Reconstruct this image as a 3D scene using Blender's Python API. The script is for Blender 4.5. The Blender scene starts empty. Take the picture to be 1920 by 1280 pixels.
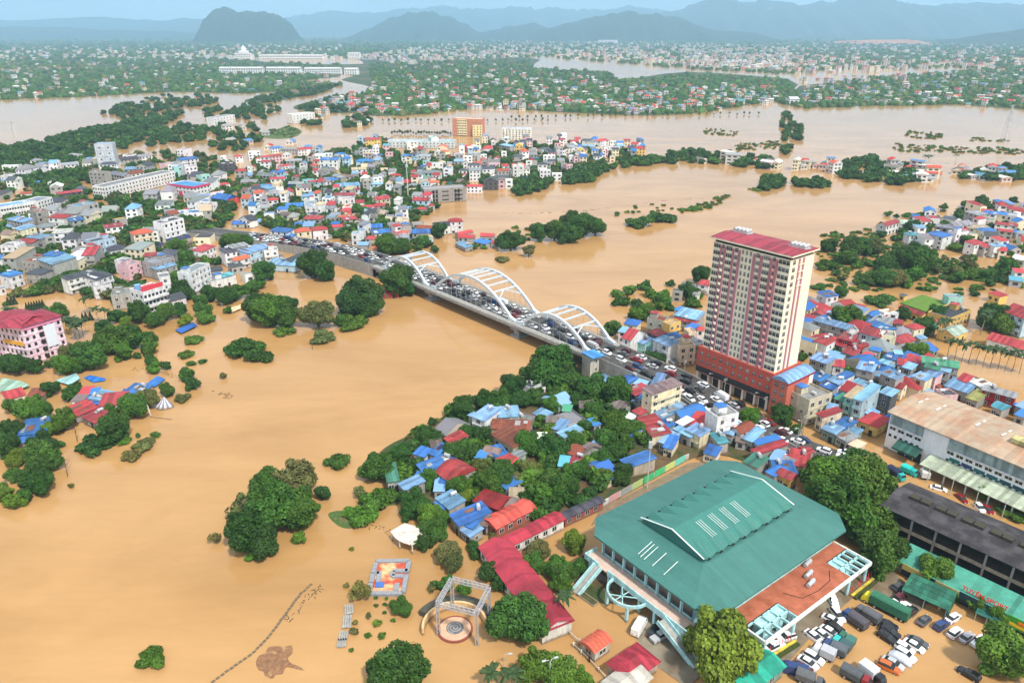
import bpy, bmesh, math, random
import numpy as np
from mathutils import Vector, Matrix
random.seed(7); RNG = np.random.default_rng(7)
scene = bpy.context.scene
COL = scene.collection
R = math.radians

# ---------------------------------------------------------------- camera
CAM_H = 120.0; FPX = 1390.0; HOR = 56.0           # drone height, focal length and horizon row of the 1920 px photo
PITCH = math.atan((640 - HOR) / FPX)
cd = bpy.data.cameras.new("camera"); cam = bpy.data.objects.new("camera", cd); COL.objects.link(cam)
cam.location = (0, 0, CAM_H); cam.rotation_euler = (math.pi / 2 - PITCH, 0, 0)
cd.sensor_width = 36; cd.lens = 36 * FPX / 1920; cd.clip_start = 1; cd.clip_end = 90000
scene.camera = cam

# ---------------------------------------------------------------- sky, sun, exposure
SUN_EL, SUN_AZ = R(54), R(148)                     # azimuth clockwise from +Y: sun to the right, a little behind the drone
world = bpy.data.worlds.new("World"); scene.world = world; world.use_nodes = True
nt = world.node_tree; bg = nt.nodes["Background"]
sky = nt.nodes.new("ShaderNodeTexSky"); sky.sky_type = 'NISHITA'; sky.sun_disc = False
sky.sun_elevation = SUN_EL; sky.sun_rotation = SUN_AZ
sky.altitude = 100; sky.air_density = 1.0; sky.dust_density = 2.5; sky.ozone_density = 1.0
tc = nt.nodes.new("ShaderNodeTexCoord"); mp = nt.nodes.new("ShaderNodeMapping"); mp.inputs['Scale'].default_value = (1, 1, 3.5)
cn = nt.nodes.new("ShaderNodeTexNoise"); cn.inputs['Scale'].default_value = 3.2; cn.inputs['Detail'].default_value = 7
cr = nt.nodes.new("ShaderNodeValToRGB"); cr.color_ramp.elements[0].position = 0.36; cr.color_ramp.elements[1].position = 0.62
cr.color_ramp.elements[0].color = (0.55, 0.55, 0.55, 1)
cm = nt.nodes.new("ShaderNodeMixRGB"); cm.inputs['Color2'].default_value = (8.6, 9.0, 9.6, 1)
nt.links.new(tc.outputs['Generated'], mp.inputs['Vector']); nt.links.new(mp.outputs[0], cn.inputs['Vector'])
nt.links.new(cn.outputs['Fac'], cr.inputs['Fac']); nt.links.new(cr.outputs['Color'], cm.inputs['Fac'])
nt.links.new(sky.outputs[0], cm.inputs['Color1']); nt.links.new(cm.outputs[0], bg.inputs['Color'])
bg.inputs['Strength'].default_value = 0.095
sd = bpy.data.lights.new("sun", 'SUN'); sd.energy = 3.7; sd.angle = R(5); sd.color = (1.0, 0.95, 0.87)
sun = bpy.data.objects.new("sun", sd); COL.objects.link(sun)
sdir = Vector((math.sin(SUN_AZ) * math.cos(SUN_EL), math.cos(SUN_AZ) * math.cos(SUN_EL), math.sin(SUN_EL)))
sun.rotation_euler = sdir.to_track_quat('Z', 'Y').to_euler(); sun.location = (200, -100, 400)
vs = scene.view_settings; vs.view_transform = 'Standard'; vs.look = 'None'; vs.exposure = 0.46; vs.gamma = 1; vs.use_curve_mapping = False
cy = scene.cycles; cy.use_denoising = True; cy.max_bounces = 5; cy.diffuse_bounces = 2; cy.glossy_bounces = 2
cy.transmission_bounces = 2; cy.volume_bounces = 1; cy.transparent_max_bounces = 4; cy.sample_clamp_indirect = 4
cy.use_adaptive_sampling = True; cy.adaptive_threshold = 0.02

# ---------------------------------------------------------------- helpers
_s, _c = math.sin(PITCH), math.cos(PITCH)
def gp(px, py, z=0.0):
    """point of the level z that the photograph's pixel (1920x1280) shows"""
    x = (px - 960) / FPX; y = -(py - 640) / FPX
    dz = -_s + y * _c; t = (z - CAM_H) / dz
    return Vector((x * t, (_c + y * _s) * t, z))
def pj(X, Y, Z):
    d = Y * _c - (Z - CAM_H) * _s; u = Y * _s + (Z - CAM_H) * _c
    return 960 + FPX * X / d, 640 - FPX * u / d, d
def z_at(py, Y):
    v = (640 - py) / FPX
    return (v * Y * _c - Y * _s) / (_c + v * _s) + CAM_H
def lin(r, g, b):
    f = lambda c: c / 12.92 if c <= 0.04045 else ((c + 0.055) / 1.055) ** 2.4
    return (f(r / 255), f(g / 255), f(b / 255), 1.0)
def jit(c, a=0.12):
    k = 1 + random.uniform(-a, a)
    return tuple(min(1, max(0, v * k * (1 + random.uniform(-a, a) * 0.35))) for v in c[:3]) + (1.0,)

class MB:
    def __init__(s): s.v = []; s.f = []; s.m = []
    def quad(s, a, b, c, d, m=0):
        i = len(s.v); s.v += [tuple(a), tuple(b), tuple(c), tuple(d)]; s.f.append((i, i+1, i+2, i+3)); s.m.append(m)
    def poly(s, pts, m=0):
        i = len(s.v); s.v += [tuple(p) for p in pts]; s.f.append(tuple(range(i, i+len(pts)))); s.m.append(m)
    def box(s, x0, x1, y0, y1, z0, z1, m=0, bottom=True):
        i = len(s.v)
        s.v += [(x0,y0,z0),(x1,y0,z0),(x1,y1,z0),(x0,y1,z0),(x0,y0,z1),(x1,y0,z1),(x1,y1,z1),(x0,y1,z1)]
        fs = [(4,5,6,7),(0,1,5,4),(1,2,6,5),(2,3,7,6),(3,0,4,7)] + ([(3,2,1,0)] if bottom else [])
        s.f += [tuple(i+k for k in f) for f in fs]; s.m += [m]*len(fs)
    def prism(s, pts, z0, z1, m=0, mt=None):
        n = len(pts); i = len(s.v)
        s.v += [(p[0],p[1],z0) for p in pts] + [(p[0],p[1],z1) for p in pts]
        for k in range(n): s.f.append((i+k, i+(k+1)%n, i+n+(k+1)%n, i+n+k)); s.m.append(m)
        s.f.append(tuple(i+n+k for k in range(n))); s.m.append(m if mt is None else mt)
        s.f.append(tuple(i+n-1-k for k in range(n))); s.m.append(m)
    def bar(s, a, b, w, h=None, m=0):
        """square-section beam from a to b"""
        a = Vector(a); b = Vector(b); h = h or w; d = (b - a)
        if d.length < 1e-6: return
        d.normalize(); up = Vector((0,0,1)) if abs(d.z) < 0.95 else Vector((0,1,0))
        x = d.cross(up).normalized() * w / 2; y = x.cross(d).normalized() * h / 2
        i = len(s.v)
        for p in (a, b):
            for q in (-x-y, x-y, x+y, -x+y): s.v.append(tuple(p+q))
        for k in range(4): s.f.append((i+k, i+(k+1)%4, i+4+(k+1)%4, i+4+k)); s.m.append(m)
        s.f += [(i+3,i+2,i+1,i), (i+4,i+5,i+6,i+7)]; s.m += [m, m]
    def tube(s, pts, rs, n=7, m=0, cap=True):
        i0 = len(s.v); P = [Vector(p) for p in pts]
        for k, p in enumerate(P):
            d = (P[min(k+1, len(P)-1)] - P[max(k-1, 0)]).normalized()
            up = Vector((0,0,1)) if abs(d.z) < 0.9 else Vector((1,0,0))
            x = d.cross(up).normalized(); y = x.cross(d).normalized()
            for j in range(n):
                a = 2*math.pi*j/n; s.v.append(tuple(p + (x*math.cos(a) + y*math.sin(a)) * rs[k]))
        for k in range(len(P)-1):
            for j in range(n):
                a = i0+k*n+j; b = i0+k*n+(j+1)%n; s.f.append((a, b, b+n, a+n)); s.m.append(m)
        if cap:
            s.f.append(tuple(i0+n-1-j for j in range(n))); s.f.append(tuple(i0+(len(P)-1)*n+j for j in range(n))); s.m += [m, m]
    def cyl(s, x, y, z0, z1, r, n=12, m=0):
        s.prism([(x + r*math.cos(2*math.pi*k/n), y + r*math.sin(2*math.pi*k/n)) for k in range(n)], z0, z1, m)
    def mesh(s, name, mats, smooth=False):
        me = bpy.data.meshes.new(name); me.from_pydata(s.v, [], s.f)
        mats = mats if isinstance(mats, (list, tuple)) else [mats]
        for m in mats: me.materials.append(m)
        if len(mats) > 1: me.polygons.foreach_set('material_index', s.m)
        if smooth: me.polygons.foreach_set('use_smooth', [True]*len(s.f))
        me.update(); return me
    def build(s, name, mats, parent=None, color=None, smooth=False):
        return link(name, s.mesh(name, mats, smooth), parent, color)

def link(name, data, parent=None, color=None, loc=None, rot=None, scale=None):
    o = bpy.data.objects.new(name, data); COL.objects.link(o)
    if parent is not None: o.parent = parent
    if color is not None: o.color = color
    if loc is not None: o.location = loc
    if rot is not None: o.rotation_euler = (0, 0, rot) if not hasattr(rot, '__len__') else rot
    if scale is not None: o.scale = scale
    return o
def empty(name, loc, rz=0.0):
    o = link(name, None, loc=loc, rot=rz); o.empty_display_size = 0.5; return o
def tag(o, label, cat, group=None):
    o['label'] = label; o['category'] = cat
    if group: o['group'] = group
    return o
def struct(o): o['kind'] = 'structure'; return o
def stuff(o, label=None, cat=None):
    o['kind'] = 'stuff'
    if label: o['label'] = label; o['category'] = cat
    return o
REG = []
def later(o, base, cat, group=None):
    """label fixed at the end, when the look-alikes are known and can be counted off from the left"""
    REG.append((o, base)); o['category'] = cat
    if group: o['group'] = group

# ---------------------------------------------------------------- materials
def M(name, color=(0.5,0.5,0.5,1), rough=0.7, obj=False, attr=None, noise=0.15, nscale=0.6, bump=0.0, bscale=8.0, ribs=None,
      ribd=0.4, metal=0.0, spec=0.3, streak=0.0, panels=0.0, transl=0.0, mud=False, second=None, sscale=0.15, spos=(0.45,0.6)):
    m = bpy.data.materials.new(name); m.use_nodes = True; t = m.node_tree; L = t.links.new; N = t.nodes.new
    b = t.nodes['Principled BSDF']; b.inputs['Roughness'].default_value = rough; b.inputs['Metallic'].default_value = metal
    b.inputs['Specular IOR Level'].default_value = spec
    if obj: src = N('ShaderNodeObjectInfo').outputs['Color']
    elif attr: a = N('ShaderNodeAttribute'); a.attribute_name = attr; src = a.outputs['Color']
    else: r = N('ShaderNodeRGB'); r.outputs[0].default_value = color; src = r.outputs[0]
    geo = N('ShaderNodeNewGeometry'); tco = N('ShaderNodeTexCoord')
    if second:
        n2 = N('ShaderNodeTexNoise'); n2.inputs['Scale'].default_value = sscale; n2.inputs['Detail'].default_value = 6
        L(geo.outputs['Position'], n2.inputs['Vector'])
        rp = N('ShaderNodeValToRGB'); rp.color_ramp.elements[0].position = spos[0]; rp.color_ramp.elements[1].position = spos[1]
        L(n2.outputs['Fac'], rp.inputs['Fac']); mx = N('ShaderNodeMixRGB'); mx.inputs['Color2'].default_value = second
        L(rp.outputs['Color'], mx.inputs['Fac']); L(src, mx.inputs['Color1']); src = mx.outputs[0]
    def mul(src, fac, lo, hi):
        mr = N('ShaderNodeMapRange'); mr.inputs['To Min'].default_value = lo; mr.inputs['To Max'].default_value = hi
        mr.inputs['From Min'].default_value = 0.25; mr.inputs['From Max'].default_value = 0.75
        L(fac, mr.inputs['Value']); mm = N('ShaderNodeMixRGB'); mm.blend_type = 'MULTIPLY'; mm.inputs['Fac'].default_value = 1
        L(src, mm.inputs['Color1']); L(mr.outputs[0], mm.inputs['Color2']); return mm.outputs[0]
    if noise:
        n = N('ShaderNodeTexNoise'); n.inputs['Scale'].default_value = nscale; n.inputs['Detail'].default_value = 6; n.inputs['Roughness'].default_value = 0.65
        L(geo.outputs['Position'], n.inputs['Vector']); src = mul(src, n.outputs['Fac'], 1 - noise * 1.4, 1 + noise)
    if streak:
        mp = N('ShaderNodeMapping'); mp.inputs['Scale'].default_value = (1.3, 1.3, 0.12)
        L(geo.outputs['Position'], mp.inputs['Vector']); n = N('ShaderNodeTexNoise'); n.inputs['Scale'].default_value = 1.0; n.inputs['Detail'].default_value = 5
        L(mp.outputs[0], n.inputs['Vector']); src = mul(src, n.outputs['Fac'], 1 - streak, 1 + streak * 0.4)
    if mud:
        sz = N('ShaderNodeSeparateXYZ'); L(geo.outputs['Position'], sz.inputs[0]); n = N('ShaderNodeTexNoise'); n.inputs['Scale'].default_value = 0.8; L(geo.outputs['Position'], n.inputs['Vector'])
        ma = N('ShaderNodeMath'); ma.operation = 'MULTIPLY_ADD'; ma.inputs[1].default_value = -1.1; L(n.outputs['Fac'], ma.inputs[0]); L(sz.outputs['Z'], ma.inputs[2])
        mr = N('ShaderNodeMapRange'); mr.inputs['From Min'].default_value = -.1; mr.inputs['From Max'].default_value = .35; mr.inputs['To Min'].default_value = .8; mr.inputs['To Max'].default_value = 0; L(ma.outputs[0], mr.inputs['Value'])
        mx = N('ShaderNodeMixRGB'); mx.inputs['Color2'].default_value = (.20,.125,.06,1); L(mr.outputs[0], mx.inputs['Fac']); L(src, mx.inputs['Color1']); src = mx.outputs[0]
    bumps = []
    if ribs:
        sx = N('ShaderNodeSeparateXYZ'); L(tco.outputs['Object'], sx.inputs[0])
        w = N('ShaderNodeMath'); w.operation = 'MULTIPLY'; w.inputs[1].default_value = ribs[1]; L(sx.outputs[ribs[0]], w.inputs[0])
        if panels:
            fl = N('ShaderNodeMath'); fl.operation = 'FLOOR'; pm = N('ShaderNodeMath'); pm.operation = 'MULTIPLY'; pm.inputs[1].default_value = 1.0
            L(sx.outputs[ribs[0]], pm.inputs[0]); L(pm.outputs[0], fl.inputs[0])
            oi = N('ShaderNodeObjectInfo'); ad = N('ShaderNodeMath'); ad.operation = 'ADD'; L(fl.outputs[0], ad.inputs[0])
            rm = N('ShaderNodeMath'); rm.operation = 'MULTIPLY'; rm.inputs[1].default_value = 91.7; L(oi.outputs['Random'], rm.inputs[0]); L(rm.outputs[0], ad.inputs[1])
            wn = N('ShaderNodeTexWhiteNoise'); wn.noise_dimensions = '1D'; L(ad.outputs[0], wn.inputs['W']); src = mul(src, wn.outputs['Value'], 1 - panels, 1 + panels * 0.6)
        sn = N('ShaderNodeMath'); sn.operation = 'SINE'; L(w.outputs[0], sn.inputs[0])
        bp = N('ShaderNodeBump'); bp.inputs['Strength'].default_value = ribd; bp.inputs['Distance'].default_value = 0.06
        L(sn.outputs[0], bp.inputs['Height']); bumps.append(bp)
    if bump:
        n = N('ShaderNodeTexNoise'); n.inputs['Scale'].default_value = bscale; n.inputs['Detail'].default_value = 4
        L(geo.outputs['Position'], n.inputs['Vector']); bp = N('ShaderNodeBump'); bp.inputs['Strength'].default_value = bump; bp.inputs['Distance'].default_value = 0.2
        L(n.outputs['Fac'], bp.inputs['Height'])
        if bumps: L(bumps[-1].outputs[0], bp.inputs['Normal'])
        bumps.append(bp)
    if bumps: L(bumps[-1].outputs[0], b.inputs['Normal'])
    L(src, b.inputs['Base Color'])
    if transl:
        tr = N('ShaderNodeBsdfTranslucent'); L(src, tr.inputs['Color']); ms = N('ShaderNodeMixShader'); ms.inputs['Fac'].default_value = transl
        L(b.outputs[0], ms.inputs[1]); L(tr.outputs[0], ms.inputs[2]); L(ms.outputs[0], t.nodes['Material Output'].inputs['Surface'])
    return m
mWALL = M('plaster_wall', obj=True, rough=0.85, noise=0.16, nscale=0.9, streak=0.34, second=lin(128,118,104), sscale=0.30, spos=(0.56, 0.95), mud=True)
mCLEAN = M('clean_wall', obj=True, rough=0.8, noise=0.06, nscale=0.5, streak=0.12, mud=True)
mROOF = M('sheet_roof', obj=True, rough=0.6, noise=0.24, nscale=0.5, ribs=('X', 18.0), panels=0.26, spec=0.3, second=lin(132,108,92), sscale=0.7, spos=(0.62, 0.95))
mROOFY = M('sheet_roof_cross', obj=True, rough=0.6, noise=0.24, nscale=0.5, ribs=('Y', 18.0), panels=0.26, spec=0.3, second=lin(132,108,92), sscale=0.7, spos=(0.62, 0.95))
mTILE = M('tile_roof', obj=True, rough=0.8, noise=0.22, nscale=1.2, ribs=('X', 14.0), ribd=0.6, bump=0.3, bscale=3.0)
mFLAT = M('concrete_roof', obj=True, rough=0.95, noise=0.28, nscale=0.7, bump=0.15, bscale=3)
mGLASS = M('dark_glass', (0.030, 0.036, 0.038, 1), rough=0.12, noise=0.3, nscale=1.5, spec=0.5)
mFRAME = M('window_frame', (0.62, 0.61, 0.58, 1), rough=0.6, noise=0.1)
mDARK = M('dark_opening', (0.03, 0.028, 0.025, 1), rough=0.9, noise=0.2)
mCONC = M('concrete', (0.36, 0.35, 0.32, 1), rough=0.9, noise=0.2, streak=0.25, bump=0.1, bscale=5)
mPAINT = M('object_paint', obj=True, rough=0.5, noise=0.08, nscale=1.0)
mSTEEL = M('galvanised_steel', (0.55, 0.56, 0.57, 1), rough=0.4, noise=0.1, metal=0.3)
mLEAF = M('leaf', obj=True, rough=0.6, noise=0.0, spec=0.25, transl=0.22)
mBARK = M('bark', (0.11, 0.085, 0.06, 1), rough=0.95, noise=0.3, nscale=3, bump=0.4)
def leaf_material(name, use_obj):
    m = bpy.data.materials.new(name); m.use_nodes = True; t = m.node_tree; L = t.links.new; N = t.nodes.new
    b = t.nodes['Principled BSDF']; b.inputs['Roughness'].default_value = 0.6; b.inputs['Specular IOR Level'].default_value = 0.25
    a = N('ShaderNodeAttribute'); a.attribute_name = 'tone'
    mm = N('ShaderNodeMixRGB'); mm.blend_type = 'MULTIPLY'; mm.inputs['Fac'].default_value = 1
    if use_obj: src = N('ShaderNodeObjectInfo').outputs['Color']
    else: c = N('ShaderNodeAttribute'); c.attribute_name = 'tint'; src = c.outputs['Color']
    L(src, mm.inputs['Color1']); L(a.outputs['Color'], mm.inputs['Color2'])
    L(mm.outputs[0], b.inputs['Base Color'])
    tr = N('ShaderNodeBsdfTranslucent'); L(mm.outputs[0], tr.inputs['Color']); ms = N('ShaderNodeMixShader'); ms.inputs['Fac'].default_value = 0.25
    L(b.outputs[0], ms.inputs[1]); L(tr.outputs[0], ms.inputs[2]); L(ms.outputs[0], t.nodes['Material Output'].inputs['Surface'])
    return m
mLEAF = leaf_material('leaf', True); mLEAFS = leaf_material('leaf_mass', False)

# ---------------------------------------------------------------- flood water: one sheet to the horizon
def water_material():
    m = bpy.data.materials.new('flood_water'); m.use_nodes = True; t = m.node_tree; L = t.links.new; N = t.nodes.new
    b = t.nodes['Principled BSDF']; b.inputs['Roughness'].default_value = 0.13; b.inputs['IOR'].default_value = 1.33
    b.inputs['Specular IOR Level'].default_value = 0.5
    g = N('ShaderNodeNewGeometry'); mp = N('ShaderNodeMapping'); mp.inputs['Scale'].default_value = (0.012, 0.03, 0.01); mp.inputs['Rotation'].default_value = (0, 0, R(-38))
    L(g.outputs['Position'], mp.inputs['Vector'])
    n = N('ShaderNodeTexNoise'); n.inputs['Scale'].default_value = 1.0; n.inputs['Detail'].default_value = 8; n.inputs['Roughness'].default_value = 0.6; n.inputs['Distortion'].default_value = 0.6
    L(mp.outputs[0], n.inputs['Vector'])
    rp = N('ShaderNodeValToRGB'); e = rp.color_ramp.elements; e[0].position = 0.3; e[0].color = (0.365, 0.200, 0.070, 1); e[1].position = 0.72; e[1].color = (0.500, 0.290, 0.118, 1)
    L(n.outputs['Fac'], rp.inputs['Fac'])
    mp3 = N('ShaderNodeMapping'); mp3.inputs['Scale'].default_value = (0.06, 0.32, 0.1); mp3.inputs['Rotation'].default_value = (0, 0, R(-44)); L(g.outputs['Position'], mp3.inputs['Vector'])
    n3 = N('ShaderNodeTexNoise'); n3.inputs['Scale'].default_value = 1.0; n3.inputs['Detail'].default_value = 7; n3.inputs['Roughness'].default_value = 0.7; n3.inputs['Distortion'].default_value = 1.2; L(mp3.outputs[0], n3.inputs['Vector'])
    mr3 = N('ShaderNodeMapRange'); mr3.inputs['From Min'].default_value = .3; mr3.inputs['From Max'].default_value = .7; mr3.inputs['To Min'].default_value = .955; mr3.inputs['To Max'].default_value = 1.03; L(n3.outputs['Fac'], mr3.inputs['Value'])
    mm3 = N('ShaderNodeMixRGB'); mm3.blend_type = 'MULTIPLY'; mm3.inputs['Fac'].default_value = 1; L(rp.outputs['Color'], mm3.inputs['Color1']); L(mr3.outputs[0], mm3.inputs['Color2']); L(mm3.outputs[0], b.inputs['Base Color'])
    w1 = N('ShaderNodeTexNoise'); w1.inputs['Scale'].default_value = 0.55; w1.inputs['Detail'].default_value = 5; L(g.outputs['Position'], w1.inputs['Vector'])
    mp2 = N('ShaderNodeMapping'); mp2.inputs['Scale'].default_value = (0.05, 0.14, 0.1); mp2.inputs['Rotation'].default_value = (0, 0, R(-38)); L(g.outputs['Position'], mp2.inputs['Vector'])
    w2 = N('ShaderNodeTexNoise'); w2.inputs['Scale'].default_value = 1; w2.inputs['Detail'].default_value = 3; w2.inputs['Distortion'].default_value = 0.8; L(mp2.outputs[0], w2.inputs['Vector'])
    b1 = N('ShaderNodeBump'); b1.inputs['Strength'].default_value = 0.10; b1.inputs['Distance'].default_value = 0.12; L(w1.outputs['Fac'], b1.inputs['Height'])
    b2 = N('ShaderNodeBump'); b2.inputs['Strength'].default_value = 0.10; b2.inputs['Distance'].default_value = 0.8; L(w2.outputs['Fac'], b2.inputs['Height']); L(b1.outputs[0], b2.inputs['Normal'])
    L(b2.outputs[0], b.inputs['Normal']); return m
mWATER = water_material()
mb = MB(); mb.quad((-24000, -2500, 0), (24000, -2500, 0), (24000, 25500, 0), (-24000, 25500, 0))
struct(mb.build('flood_water', mWATER))

def smooth_poly(pts, n=4):
    """rounded closed outline through pixel points (Catmull-Rom)"""
    out = []; k = len(pts)
    for i in range(k):
        p0, p1, p2, p3 = (Vector(pts[(i+j-1) % k]) for j in range(4))
        for q in range(n):
            t = q / n
            out.append(0.5*((2*p1)+(p2-p0)*t+(2*p0-5*p1+4*p2-p3)*t*t+(3*p1-p0-3*p2+p3)*t**3))
    return out
def land(name, pix, z, mat, z0=-0.6, soft=4):
    P = [gp(x, y, z) for x, y in pix]; P = [(p.x, p.y) for p in P]
    if soft: P = [(p.x, p.y) for p in smooth_poly(P, soft)]
    mb = MB(); mb.prism(P, z0, z); return struct(mb.build(name, mat))
mSOIL = M('wet_soil', (0.13, 0.085, 0.04, 1), rough=0.95, noise=0.3, nscale=0.5, bump=0.3, bscale=1.0, second=(0.045, 0.07, 0.02, 1), sscale=0.12)
mGREENLAND = M('far_land', (0.045, 0.075, 0.03, 1), rough=0.95, noise=0.3, nscale=0.02, second=(0.16, 0.12, 0.06, 1), sscale=0.008, spos=(0.55, 0.7))
mYARD = M('wet_concrete_yard', (0.25, 0.21, 0.15, 1), rough=0.55, noise=0.25, nscale=0.25, second=(0.15, 0.10, 0.055, 1), sscale=0.12, spos=(0.4, 0.65))
# dry or just-covered ground under the town quarters
land('ground', [(760,905),(700,880),(720,840),(800,800),(850,770),(905,760),(960,725),(1010,690),(1080,668),(1130,700),(1230,745),(1300,770),(1420,830),(1500,860),(1450,880),(1340,850),(1250,880),(1130,950),(1000,990),(900,1000),(850,980),(800,960)], 0.25, mSOIL)
mGRASS = M('bank_grass', (.075,.13,.03,1), rough=.95, noise=.4, nscale=1.2, bump=.6, bscale=3, second=(.17,.12,.06,1), sscale=.3, spos=(.52,.7))
land('river_bank', [(682,937),(740,928),(748,944),(705,948),(672,945)], 0.07, mGRASS)
land('river_bank', [(618,960),(680,955),(708,962),(690,982),(652,990),(628,980)], 0.07, mGRASS)
land('garden_bed', [(1060,1060),(1110,1040),(1150,1105),(1170,1118),(1130,1130),(1085,1100)], 0.12, mSOIL)
land('sports_field', [(1688,567),(1729,552),(1790,570),(1741,586)], .6, M('turf', (.11,.20,.03,1), rough=.95, noise=.12, nscale=.4, bump=.3, bscale=4), soft=0)
# far flat land patches (pixel outlines of the photograph's dry ground)
FARLAND = [
 ('far_plain', [(-300,70),(2300,70),(2500,92),(1900,108),(1500,112),(1290,114),(1100,104),(700,106),(400,100),(-300,95)]),
 ('far_plain', [(-100,140),(60,133),(200,128),(420,128),(640,140),(560,152),(640,160),(470,175),(330,172),(150,182),(40,182),(-100,190)]),
 ('far_plain', [(-200,105),(300,104),(520,118),(680,120),(690,108),(990,108),(1000,128),(1140,134),(1160,150),(1290,135),(1480,150),(1490,175),(1600,150),(2200,120),(2200,205),(1800,196),(1500,200),(1450,190),(1300,212),(1150,215),(900,203),(760,215),(690,215),(660,195),(700,165),(640,150),(650,140),(420,135),(100,122)]),
 ('island', [(560,196),(640,180),(740,172),(720,205),(640,212),(560,206)]),
 ('island', [(460,187),(560,170),(640,158),(600,172),(500,193)]),
 ('grass_island', [(486,252),(520,243),(540,236),(566,246),(548,258),(510,260)]),
]
for nm, px in FARLAND:
    land(nm, px, 0.35 if nm != 'grass_island' else .12, mGREENLAND if nm != 'grass_island' else mGRASS, soft=3)

# ---------------------------------------------------------------- hills and mountains
mHILL = M('forested_hill', (0.030, 0.050, 0.022, 1), rough=1.0, noise=0.35, nscale=0.012, bump=0.8, bscale=0.02)
mRANGE = M('far_mountain', (0.05, 0.065, 0.05, 1), rough=1.0, noise=0.3, nscale=0.004, second=(0.45, 0.42, 0.38, 1), sscale=0.0012, spos=(0.70, 0.76))
mREDEARTH = M('red_earth', (0.42, 0.20, 0.11, 1), rough=1.0, noise=0.25, nscale=0.01, second=(0.10, 0.10, 0.05, 1), sscale=0.006, spos=(0.6, 0.7))
def vnoise(x, y, s):
    return (math.sin(x*0.013*s+1.7*s)+math.sin(y*0.017*s+x*0.007*s+0.6*s)+math.sin((x+y)*0.031*s)*0.5+math.sin((x-y)*0.057*s+2)*0.3)/2.8
def hill(name, sky, Y, depth, mat, rough=0.06, nx=90, ny=16, pw=1.5):
    xs = [p[0] for p in sky]
    def ridge(px):
        for (a, b), (c_, d) in zip(sky, sky[1:]):
            if a <= px <= c_:
                t = (px-a)/(c_-a); t = t*t*(3-2*t); return b+(d-b)*t
        return sky[-1][1]
    v = []; f = []
    dpx = Y*_c + CAM_H*_s
    for i in range(nx+1):
        px = xs[0] + (xs[-1]-xs[0])*i/nx
        Z = max(0.0, z_at(ridge(px), Y)); X = (px-960)/FPX*dpx; Z *= 1+.05*vnoise(X, 0, 2.6)+.03*vnoise(X, 40, 6.1)
        for j in range(ny+1):
            q = j/ny*2-1; yy = Y + q*depth*(1+0.25*vnoise(X, 0, 0.9))
            k = max(0.0, 1-abs(q)**pw)
            n = vnoise(X*1.0, yy*1.0, 0.55)*0.6+vnoise(X, yy, 1.9)*0.4
            z = Z*k*(1+rough*2.2*n*(1-k*0.6)) + Z*rough*0.5*n*k
            v.append((X*(1+0.0*q), yy, max(z, 0)-1.5 if k > 0 else -1.8))
    for i in range(nx):
        for j in range(ny):
            a = i*(ny+1)+j; f.append((a, a+ny+1, a+ny+2, a+1))
    me = bpy.data.meshes.new(name); me.from_pydata(v, [], f); me.materials.append(mat); me.polygons.foreach_set('use_smooth', [True]*len(f)); me.update()
    return struct(link(name, me))
hill('limestone_hill', [(383,100),(389,68),(396,46),(404,30),(414,20),(425,15),(438,14),(448,21),(457,25),(470,22),(482,25),(498,26),(515,28),(530,33),(540,40),(547,52),(552,66),(557,100)], 8600, 480, mHILL, 0.10, pw=2.8)
hill('hill', [(640,85),(700,52),(740,34),(775,24),(800,22),(840,30),(870,44),(900,60),(960,50),(1000,44),(1030,52),(1060,80)], 10800, 1300, mHILL, 0.07)
hill('hill', [(960,90),(1020,54),(1060,44),(1110,34),(1150,25),(1180,21),(1215,27),(1260,31),(1300,46),(1340,58),(1400,60),(1440,76),(1480,95)], 9800, 1200, mHILL, 0.07)
hill('hill', [(1700,100),(1760,86),(1820,72),(1880,60),(1940,52),(2020,48),(2100,70),(2180,100)], 7600, 900, mHILL, 0.08)
hill('quarry_hill', [(1540,94),(1565,82),(1600,76),(1640,75),(1690,74),(1720,78),(1745,86),(1780,95)], 7600, 420, mREDEARTH, 0.10, pw=2.2)
hill('hill', [(-200,90),(-60,58),(40,50),(120,52),(200,56),(300,58),(380,62),(460,86)], 12500, 1500, mHILL, 0.08)
hill('hill', [(1380,96),(1440,72),(1500,66),(1580,70),(1640,66),(1760,70),(1860,64),(1960,70),(2060,96)], 11800, 1300, mHILL, 0.07)
hill('mountain_range', [(1180,60),(1260,20),(1320,4),(1345,1),(1390,4),(1450,6),(1490,12),(1530,7),(1560,2),(1600,1),(1640,0),(1670,8),(1720,14),(1760,9),(1830,7),(1880,12),(1960,4),(2100,8),(2300,30),(2400,60)], 14500, 2600, mRANGE, 0.10, nx=160, pw=1.9)
hill('mountain_range', [(420,60),(540,34),(640,22),(700,26),(760,18),(830,14),(900,18),(960,15),(1030,16),(1100,20),(1180,14),(1260,24),(1340,60)], 19500, 3500, mRANGE, 0.10, nx=120, pw=1.9)
hill('mountain_range', [(-500,60),(-300,42),(-100,36),(60,40),(180,34),(300,40),(420,36),(560,60)], 17500, 3000, mRANGE, 0.10, nx=120, pw=1.9)

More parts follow.
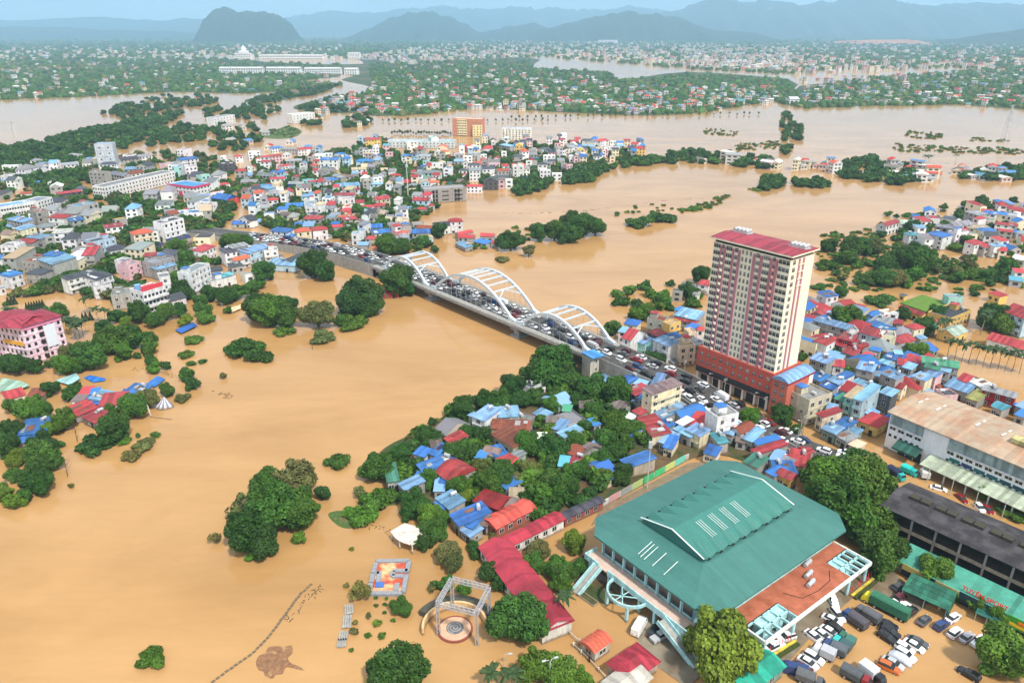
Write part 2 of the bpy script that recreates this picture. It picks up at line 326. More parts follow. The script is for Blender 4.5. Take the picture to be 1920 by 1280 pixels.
# ---------------------------------------------------------------- road and bridge approaches
mASPH = M('asphalt', (0.075, 0.072, 0.07, 1), rough=0.8, noise=0.25, nscale=0.6)
mLINE = M('road_paint', (0.62, 0.61, 0.56, 1), rough=0.7, noise=0.3, nscale=2)
BA = Vector((7.4, 294.9, 6.0)); BU = Vector((0.66, -0.751, 0)).normalized(); BN = Vector((-BU.y, BU.x, 0))
def bp(s, t, z=0.0): return BA + BU*s + BN*t + Vector((0, 0, z))
ROAD = [Vector(p) for p in [(-236,482,1.2),(-196,462,1.6),(-150,440,2.6),(-120,423,4.2),(-92,401,5.6)]] + [bp(-112,0), bp(-55,0), bp(0,0), bp(44,0)] + \
       [Vector(p) for p in [(45.5,252.5,5.2),(55,244.5,4.1),(64,233.5,3.0),(71.5,219.5,2.0),(78.3,207,1.3),(85.4,198,.9),(93,191.5,.6),(100,187.5,.35),(107,184,-.2),(116,179,-.6)]]
def road_at(d):
    """point, direction and left normal at distance d along the road"""
    for a, b in zip(ROAD, ROAD[1:]):
        l = (b-a).length
        if d <= l or b is ROAD[-1]:
            u = (b-a)/l; return a+u*min(d, l), u, Vector((-u.y, u.x, 0)).normalized()
        d -= l
RLEN = sum((b-a).length for a, b in zip(ROAD, ROAD[1:]))
def strip(name, d0, d1, t0, t1, z0, z1, mat, step=6.0, thick=True):
    mb = MB(); n = max(1, int((d1-d0)/step)); prev = None
    for i in range(n+1):
        d = d0+(d1-d0)*i/n; p, u, nn = road_at(d)
        p2, u2, n2 = road_at(min(RLEN, d+4)); p1, u1, n1 = road_at(max(0, d-4)); nn = (n1+n2).normalized()
        q = [p+nn*t0+Vector((0,0,z1)), p+nn*t1+Vector((0,0,z1)), p+nn*t1+Vector((0,0,z0)), p+nn*t0+Vector((0,0,z0))]
        if prev:
            mb.quad(prev[0], prev[1], q[1], q[0])
            if thick:
                mb.quad(prev[1], prev[2], q[2], q[1]); mb.quad(prev[3], prev[0], q[0], q[3]); mb.quad(prev[2], prev[3], q[3], q[2])
        prev = q
    return mb.build(name, mat)
DB0 = sum((b-a).length for a, b in zip(ROAD[:6], ROAD[1:6])); DB1 = DB0+156
def rail(d0, d1, t, mat, parent=None, h=1.0, name='railing'):
    o = strip(name, d0, d1, t-0.12, t+0.12, 0.0, h, mat); o.parent = parent; return o
struct(strip('road', 0, DB0-0.05, -8.3, 8.3, -0.9, 0.0, mASPH))
struct(strip('road', DB1+0.05, DB1+50, -7.6, 7.6, -0.9, 0.0, mASPH)); struct(strip('road', DB1+50.05, RLEN, -9.5, 9.5, -0.9, 0.0, mASPH))
for a, b in ((0, DB0), (DB1, RLEN)):
    struct(strip('road_marking', a, b, -0.12, 0.12, 0, 0.004, mLINE, thick=False))
    for t in (-3.5, 3.5):
        mb = MB(); d = a+2
        while d < b-4:
            p, u, nn = road_at(d); q, _, _ = road_at(d+2.5)
            mb.quad(p+nn*(t-.08)+Vector((0,0,.004)), p+nn*(t+.08)+Vector((0,0,.004)), q+nn*(t+.08)+Vector((0,0,.004)), q+nn*(t-.08)+Vector((0,0,.004))); d += 7
        struct(mb.build('road_marking', mLINE))
for (a, b) in ((0, DB0), (DB1, DB1+50)):
    for t in (-8.6, 8.6) if a == 0 else (-7.9, 7.9):
        w = rail(a, b, t, mCONC, None, 0.8, 'retaining_wall')
        # wall face down to the flood
        mb = MB(); n = int((b-a)/6)
        for i in range(n):
            p, u, nn = road_at(a+(b-a)*i/n); q, u2, n2 = road_at(a+(b-a)*(i+1)/n)
            A_ = p+nn*(t+0.14*(1 if t > 0 else -1)); B_ = q+n2*(t+0.14*(1 if t > 0 else -1))
            A2 = p+nn*(t-0.2*(1 if t > 0 else -1)); B2 = q+n2*(t-0.2*(1 if t > 0 else -1))
            mb.quad((A_.x,A_.y,-.5),(B_.x,B_.y,-.5),(B_.x,B_.y,q.z+.01),(A_.x,A_.y,p.z+.01)); mb.quad((A2.x,A2.y,-.5),(B2.x,B2.y,-.5),(B2.x,B2.y,q.z-.95),(A2.x,A2.y,p.z-.95))
        face = mb.build('wall_face', mCONC, w)
        side = ('far' if t > 0 else 'near') + ' side of the road'
        tag(w, ('concrete parapet wall along the %s %s' % (side, 'left of the bridge' if a == 0 else 'by the tower')), 'wall')
# ---------------------------------------------------------------- arch bridge
mWSTEEL = M('white_steel', (0.60, 0.66, 0.70, 1), rough=0.45, noise=0.08, streak=0.12)
br = empty('arch_bridge', bp(-30, 0, -6)); bo = br.location
tag(br, 'three-span bridge with pale blue-white steel arches carrying the traffic jam over the brown river', 'bridge')
def bl(s, t, z): return bp(s, t, z)-bo           # position in the bridge's own frame (z measured from the deck)
def beam(name, s0, s1, t0, t1, z0, z1, mat):
    mb = MB(); c = [bl(s0,t0,z0), bl(s1,t0,z0), bl(s1,t1,z0), bl(s0,t1,z0), bl(s0,t0,z1), bl(s1,t0,z1), bl(s1,t1,z1), bl(s0,t1,z1)]
    mb.v = [tuple(p) for p in c]; mb.f = [(7,6,5,4),(4,5,1,0),(5,6,2,1),(6,7,3,2),(7,4,0,3),(0,1,2,3)]; mb.f = [tuple(reversed(f)) for f in mb.f]; mb.m = [0]*6
    return mb.build(name, mat, br)
beam('deck', -112, 44, -6.1, 6.1, -0.9, 0.0, mASPH)
for sg in (-1, 1):
    beam('footway', -112, 44, *sorted((sg*6.1, sg*9.3)), -1.0, 0.22, mCONC)
    beam('girder', -112, 44, *sorted((sg*6.2, sg*7.6)), -2.2, -1.0, mCONC)
    mbr = MB()
    for s in range(-112, 44, 3): mbr.bar(bl(s, sg*9.15, .2), bl(s, sg*9.15, 1.3), .12)
    for z in (.75, 1.3): mbr.bar(bl(-112, sg*9.15, z), bl(44, sg*9.15, z), .1)
    mbr.build('railing', mSTEEL, br)
beam('median_line', -112, 44, -0.12, 0.12, 0.0, 0.012, mLINE)
beam('crossbeam', -112, 44, -6.0, 6.0, -1.6, -0.95, mCONC)
for s in (-107, -63, -0.5, 42):
    for t in (-5.4, -1.0, 5.4):
        beam('pier_column', s-1.5, s+1.5, t-1.5, t+1.5, -6.4, -2.2, mCONC)
    beam('pier_cap', s-2.2, s+2.2, -8.6, 8.6, -2.5, -1.7, mCONC)
    beam('pile_cap', s-2.8, s+2.8, -8.2, 8.2, -6.4, -5.2, mCONC)
for s0, s1, rise, nb in ((-104, -66, 10.0, 5), (-60.5, -2.8, 13.0, 8), (1.8, 40.5, 9.6, 5)):
    zs = lambda s: rise*(1-((2*s-s0-s1)/(s1-s0))**2)
    for t in (-6.6, 6.9):
        pts = [s0+(s1-s0)*i/24 for i in range(25)]; mb = MB()
        for a, b in zip(pts, pts[1:]): mb.bar(bl(a, t, zs(a)), bl(b, t, zs(b)), 1.0, 1.15)
        mb.build('arch_rib', mWSTEEL, br)
        mb = MB(); mb.bar(bl(s0-1.5, t, .3), bl(s0+2.5, t, 1.4), 1.5, 1.6); mb.build('arch_foot', mWSTEEL, br); mb = MB(); mb.bar(bl(s1+1.5, t, .3), bl(s1-2.5, t, 1.4), 1.5, 1.6); mb.build('arch_foot', mWSTEEL, br)
        for k in range(1, nb*2):
            s = s0+(s1-s0)*k/(nb*2)
            mb = MB(); mb.bar(bl(s, t, 0), bl(s, t, zs(s)), .10); mb.build('hanger', mSTEEL, br)
    for k in range(nb):
        s = s0+(s1-s0)*(0.24+0.52*k/(nb-1)); mb = MB(); mb.bar(bl(s, -6.6, zs(s)), bl(s, 6.9, zs(s)), .55, .6); mb.build('cross_brace', mWSTEEL, br)
    for e, dr in ((0.24, 1), (0.76, -1)):
        s = s0+(s1-s0)*e; sl = s0+(s1-s0)*(e-dr*0.075); mb = MB()
        for t in (-6.6, 6.9): mb.bar(bl(sl, t, zs(sl)), bl(s, 0.15, zs(s)), .4, .45)
        mb.build('portal_brace', mWSTEEL, br)
# stair tower with a blue roof beside the bridge end
st = empty('stair_tower', gp(1106, 706, 0), R(37)); mb = MB(); mb.box(-2.2, 2.2, -2.2, 2.2, -.4, 9.2); mb.build('wall', mWALL, st, lin(196,190,175))
mb = MB(); mb.box(-3.2, 3.2, -3.2, 3.2, 9.25, 9.5); o = mb.build('roof', mROOF, st, lin(72,140,205)); o.rotation_euler = (R(3), R(4), 0)
for z in (3.2, 6.4): mb = MB(); mb.box(.5, 1.1, -2.26, -2.18, z, z+1.0); mb.build('window', mDARK, st)
mb = MB(); mb.box(-2.2, 2.2, -2.2, 2.2, 0, 0.01)
tag(st, 'slim concrete stair tower with a blue roof beside the near end of the bridge', 'tower')
def lattice(name, loc, rz, h, w, mat, label, cat, arms=0):
    e = empty(name, loc, rz); mb = MB()
    for sx in (-1, 1):
        for sy in (-1, 1): mb.bar((sx*w, sy*w, -.5), (sx*w*.2, sy*w*.2, h), max(.12, w*.09))
    n = 7
    for k in range(n):
        z0, z1 = h*k/n, h*(k+1)/n; a, b = w*(1-.8*k/n), w*(1-.8*(k+1)/n)
        for s in (-1, 1):
            mb.bar((-a, s*a, z0), (b, s*b, z1), max(.08, w*.05)); mb.bar((s*a, -a, z0), (s*b, b, z1), max(.08, w*.05))
    mb.build('mast', mat, e)
    for k in range(arms):
        mb = MB(); z = h*(.72+.13*k); mb.bar((-w*1.8, 0, z), (w*1.8, 0, z), .3); mb.build('cross_arm', mat, e)
    return tag(e, label, cat)
# ---------------------------------------------------------------- shared window pane (faces -y, 1 x 1, origin at centre)
def window_mesh(name='window', mull=True, proud=0.07):
    mb = MB(); mb.box(-.5, .5, -proud, 0.0, -.5, .5, 1); mb.quad((-.44,-proud-.012,-.44),(.44,-proud-.012,-.44),(.44,-proud-.012,.44),(-.44,-proud-.012,.44), 0)
    if mull: mb.box(-.03, .03, -proud-.04, -proud-.014, -.45, .45, 1)
    return mb.mesh(name, [mGLASS, mFRAME])
WIN = window_mesh(); 
_mb = MB(); _mb.box(-.5, .5, -.05, 0.02, -.5, .5); PANE = _mb.mesh('window', mGLASS)
_mb = MB(); _mb.box(-.5, .5, -.05, 0.02, -.5, .5); OPEN = _mb.mesh('opening', mDARK)
def put_window(parent, mesh, x, y, z, w, h, rz=0.0, name='window'):
    return link(name, mesh, parent, loc=(x, y, z), rot=rz, scale=(w, 1, h))

# ---------------------------------------------------------------- pink and cream tower block
CREAM, MAUVE, TERRA = lin(240,230,204), lin(184,124,136), lin(186,84,68)
tw = empty('tower_block', (69.1, 246.9, 0), R(-51.6))    # local x along the front, local y to the back
tag(tw, 'tall cream and mauve tower block with red roof on a terracotta podium', 'building')
W_, D_, Z0, Z1, NF = 29.4, 13.6, 14.4, 53.4, 16
_pm = []
for k, (c_, r_) in enumerate((((.030,.040,.038,1),.12),((.05,.062,.058,1),.10),((.085,.10,.095,1),.15),((.20,.19,.16,1),.5))):
    _q = MB(); _q.box(-.5, .5, -.05, 0.02, -.5, .5)
    for xx in (-.18, .18): _q.box(xx-.018, xx+.018, -.09, -.052, -.5, .5, 1)
    _q.box(-.5, .5, -.09, -.052, .18, .23, 1); _pm.append(_q.mesh('window', [M('tower_glass_%d' % k, c_, rough=r_, noise=.25, nscale=1.2, spec=.5), mFRAME]))
def tpane(): return random.choices(_pm, [46, 30, 16, 8])[0]
mb = MB(); mb.box(0, W_, 0, D_, Z0+.01, Z1); mb.build('wall', mCLEAN, tw, CREAM)
mb = MB(); mb.box(.4, W_-.4, .4, D_-.4, Z1+.01, Z1+1.1); mb.build('attic_band', mDARK, tw)
mb = MB(); mb.box(-1, W_+1, -1, D_+1, Z1+1.1, Z1+1.6); mb.build('cornice', mCLEAN, tw, CREAM)
mb = MB(); mb.poly([(-1,-1,Z1+1.65),(W_+1,-1,Z1+1.65),(W_+1,D_/2,Z1+2.4),(-1,D_/2,Z1+2.4)]); mb.poly([(-1,D_+1,Z1+1.65),(-1,D_/2,Z1+2.4),(W_+1,D_/2,Z1+2.4),(W_+1,D_+1,Z1+1.65)])
mb.poly([(-1,-1,Z1+1.65),(-1,D_/2,Z1+2.4),(-1,D_+1,Z1+1.65)]); mb.poly([(W_+1,-1,Z1+1.65),(W_+1,D_+1,Z1+1.65),(W_+1,D_/2,Z1+2.4)])
mb.build('roof', mROOF, tw, lin(152,58,72))
for x, y in ((4, 10.5), (27, 8.5)):
    mb = MB(); mb.box(x-3.3, x+2.8, y-1.7, y+1.7, Z1+2.0, Z1+2.55); wt = mb.build('tank_stand', mSTEEL, tw)
    for k in range(4): mb = MB(); mb.tube([(x-2.6+k*1.5, y-1.6, Z1+3.1), (x-2.6+k*1.5, y+1.6, Z1+3.1)], [.55,.55], 9); mb.build('water_tank', mSTEEL, wt)
FH = (Z1-Z0)/NF
for a, b in ((3.0,3.5),(4.6,5.1),(7.8,8.5),(10.1,11.0),(15.9,16.8),(18.6,19.5),(22.3,22.9),(24.6,25.2)):
    mb = MB(); mb.box(a, b, -.32, 0, Z0, Z1-.8); mb.build('pilaster', mCLEAN, tw, MAUVE)
for a, b in ((4.7,5.5),(7.1,7.9)):
    mb = MB(); mb.box(W_, W_+.25, a, b, Z0, Z1-.3); mb.build('pilaster', mCLEAN, tw, MAUVE)
for k in range(4): mb = MB(); mb.box(W_+.26, W_+.4, 4.8, 7.8, Z1-2.4-k*2.4, Z1-2.1-k*2.4); mb.build('band', mCLEAN, tw, CREAM)
_mb = MB()
for k in range(7):
    a0, a1 = math.pi*k/6, math.pi*(k+1)/6
    if k < 6: _mb.quad((-math.cos(a0)*.55, -math.sin(a0)*.6, 0), (-math.cos(a1)*.55, -math.sin(a1)*.6, 0), (-math.cos(a1)*.55, -math.sin(a1)*.6, .8), (-math.cos(a0)*.55, -math.sin(a0)*.6, .8))
_mb.poly([(-math.cos(math.pi*k/6)*.55, -math.sin(math.pi*k/6)*.6, .8) for k in range(7)])
BALC = _mb.mesh('balcony', mCLEAN)
for a, b in ((3.5,4.6),(22.9,24.6)):
    mb = MB(); mb.box(a, b, -.1, 0, Z0, Z1-.8); mb.build('recessed_strip', mCLEAN, tw, lin(206,150,150))
for f in range(NF):
    z = Z0+FH*(f+.5)
    for a, b in ((.25,2.85),(5.3,7.6),(8.7,9.95),(17.0,18.4),(19.7,22.1),(25.4,29.2)): put_window(tw, tpane(), (a+b)/2, 0, z+.1, b-a, 1.36)
    for x in (11.9, 13.4, 14.9): put_window(tw, tpane(), x, 0, z+.1, .7, 1.4)
    for x in (4.05, 23.75):
        put_window(tw, tpane(), x, -.1, z+.3, .9, 1.2)
        if f < NF-1: link('balcony', BALC, tw, CREAM if x < 10 else lin(222,160,148), loc=(x, -.12, z-1.05))
    put_window(tw, tpane(), W_, 2.3, z+.1, 1.5, 1.4, R(90))
# podium
mb = MB(); mb.box(-1.4, W_+.6, -.75, D_+2, 4.6, Z0); mb.build('podium_wall', mCLEAN, tw, TERRA)
mb = MB(); mb.box(-1.2, W_+.4, .6, D_+1.8, -.5, 4.59); mb.build('base_wall', mWALL, tw, lin(205,190,180))
mb = MB(); mb.box(-1.45, W_+.2, -.84, -.72, 4.8, 6.9); mb.build('glass_band', mGLASS, tw)
for k in range(7): mb = MB(); mb.box(-1+k*4.9, -.4+k*4.9, -.7, -.1, -.5, 4.6); mb.build('base_column', mCLEAN, tw, lin(214,206,198))
for k in range(6): mb = MB(); mb.box(.2+k*4.9, 3.4+k*4.9, .48, .62, .2, 3.6); mb.build('doorway', mDARK, tw)
for z in (9.0, 12.0):
    for k in range(11): put_window(tw, tpane(), .6+k*2.75, -.75, z, 1.2, 1.35)
mb = MB(); mb.box(W_+.62, W_+6.4, -1.3, 11.5, -.5, 13.4); mb.build('annex_wall', mCLEAN, tw, lin(196,106,84))
for z in (2.4, 5.6, 8.8, 11.6):
    for x in (W_+2.2, W_+4.7): put_window(tw, tpane(), x, -1.3, z, 1.1, 1.5)
mb = MB(); n = 8
prof = [(W_+.3+6.4*k/n, 13.5+1.5*math.sin(math.pi*k/n)) for k in range(n+1)]
for (xa, za), (xb, zb) in zip(prof, prof[1:]): mb.quad((xa,-1.7,za),(xb,-1.7,zb),(xb,14.4,zb),(xa,14.4,za))
mb.poly([(x,-1.7,z) for x, z in prof]); mb.poly([(x,14.4,z) for x, z in reversed(prof)]); mb.build('annex_roof', mROOFY, tw, lin(124,162,204))
mb = MB(); mb.box(W_+6.35, W_+6.75, -1.7, 14.4, 12.9, 13.5); mb.build('red_fascia', mPAINT, tw, lin(150,40,56))
mb = MB(); mb.box(W_+.7, W_+6.3, 11.52, 14.2, -.5, 13.3); mb.build('white_end', mCLEAN, tw, lin(232,230,224))

# ---------------------------------------------------------------- green-roofed sports hall
TEAL, PALE = lin(78,152,140), lin(176,220,222)
mGREENROOF = M('green_sheet_roof', lin(64,116,108), rough=0.55, noise=0.07, nscale=0.25, ribs=('X', 9.0), ribd=0.5, panels=0.05, spec=0.35, streak=.06)
hl = empty('sports_hall', (50.05, 148.0, 0), R(37)); tag(hl, 'large sports hall with an eight-sided green metal roof and pale turquoise walls', 'building')
def octa(hx, hy, c): return [(-hx,-hy+c),(-hx+c,-hy),(hx-c,-hy),(hx,-hy+c),(hx,hy-c),(hx-c,hy),(-hx+c,hy),(-hx,hy-c)]
mb = MB(); mb.prism(octa(25, 17.8, 4.4), -.5, 9.55); mb.build('wall', mWALL, hl, PALE)
oc = octa(27, 19.8, 4.8); ring = [(-17.5,-9.2),(-16.5,-9.9),(15,-9.9),(16,-9.2),(16,9.2),(15,9.9),(-16.5,9.9),(-17.5,9.2)]; ZE, ZR = 10.0, 13.0
mb = MB()
for k in range(8):
    a, b = oc[k], oc[(k+1)%8]; c, d = ring[k], ring[(k+1)%8]
    mb.quad((*a,ZE),(*b,ZE),(*d,ZR),(*c,ZR)); mb.quad((*a,ZE-.45),(*b,ZE-.45),(*b,ZE),(*a,ZE))
mb.poly([(*p,ZR) for p in ring]); mb.poly([(*p,ZE-.45) for p in reversed(oc)])
mb.build('roof', mGREENROOF, hl)
mb = MB(); nb = 8; x0, x1 = -17.6, 15.6; zr, ze = 16.5, 14.2
for sg in (-1, 1):
    for k in range(nb):
        xa, xb = x0+(x1-x0)*k/nb, x0+(x1-x0)*(k+1)/nb; xm = (xa+xb)/2
        pl = lambda y: zr-(zr-ze)*y/9.4
        A_, B_ = (xa, 0, zr), (xb, 0, zr); P0, P1, Mm, V = (xa, sg*9.4, ze), (xb, sg*9.4, ze), (xm, sg*3.6, pl(3.6)-.02), (xm, sg*9.1, 13.04)
        fs = [[A_, P0, Mm], [A_, Mm, B_], [B_, Mm, P1], [P0, V, Mm], [Mm, V, P1]]
        for f in fs: mb.poly(f if sg < 0 else f[::-1])
for x in (x0+.5, x1-.5): mb.poly([(x,-9.1,12.9),(x,9.1,12.9),(x,9.2,ze),(x,0,zr-.1),(x,-9.2,ze)])
rm = mb.build('roof_monitor', M('green_monitor', lin(62,122,112), rough=0.55, noise=0.07, nscale=.4, panels=.05, ribs=('X', 9.0), ribd=.3), hl)
for sg in (-1, 1):
    for k in range(nb): mb = MB(); xm = x0+(x1-x0)*(k+.5)/nb; mb.poly([(xm-.7, sg*9.35, 13.02), (xm+.7, sg*9.35, 13.02), (xm, sg*9.35, 13.7)]); mb.poly([(xm-.7, sg*9.2, 13.02), (xm, sg*9.2, 13.7), (xm+.7, sg*9.2, 13.02)]); mb.build('louvre', mDARK, rm)
mSKYL = M('translucent_sheet', (0.72, 0.78, 0.75, 1), rough=0.3, noise=0.15)
for k in range(7):
    for j in range(3):
        for sg in (-1,):
            if k in (1, 2, 3, 4): mb = MB(); x = -15+k*4.1+j*.7; mb.bar((x, sg*1.2, zr-.36+.12), (x, sg*6.2, pl(6.2)+.10), .11, .06); mb.build('skylight_strip', mSKYL, rm)
for k, (y, a) in enumerate(((3.2,-24.6),(2.2,-24.9),(1.1,-24.9),(-1.5,-25),(-5,-25.2))): mb = MB(); mb.bar((a, y, 10.87+.1), (a+4.4, y, 12.26+.12), .15, .06); mb.build('skylight_strip', mSKYL, hl)
for xx in (x0, x1): mb = MB(); mb.bar((xx, 0, zr+.06), (xx, -9.4, ze+.06), .3, .12); mb.bar((xx, 0, zr+.06), (xx, 9.4, ze+.06), .3, .12); mb.build('ridge_cap', mSKYL, rm)
# left long side: window bays, walkway, columns
for k in range(8):
    y = 12.0-3.45*k; mb = MB(); mb.box(-25.35, -25, y+1.55, y+1.95, 0, 9.5); mb.build('pier', mWALL, hl, PALE)
    put_window(hl, PANE, -25, y, 6.4, 2.6, 2.5, R(-90)); put_window(hl, PANE, -25, y, 8.75, 2.5, .75, R(-90)) if k in (0, 7) else [put_window(hl, PANE, -25, y-.8+.8*j, 8.7, .4, .4, R(-90)) for j in range(3)]
    put_window(hl, PANE, -25, y, 2.2, 2.4, 2.4, R(-90))
mb = MB(); mb.box(-29, -25.4, -15.5, 15.5, 4.3, 4.6); mb.build('walkway', M('walkway_floor', lin(205,180,165), rough=.9), hl)
mb = MB(); mb.box(-29.2, -28.95, -15.5, 8, 3.9, 5.5); mb.box(-29.2, -28.95, 11, 15.5, 3.9, 5.5); mb.box(-29.2, -25.4, 15.5, 15.7, 3.9, 5.5); mb.build('parapet', mWALL, hl, PALE)
for y in (14, 7.6, 3.2, -2, -6.5, -11): mb = MB(); mb.box(-29.1, -28.5, y-.3, y+.3, -.5, 4.3); mb.build('column', mWALL, hl, PALE)
mb = MB(); n = 14; pts = [(-29.2-4.6*math.sin(math.pi*k/n), 1.0+5.0*math.cos(math.pi*k/n), 4.2) for k in range(n+1)]
for a, b in zip(pts, pts[1:]): mb.bar(a, b, .4, .7)
mb.bar((-29.2, 3, 4.2), pts[9], .18); mb.bar((-29.2, -1.5, 4.2), pts[5], .18); mb.bar((-29, 1, 4.2), (-33.6, 1, 4.2), .18); mb.build('canopy_ring', mWALL, hl, PALE)
for k in (4, 10): mb = MB(); mb.box(pts[k][0]-.3, pts[k][0]+.3, pts[k][1]-.3, pts[k][1]+.3, -.5, 4.0); mb.build('column', mWALL, hl, PALE)
for y0, y1, dx in ((-9.5, -20, -31.5), (12, 18.5, -33.5)):
    mb = MB(); sgn = -1 if y1 < y0 else 1
    if sgn < 0:
        mb.poly([(-31.4,y0,4.45),(-29.3,y0,4.45),(-29.3,y1,0.2),(-31.4,y1,.2)]); mb.build('stair', mCONC, hl)
        for x in (-31.5, -29.25): mb = MB(); mb.bar((x, y0, 4.9), (x, y1, .6), .25, 1.1); mb.build('stair_wall', mWALL, hl, PALE)
    else:
        mb.poly([(-29.2,12,4.45),(-29.2,10,4.45),(-36,10,.2),(-36,12,.2)]); mb.build('stair', mCONC, hl)
        for y in (9.9, 12.1): mb = MB(); mb.bar((-29.2, y, 4.9), (-36, y, .6), .25, 1.1); mb.build('stair_wall', mWALL, hl, PALE)
# front terrace wing
mTERR = M('terracotta_terrace', lin(172,100,74), rough=.9, noise=.2, nscale=.5, second=lin(150,84,56), sscale=.35, spos=(.45,.7))
mb = MB(); mb.box(-7.5, 13, -27.2, -17.85, 5.3, 5.9); mb.box(-19, -7.5, -22.2, -17.85, 5.3, 5.9); mb.box(13, 21, -21.2, -17.85, 5.3, 5.9); mb.build('terrace', mTERR, hl)
mb = MB(); mb.box(-16, 18, -24.8, -17.85, -.5, 5.29); mb.build('front_wall', mWALL, hl, PALE)
mb = MB()
for a, b in (((-19.2,-27.4),(21.2,-27.4)),((-19.2,-17.9),(-19.2,-27.4)),((21.2,-27.4),(21.2,-17.9))): mb.bar((*a, 5.75), (*b, 5.75), .4, .9)
mb.build('fascia', mWALL, hl, lin(232,236,230))
for xa, xb, y0 in ((-19,-7.6,-22.2),(13.1,21,-21.2)):
    mb = MB()
    for k in range(5): x = xa+(xb-xa)*k/4; mb.bar((x, y0, 5.6), (x, -27.3, 5.6), .4, .6)
    for y in (y0, (y0-27.3)/2): mb.bar((xa, y, 5.6), (xb, y, 5.6), .4, .6)
    mb.build('pergola_frame', mWALL, hl, PALE)
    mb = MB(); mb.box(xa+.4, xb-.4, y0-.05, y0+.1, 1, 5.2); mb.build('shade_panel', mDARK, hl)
for x in (-18.6, -8, 13.4, 20.6):
    for y in (-26.8,): mb = MB(); mb.cyl(x, y, -.5, 5.3, .38, 12); mb.build('column', mWALL, hl, PALE)
for k in range(7): put_window(hl, PANE, -12+k*4, -24.8, 2.6, 1.6, 2.6)
for k in range(8): put_window(hl, PANE, -21+k*2.0, -17.8, 8.0, 1.1, 1.4) if k < 2 else None
for x, y in ((3.2,-23.2),(5.4,-21.2),(8.6,-18.9)):
    mb = MB(); mb.tube([(x-1.4, y-.2, 6.6), (x+1.4, y+.2, 6.6)], [.5,.5], 12); mb.box(x-1.1,x-.8,y-.4,y+.4,5.9,6.4); mb.box(x+.8,x+1.1,y-.4,y+.4,5.9,6.4); w = mb.build('water_tank', mSTEEL, hl)
mb = MB(); mb.tube([(-4,-21,5.97),(-2,-24.5,5.97),(3,-25.3,5.97),(8,-25,5.97),(11,-23,5.97)], [.07]*5, 5); mb.build('pipe', mDARK, hl)

# yards round the hall: gently sloping concrete that dips under the flood
def yard(name, pts, mat):
    mb = MB(); mb.poly([gp(x, y, 0)+Vector((0, 0, z)) for x, y, z in pts]); return struct(mb.build(name, mat))
yard('hall_forecourt', [(1440,1215,.22),(1395,1235,.22),(1430,1262,.12),(1480,1240,.15),(1540,1170,.12),(1600,1120,.08),(1660,1150,.05),(1700,1170,-.04),(1740,1130,.1),(1660,1060,.25),(1610,1060,.25),(1560,1100,.2),(1500,1150,.2)], mYARD)
yard('hall_forecourt', [(1170,1195,-.06),(1185,1170,.04),(1215,1155,.2),(1290,1190,.3),(1330,1250,.3),(1290,1290,.2),(1240,1255,.02),(1190,1215,-.05)], mYARD)
yard('hall_forecourt', [(1085,1090,-.03),(1105,1060,.2),(1190,1120,.2),(1180,1140,.0),(1120,1140,-.05)], mYARD)

# ---------------------------------------------------------------- white market building with brown roof
mk = empty('market_building', (115.7, 200.1, 0), R(-55.8)); tag(mk, 'long white market building with a wide rusty brown metal roof', 'building')
W2, D2, H2 = 66.0, 22.0, 12.6
mb = MB(); mb.box(0, W2, 0, D2, -.5, H2); mb.build('wall', mCLEAN, mk, lin(234,236,240))
mBROWN = M('rusty_roof', lin(174,154,132), rough=.85, noise=.14, nscale=.5, ribs=('X', 8.0), ribd=.3, panels=.10, second=lin(170,126,98), sscale=.16, spos=(.45,.72))
mb = MB(); mb.quad((-.8,-.9,H2+.1),(W2,-.9,H2+.1),(W2,D2*.55,H2+2.1),(-.8,D2*.55,H2+2.1)); mb.quad((-.8,D2*.55,H2+2.1),(W2,D2*.55,H2+2.1),(W2,D2+.8,H2+.6),(-.8,D2+.8,H2+.6))
mb.poly([(-.8,-.9,H2+.1),(-.8,D2*.55,H2+2.1),(-.8,D2+.8,H2+.6)]); mb.quad((-.8,-.9,H2-.15),(W2,-.9,H2-.15),(W2,-.9,H2+.1),(-.8,-.9,H2+.1)); mb.build('roof', mBROWN, mk)
mb = MB(); mb.box(30, 44, 7.5, 10.5, H2+1.7, H2+3.0); mb.build('ridge_vent', mROOF, mk, lin(182,176,120))
for x in (3, 8.5, 20, 27): mb = MB(); mb.bar((x, 9, H2+1.85), (x+.3, 14, H2+2.0), .45, .12); mb.build('skylight_strip', mSKYL, mk)
for a, b in ((.3, 10.5), (17.8, W2)): mb = MB(); mb.box(a, b, -.14, 0, H2-3.7, H2-.3); mb.build('grey_cladding', mROOF, mk, lin(142,160,162))
for a, b in ((.2, 10.6), (17.6, W2)):
    mb = MB(); mb.box(a, b, -.5, 0, H2-4.2, H2-3.85); mb.build('ledge', mWALL, mk, lin(232,232,232))
    n = int((b-a)/2.6)
    for k in range(n): put_window(mk, WIN, a+1.3+k*2.6, 0, H2-4.95, 2.0, .95)
    n = int((b-a)/1.7)
    for k in range(n): put_window(mk, PANE, a+.9+k*1.7, 0, H2-7.4, .85, .95)
mb = MB(); mb.poly([(14,-6,3.6),(W2,-6,3.6),(W2,-.05,5.0),(14,-.05,5.0)]); mb.poly([(14,-6,3.4),(14,-.05,4.8),(W2,-.05,4.8),(W2,-6,3.4)]); mb.quad((14,-6,3.4),(W2,-6,3.4),(W2,-6,3.6),(14,-6,3.6)); mb.build('canopy', mROOF, mk, lin(168,178,156))
mb = MB(); mb.poly([(4,-3.4,3.6),(11.5,-3.4,3.6),(11.5,-.05,5.2),(4,-.05,5.2)]); mb.quad((4,-3.4,3.0),(11.5,-3.4,3.0),(11.5,-3.4,3.6),(4,-3.4,3.6)); mb.build('awning', mROOF, mk, lin(44,92,80))
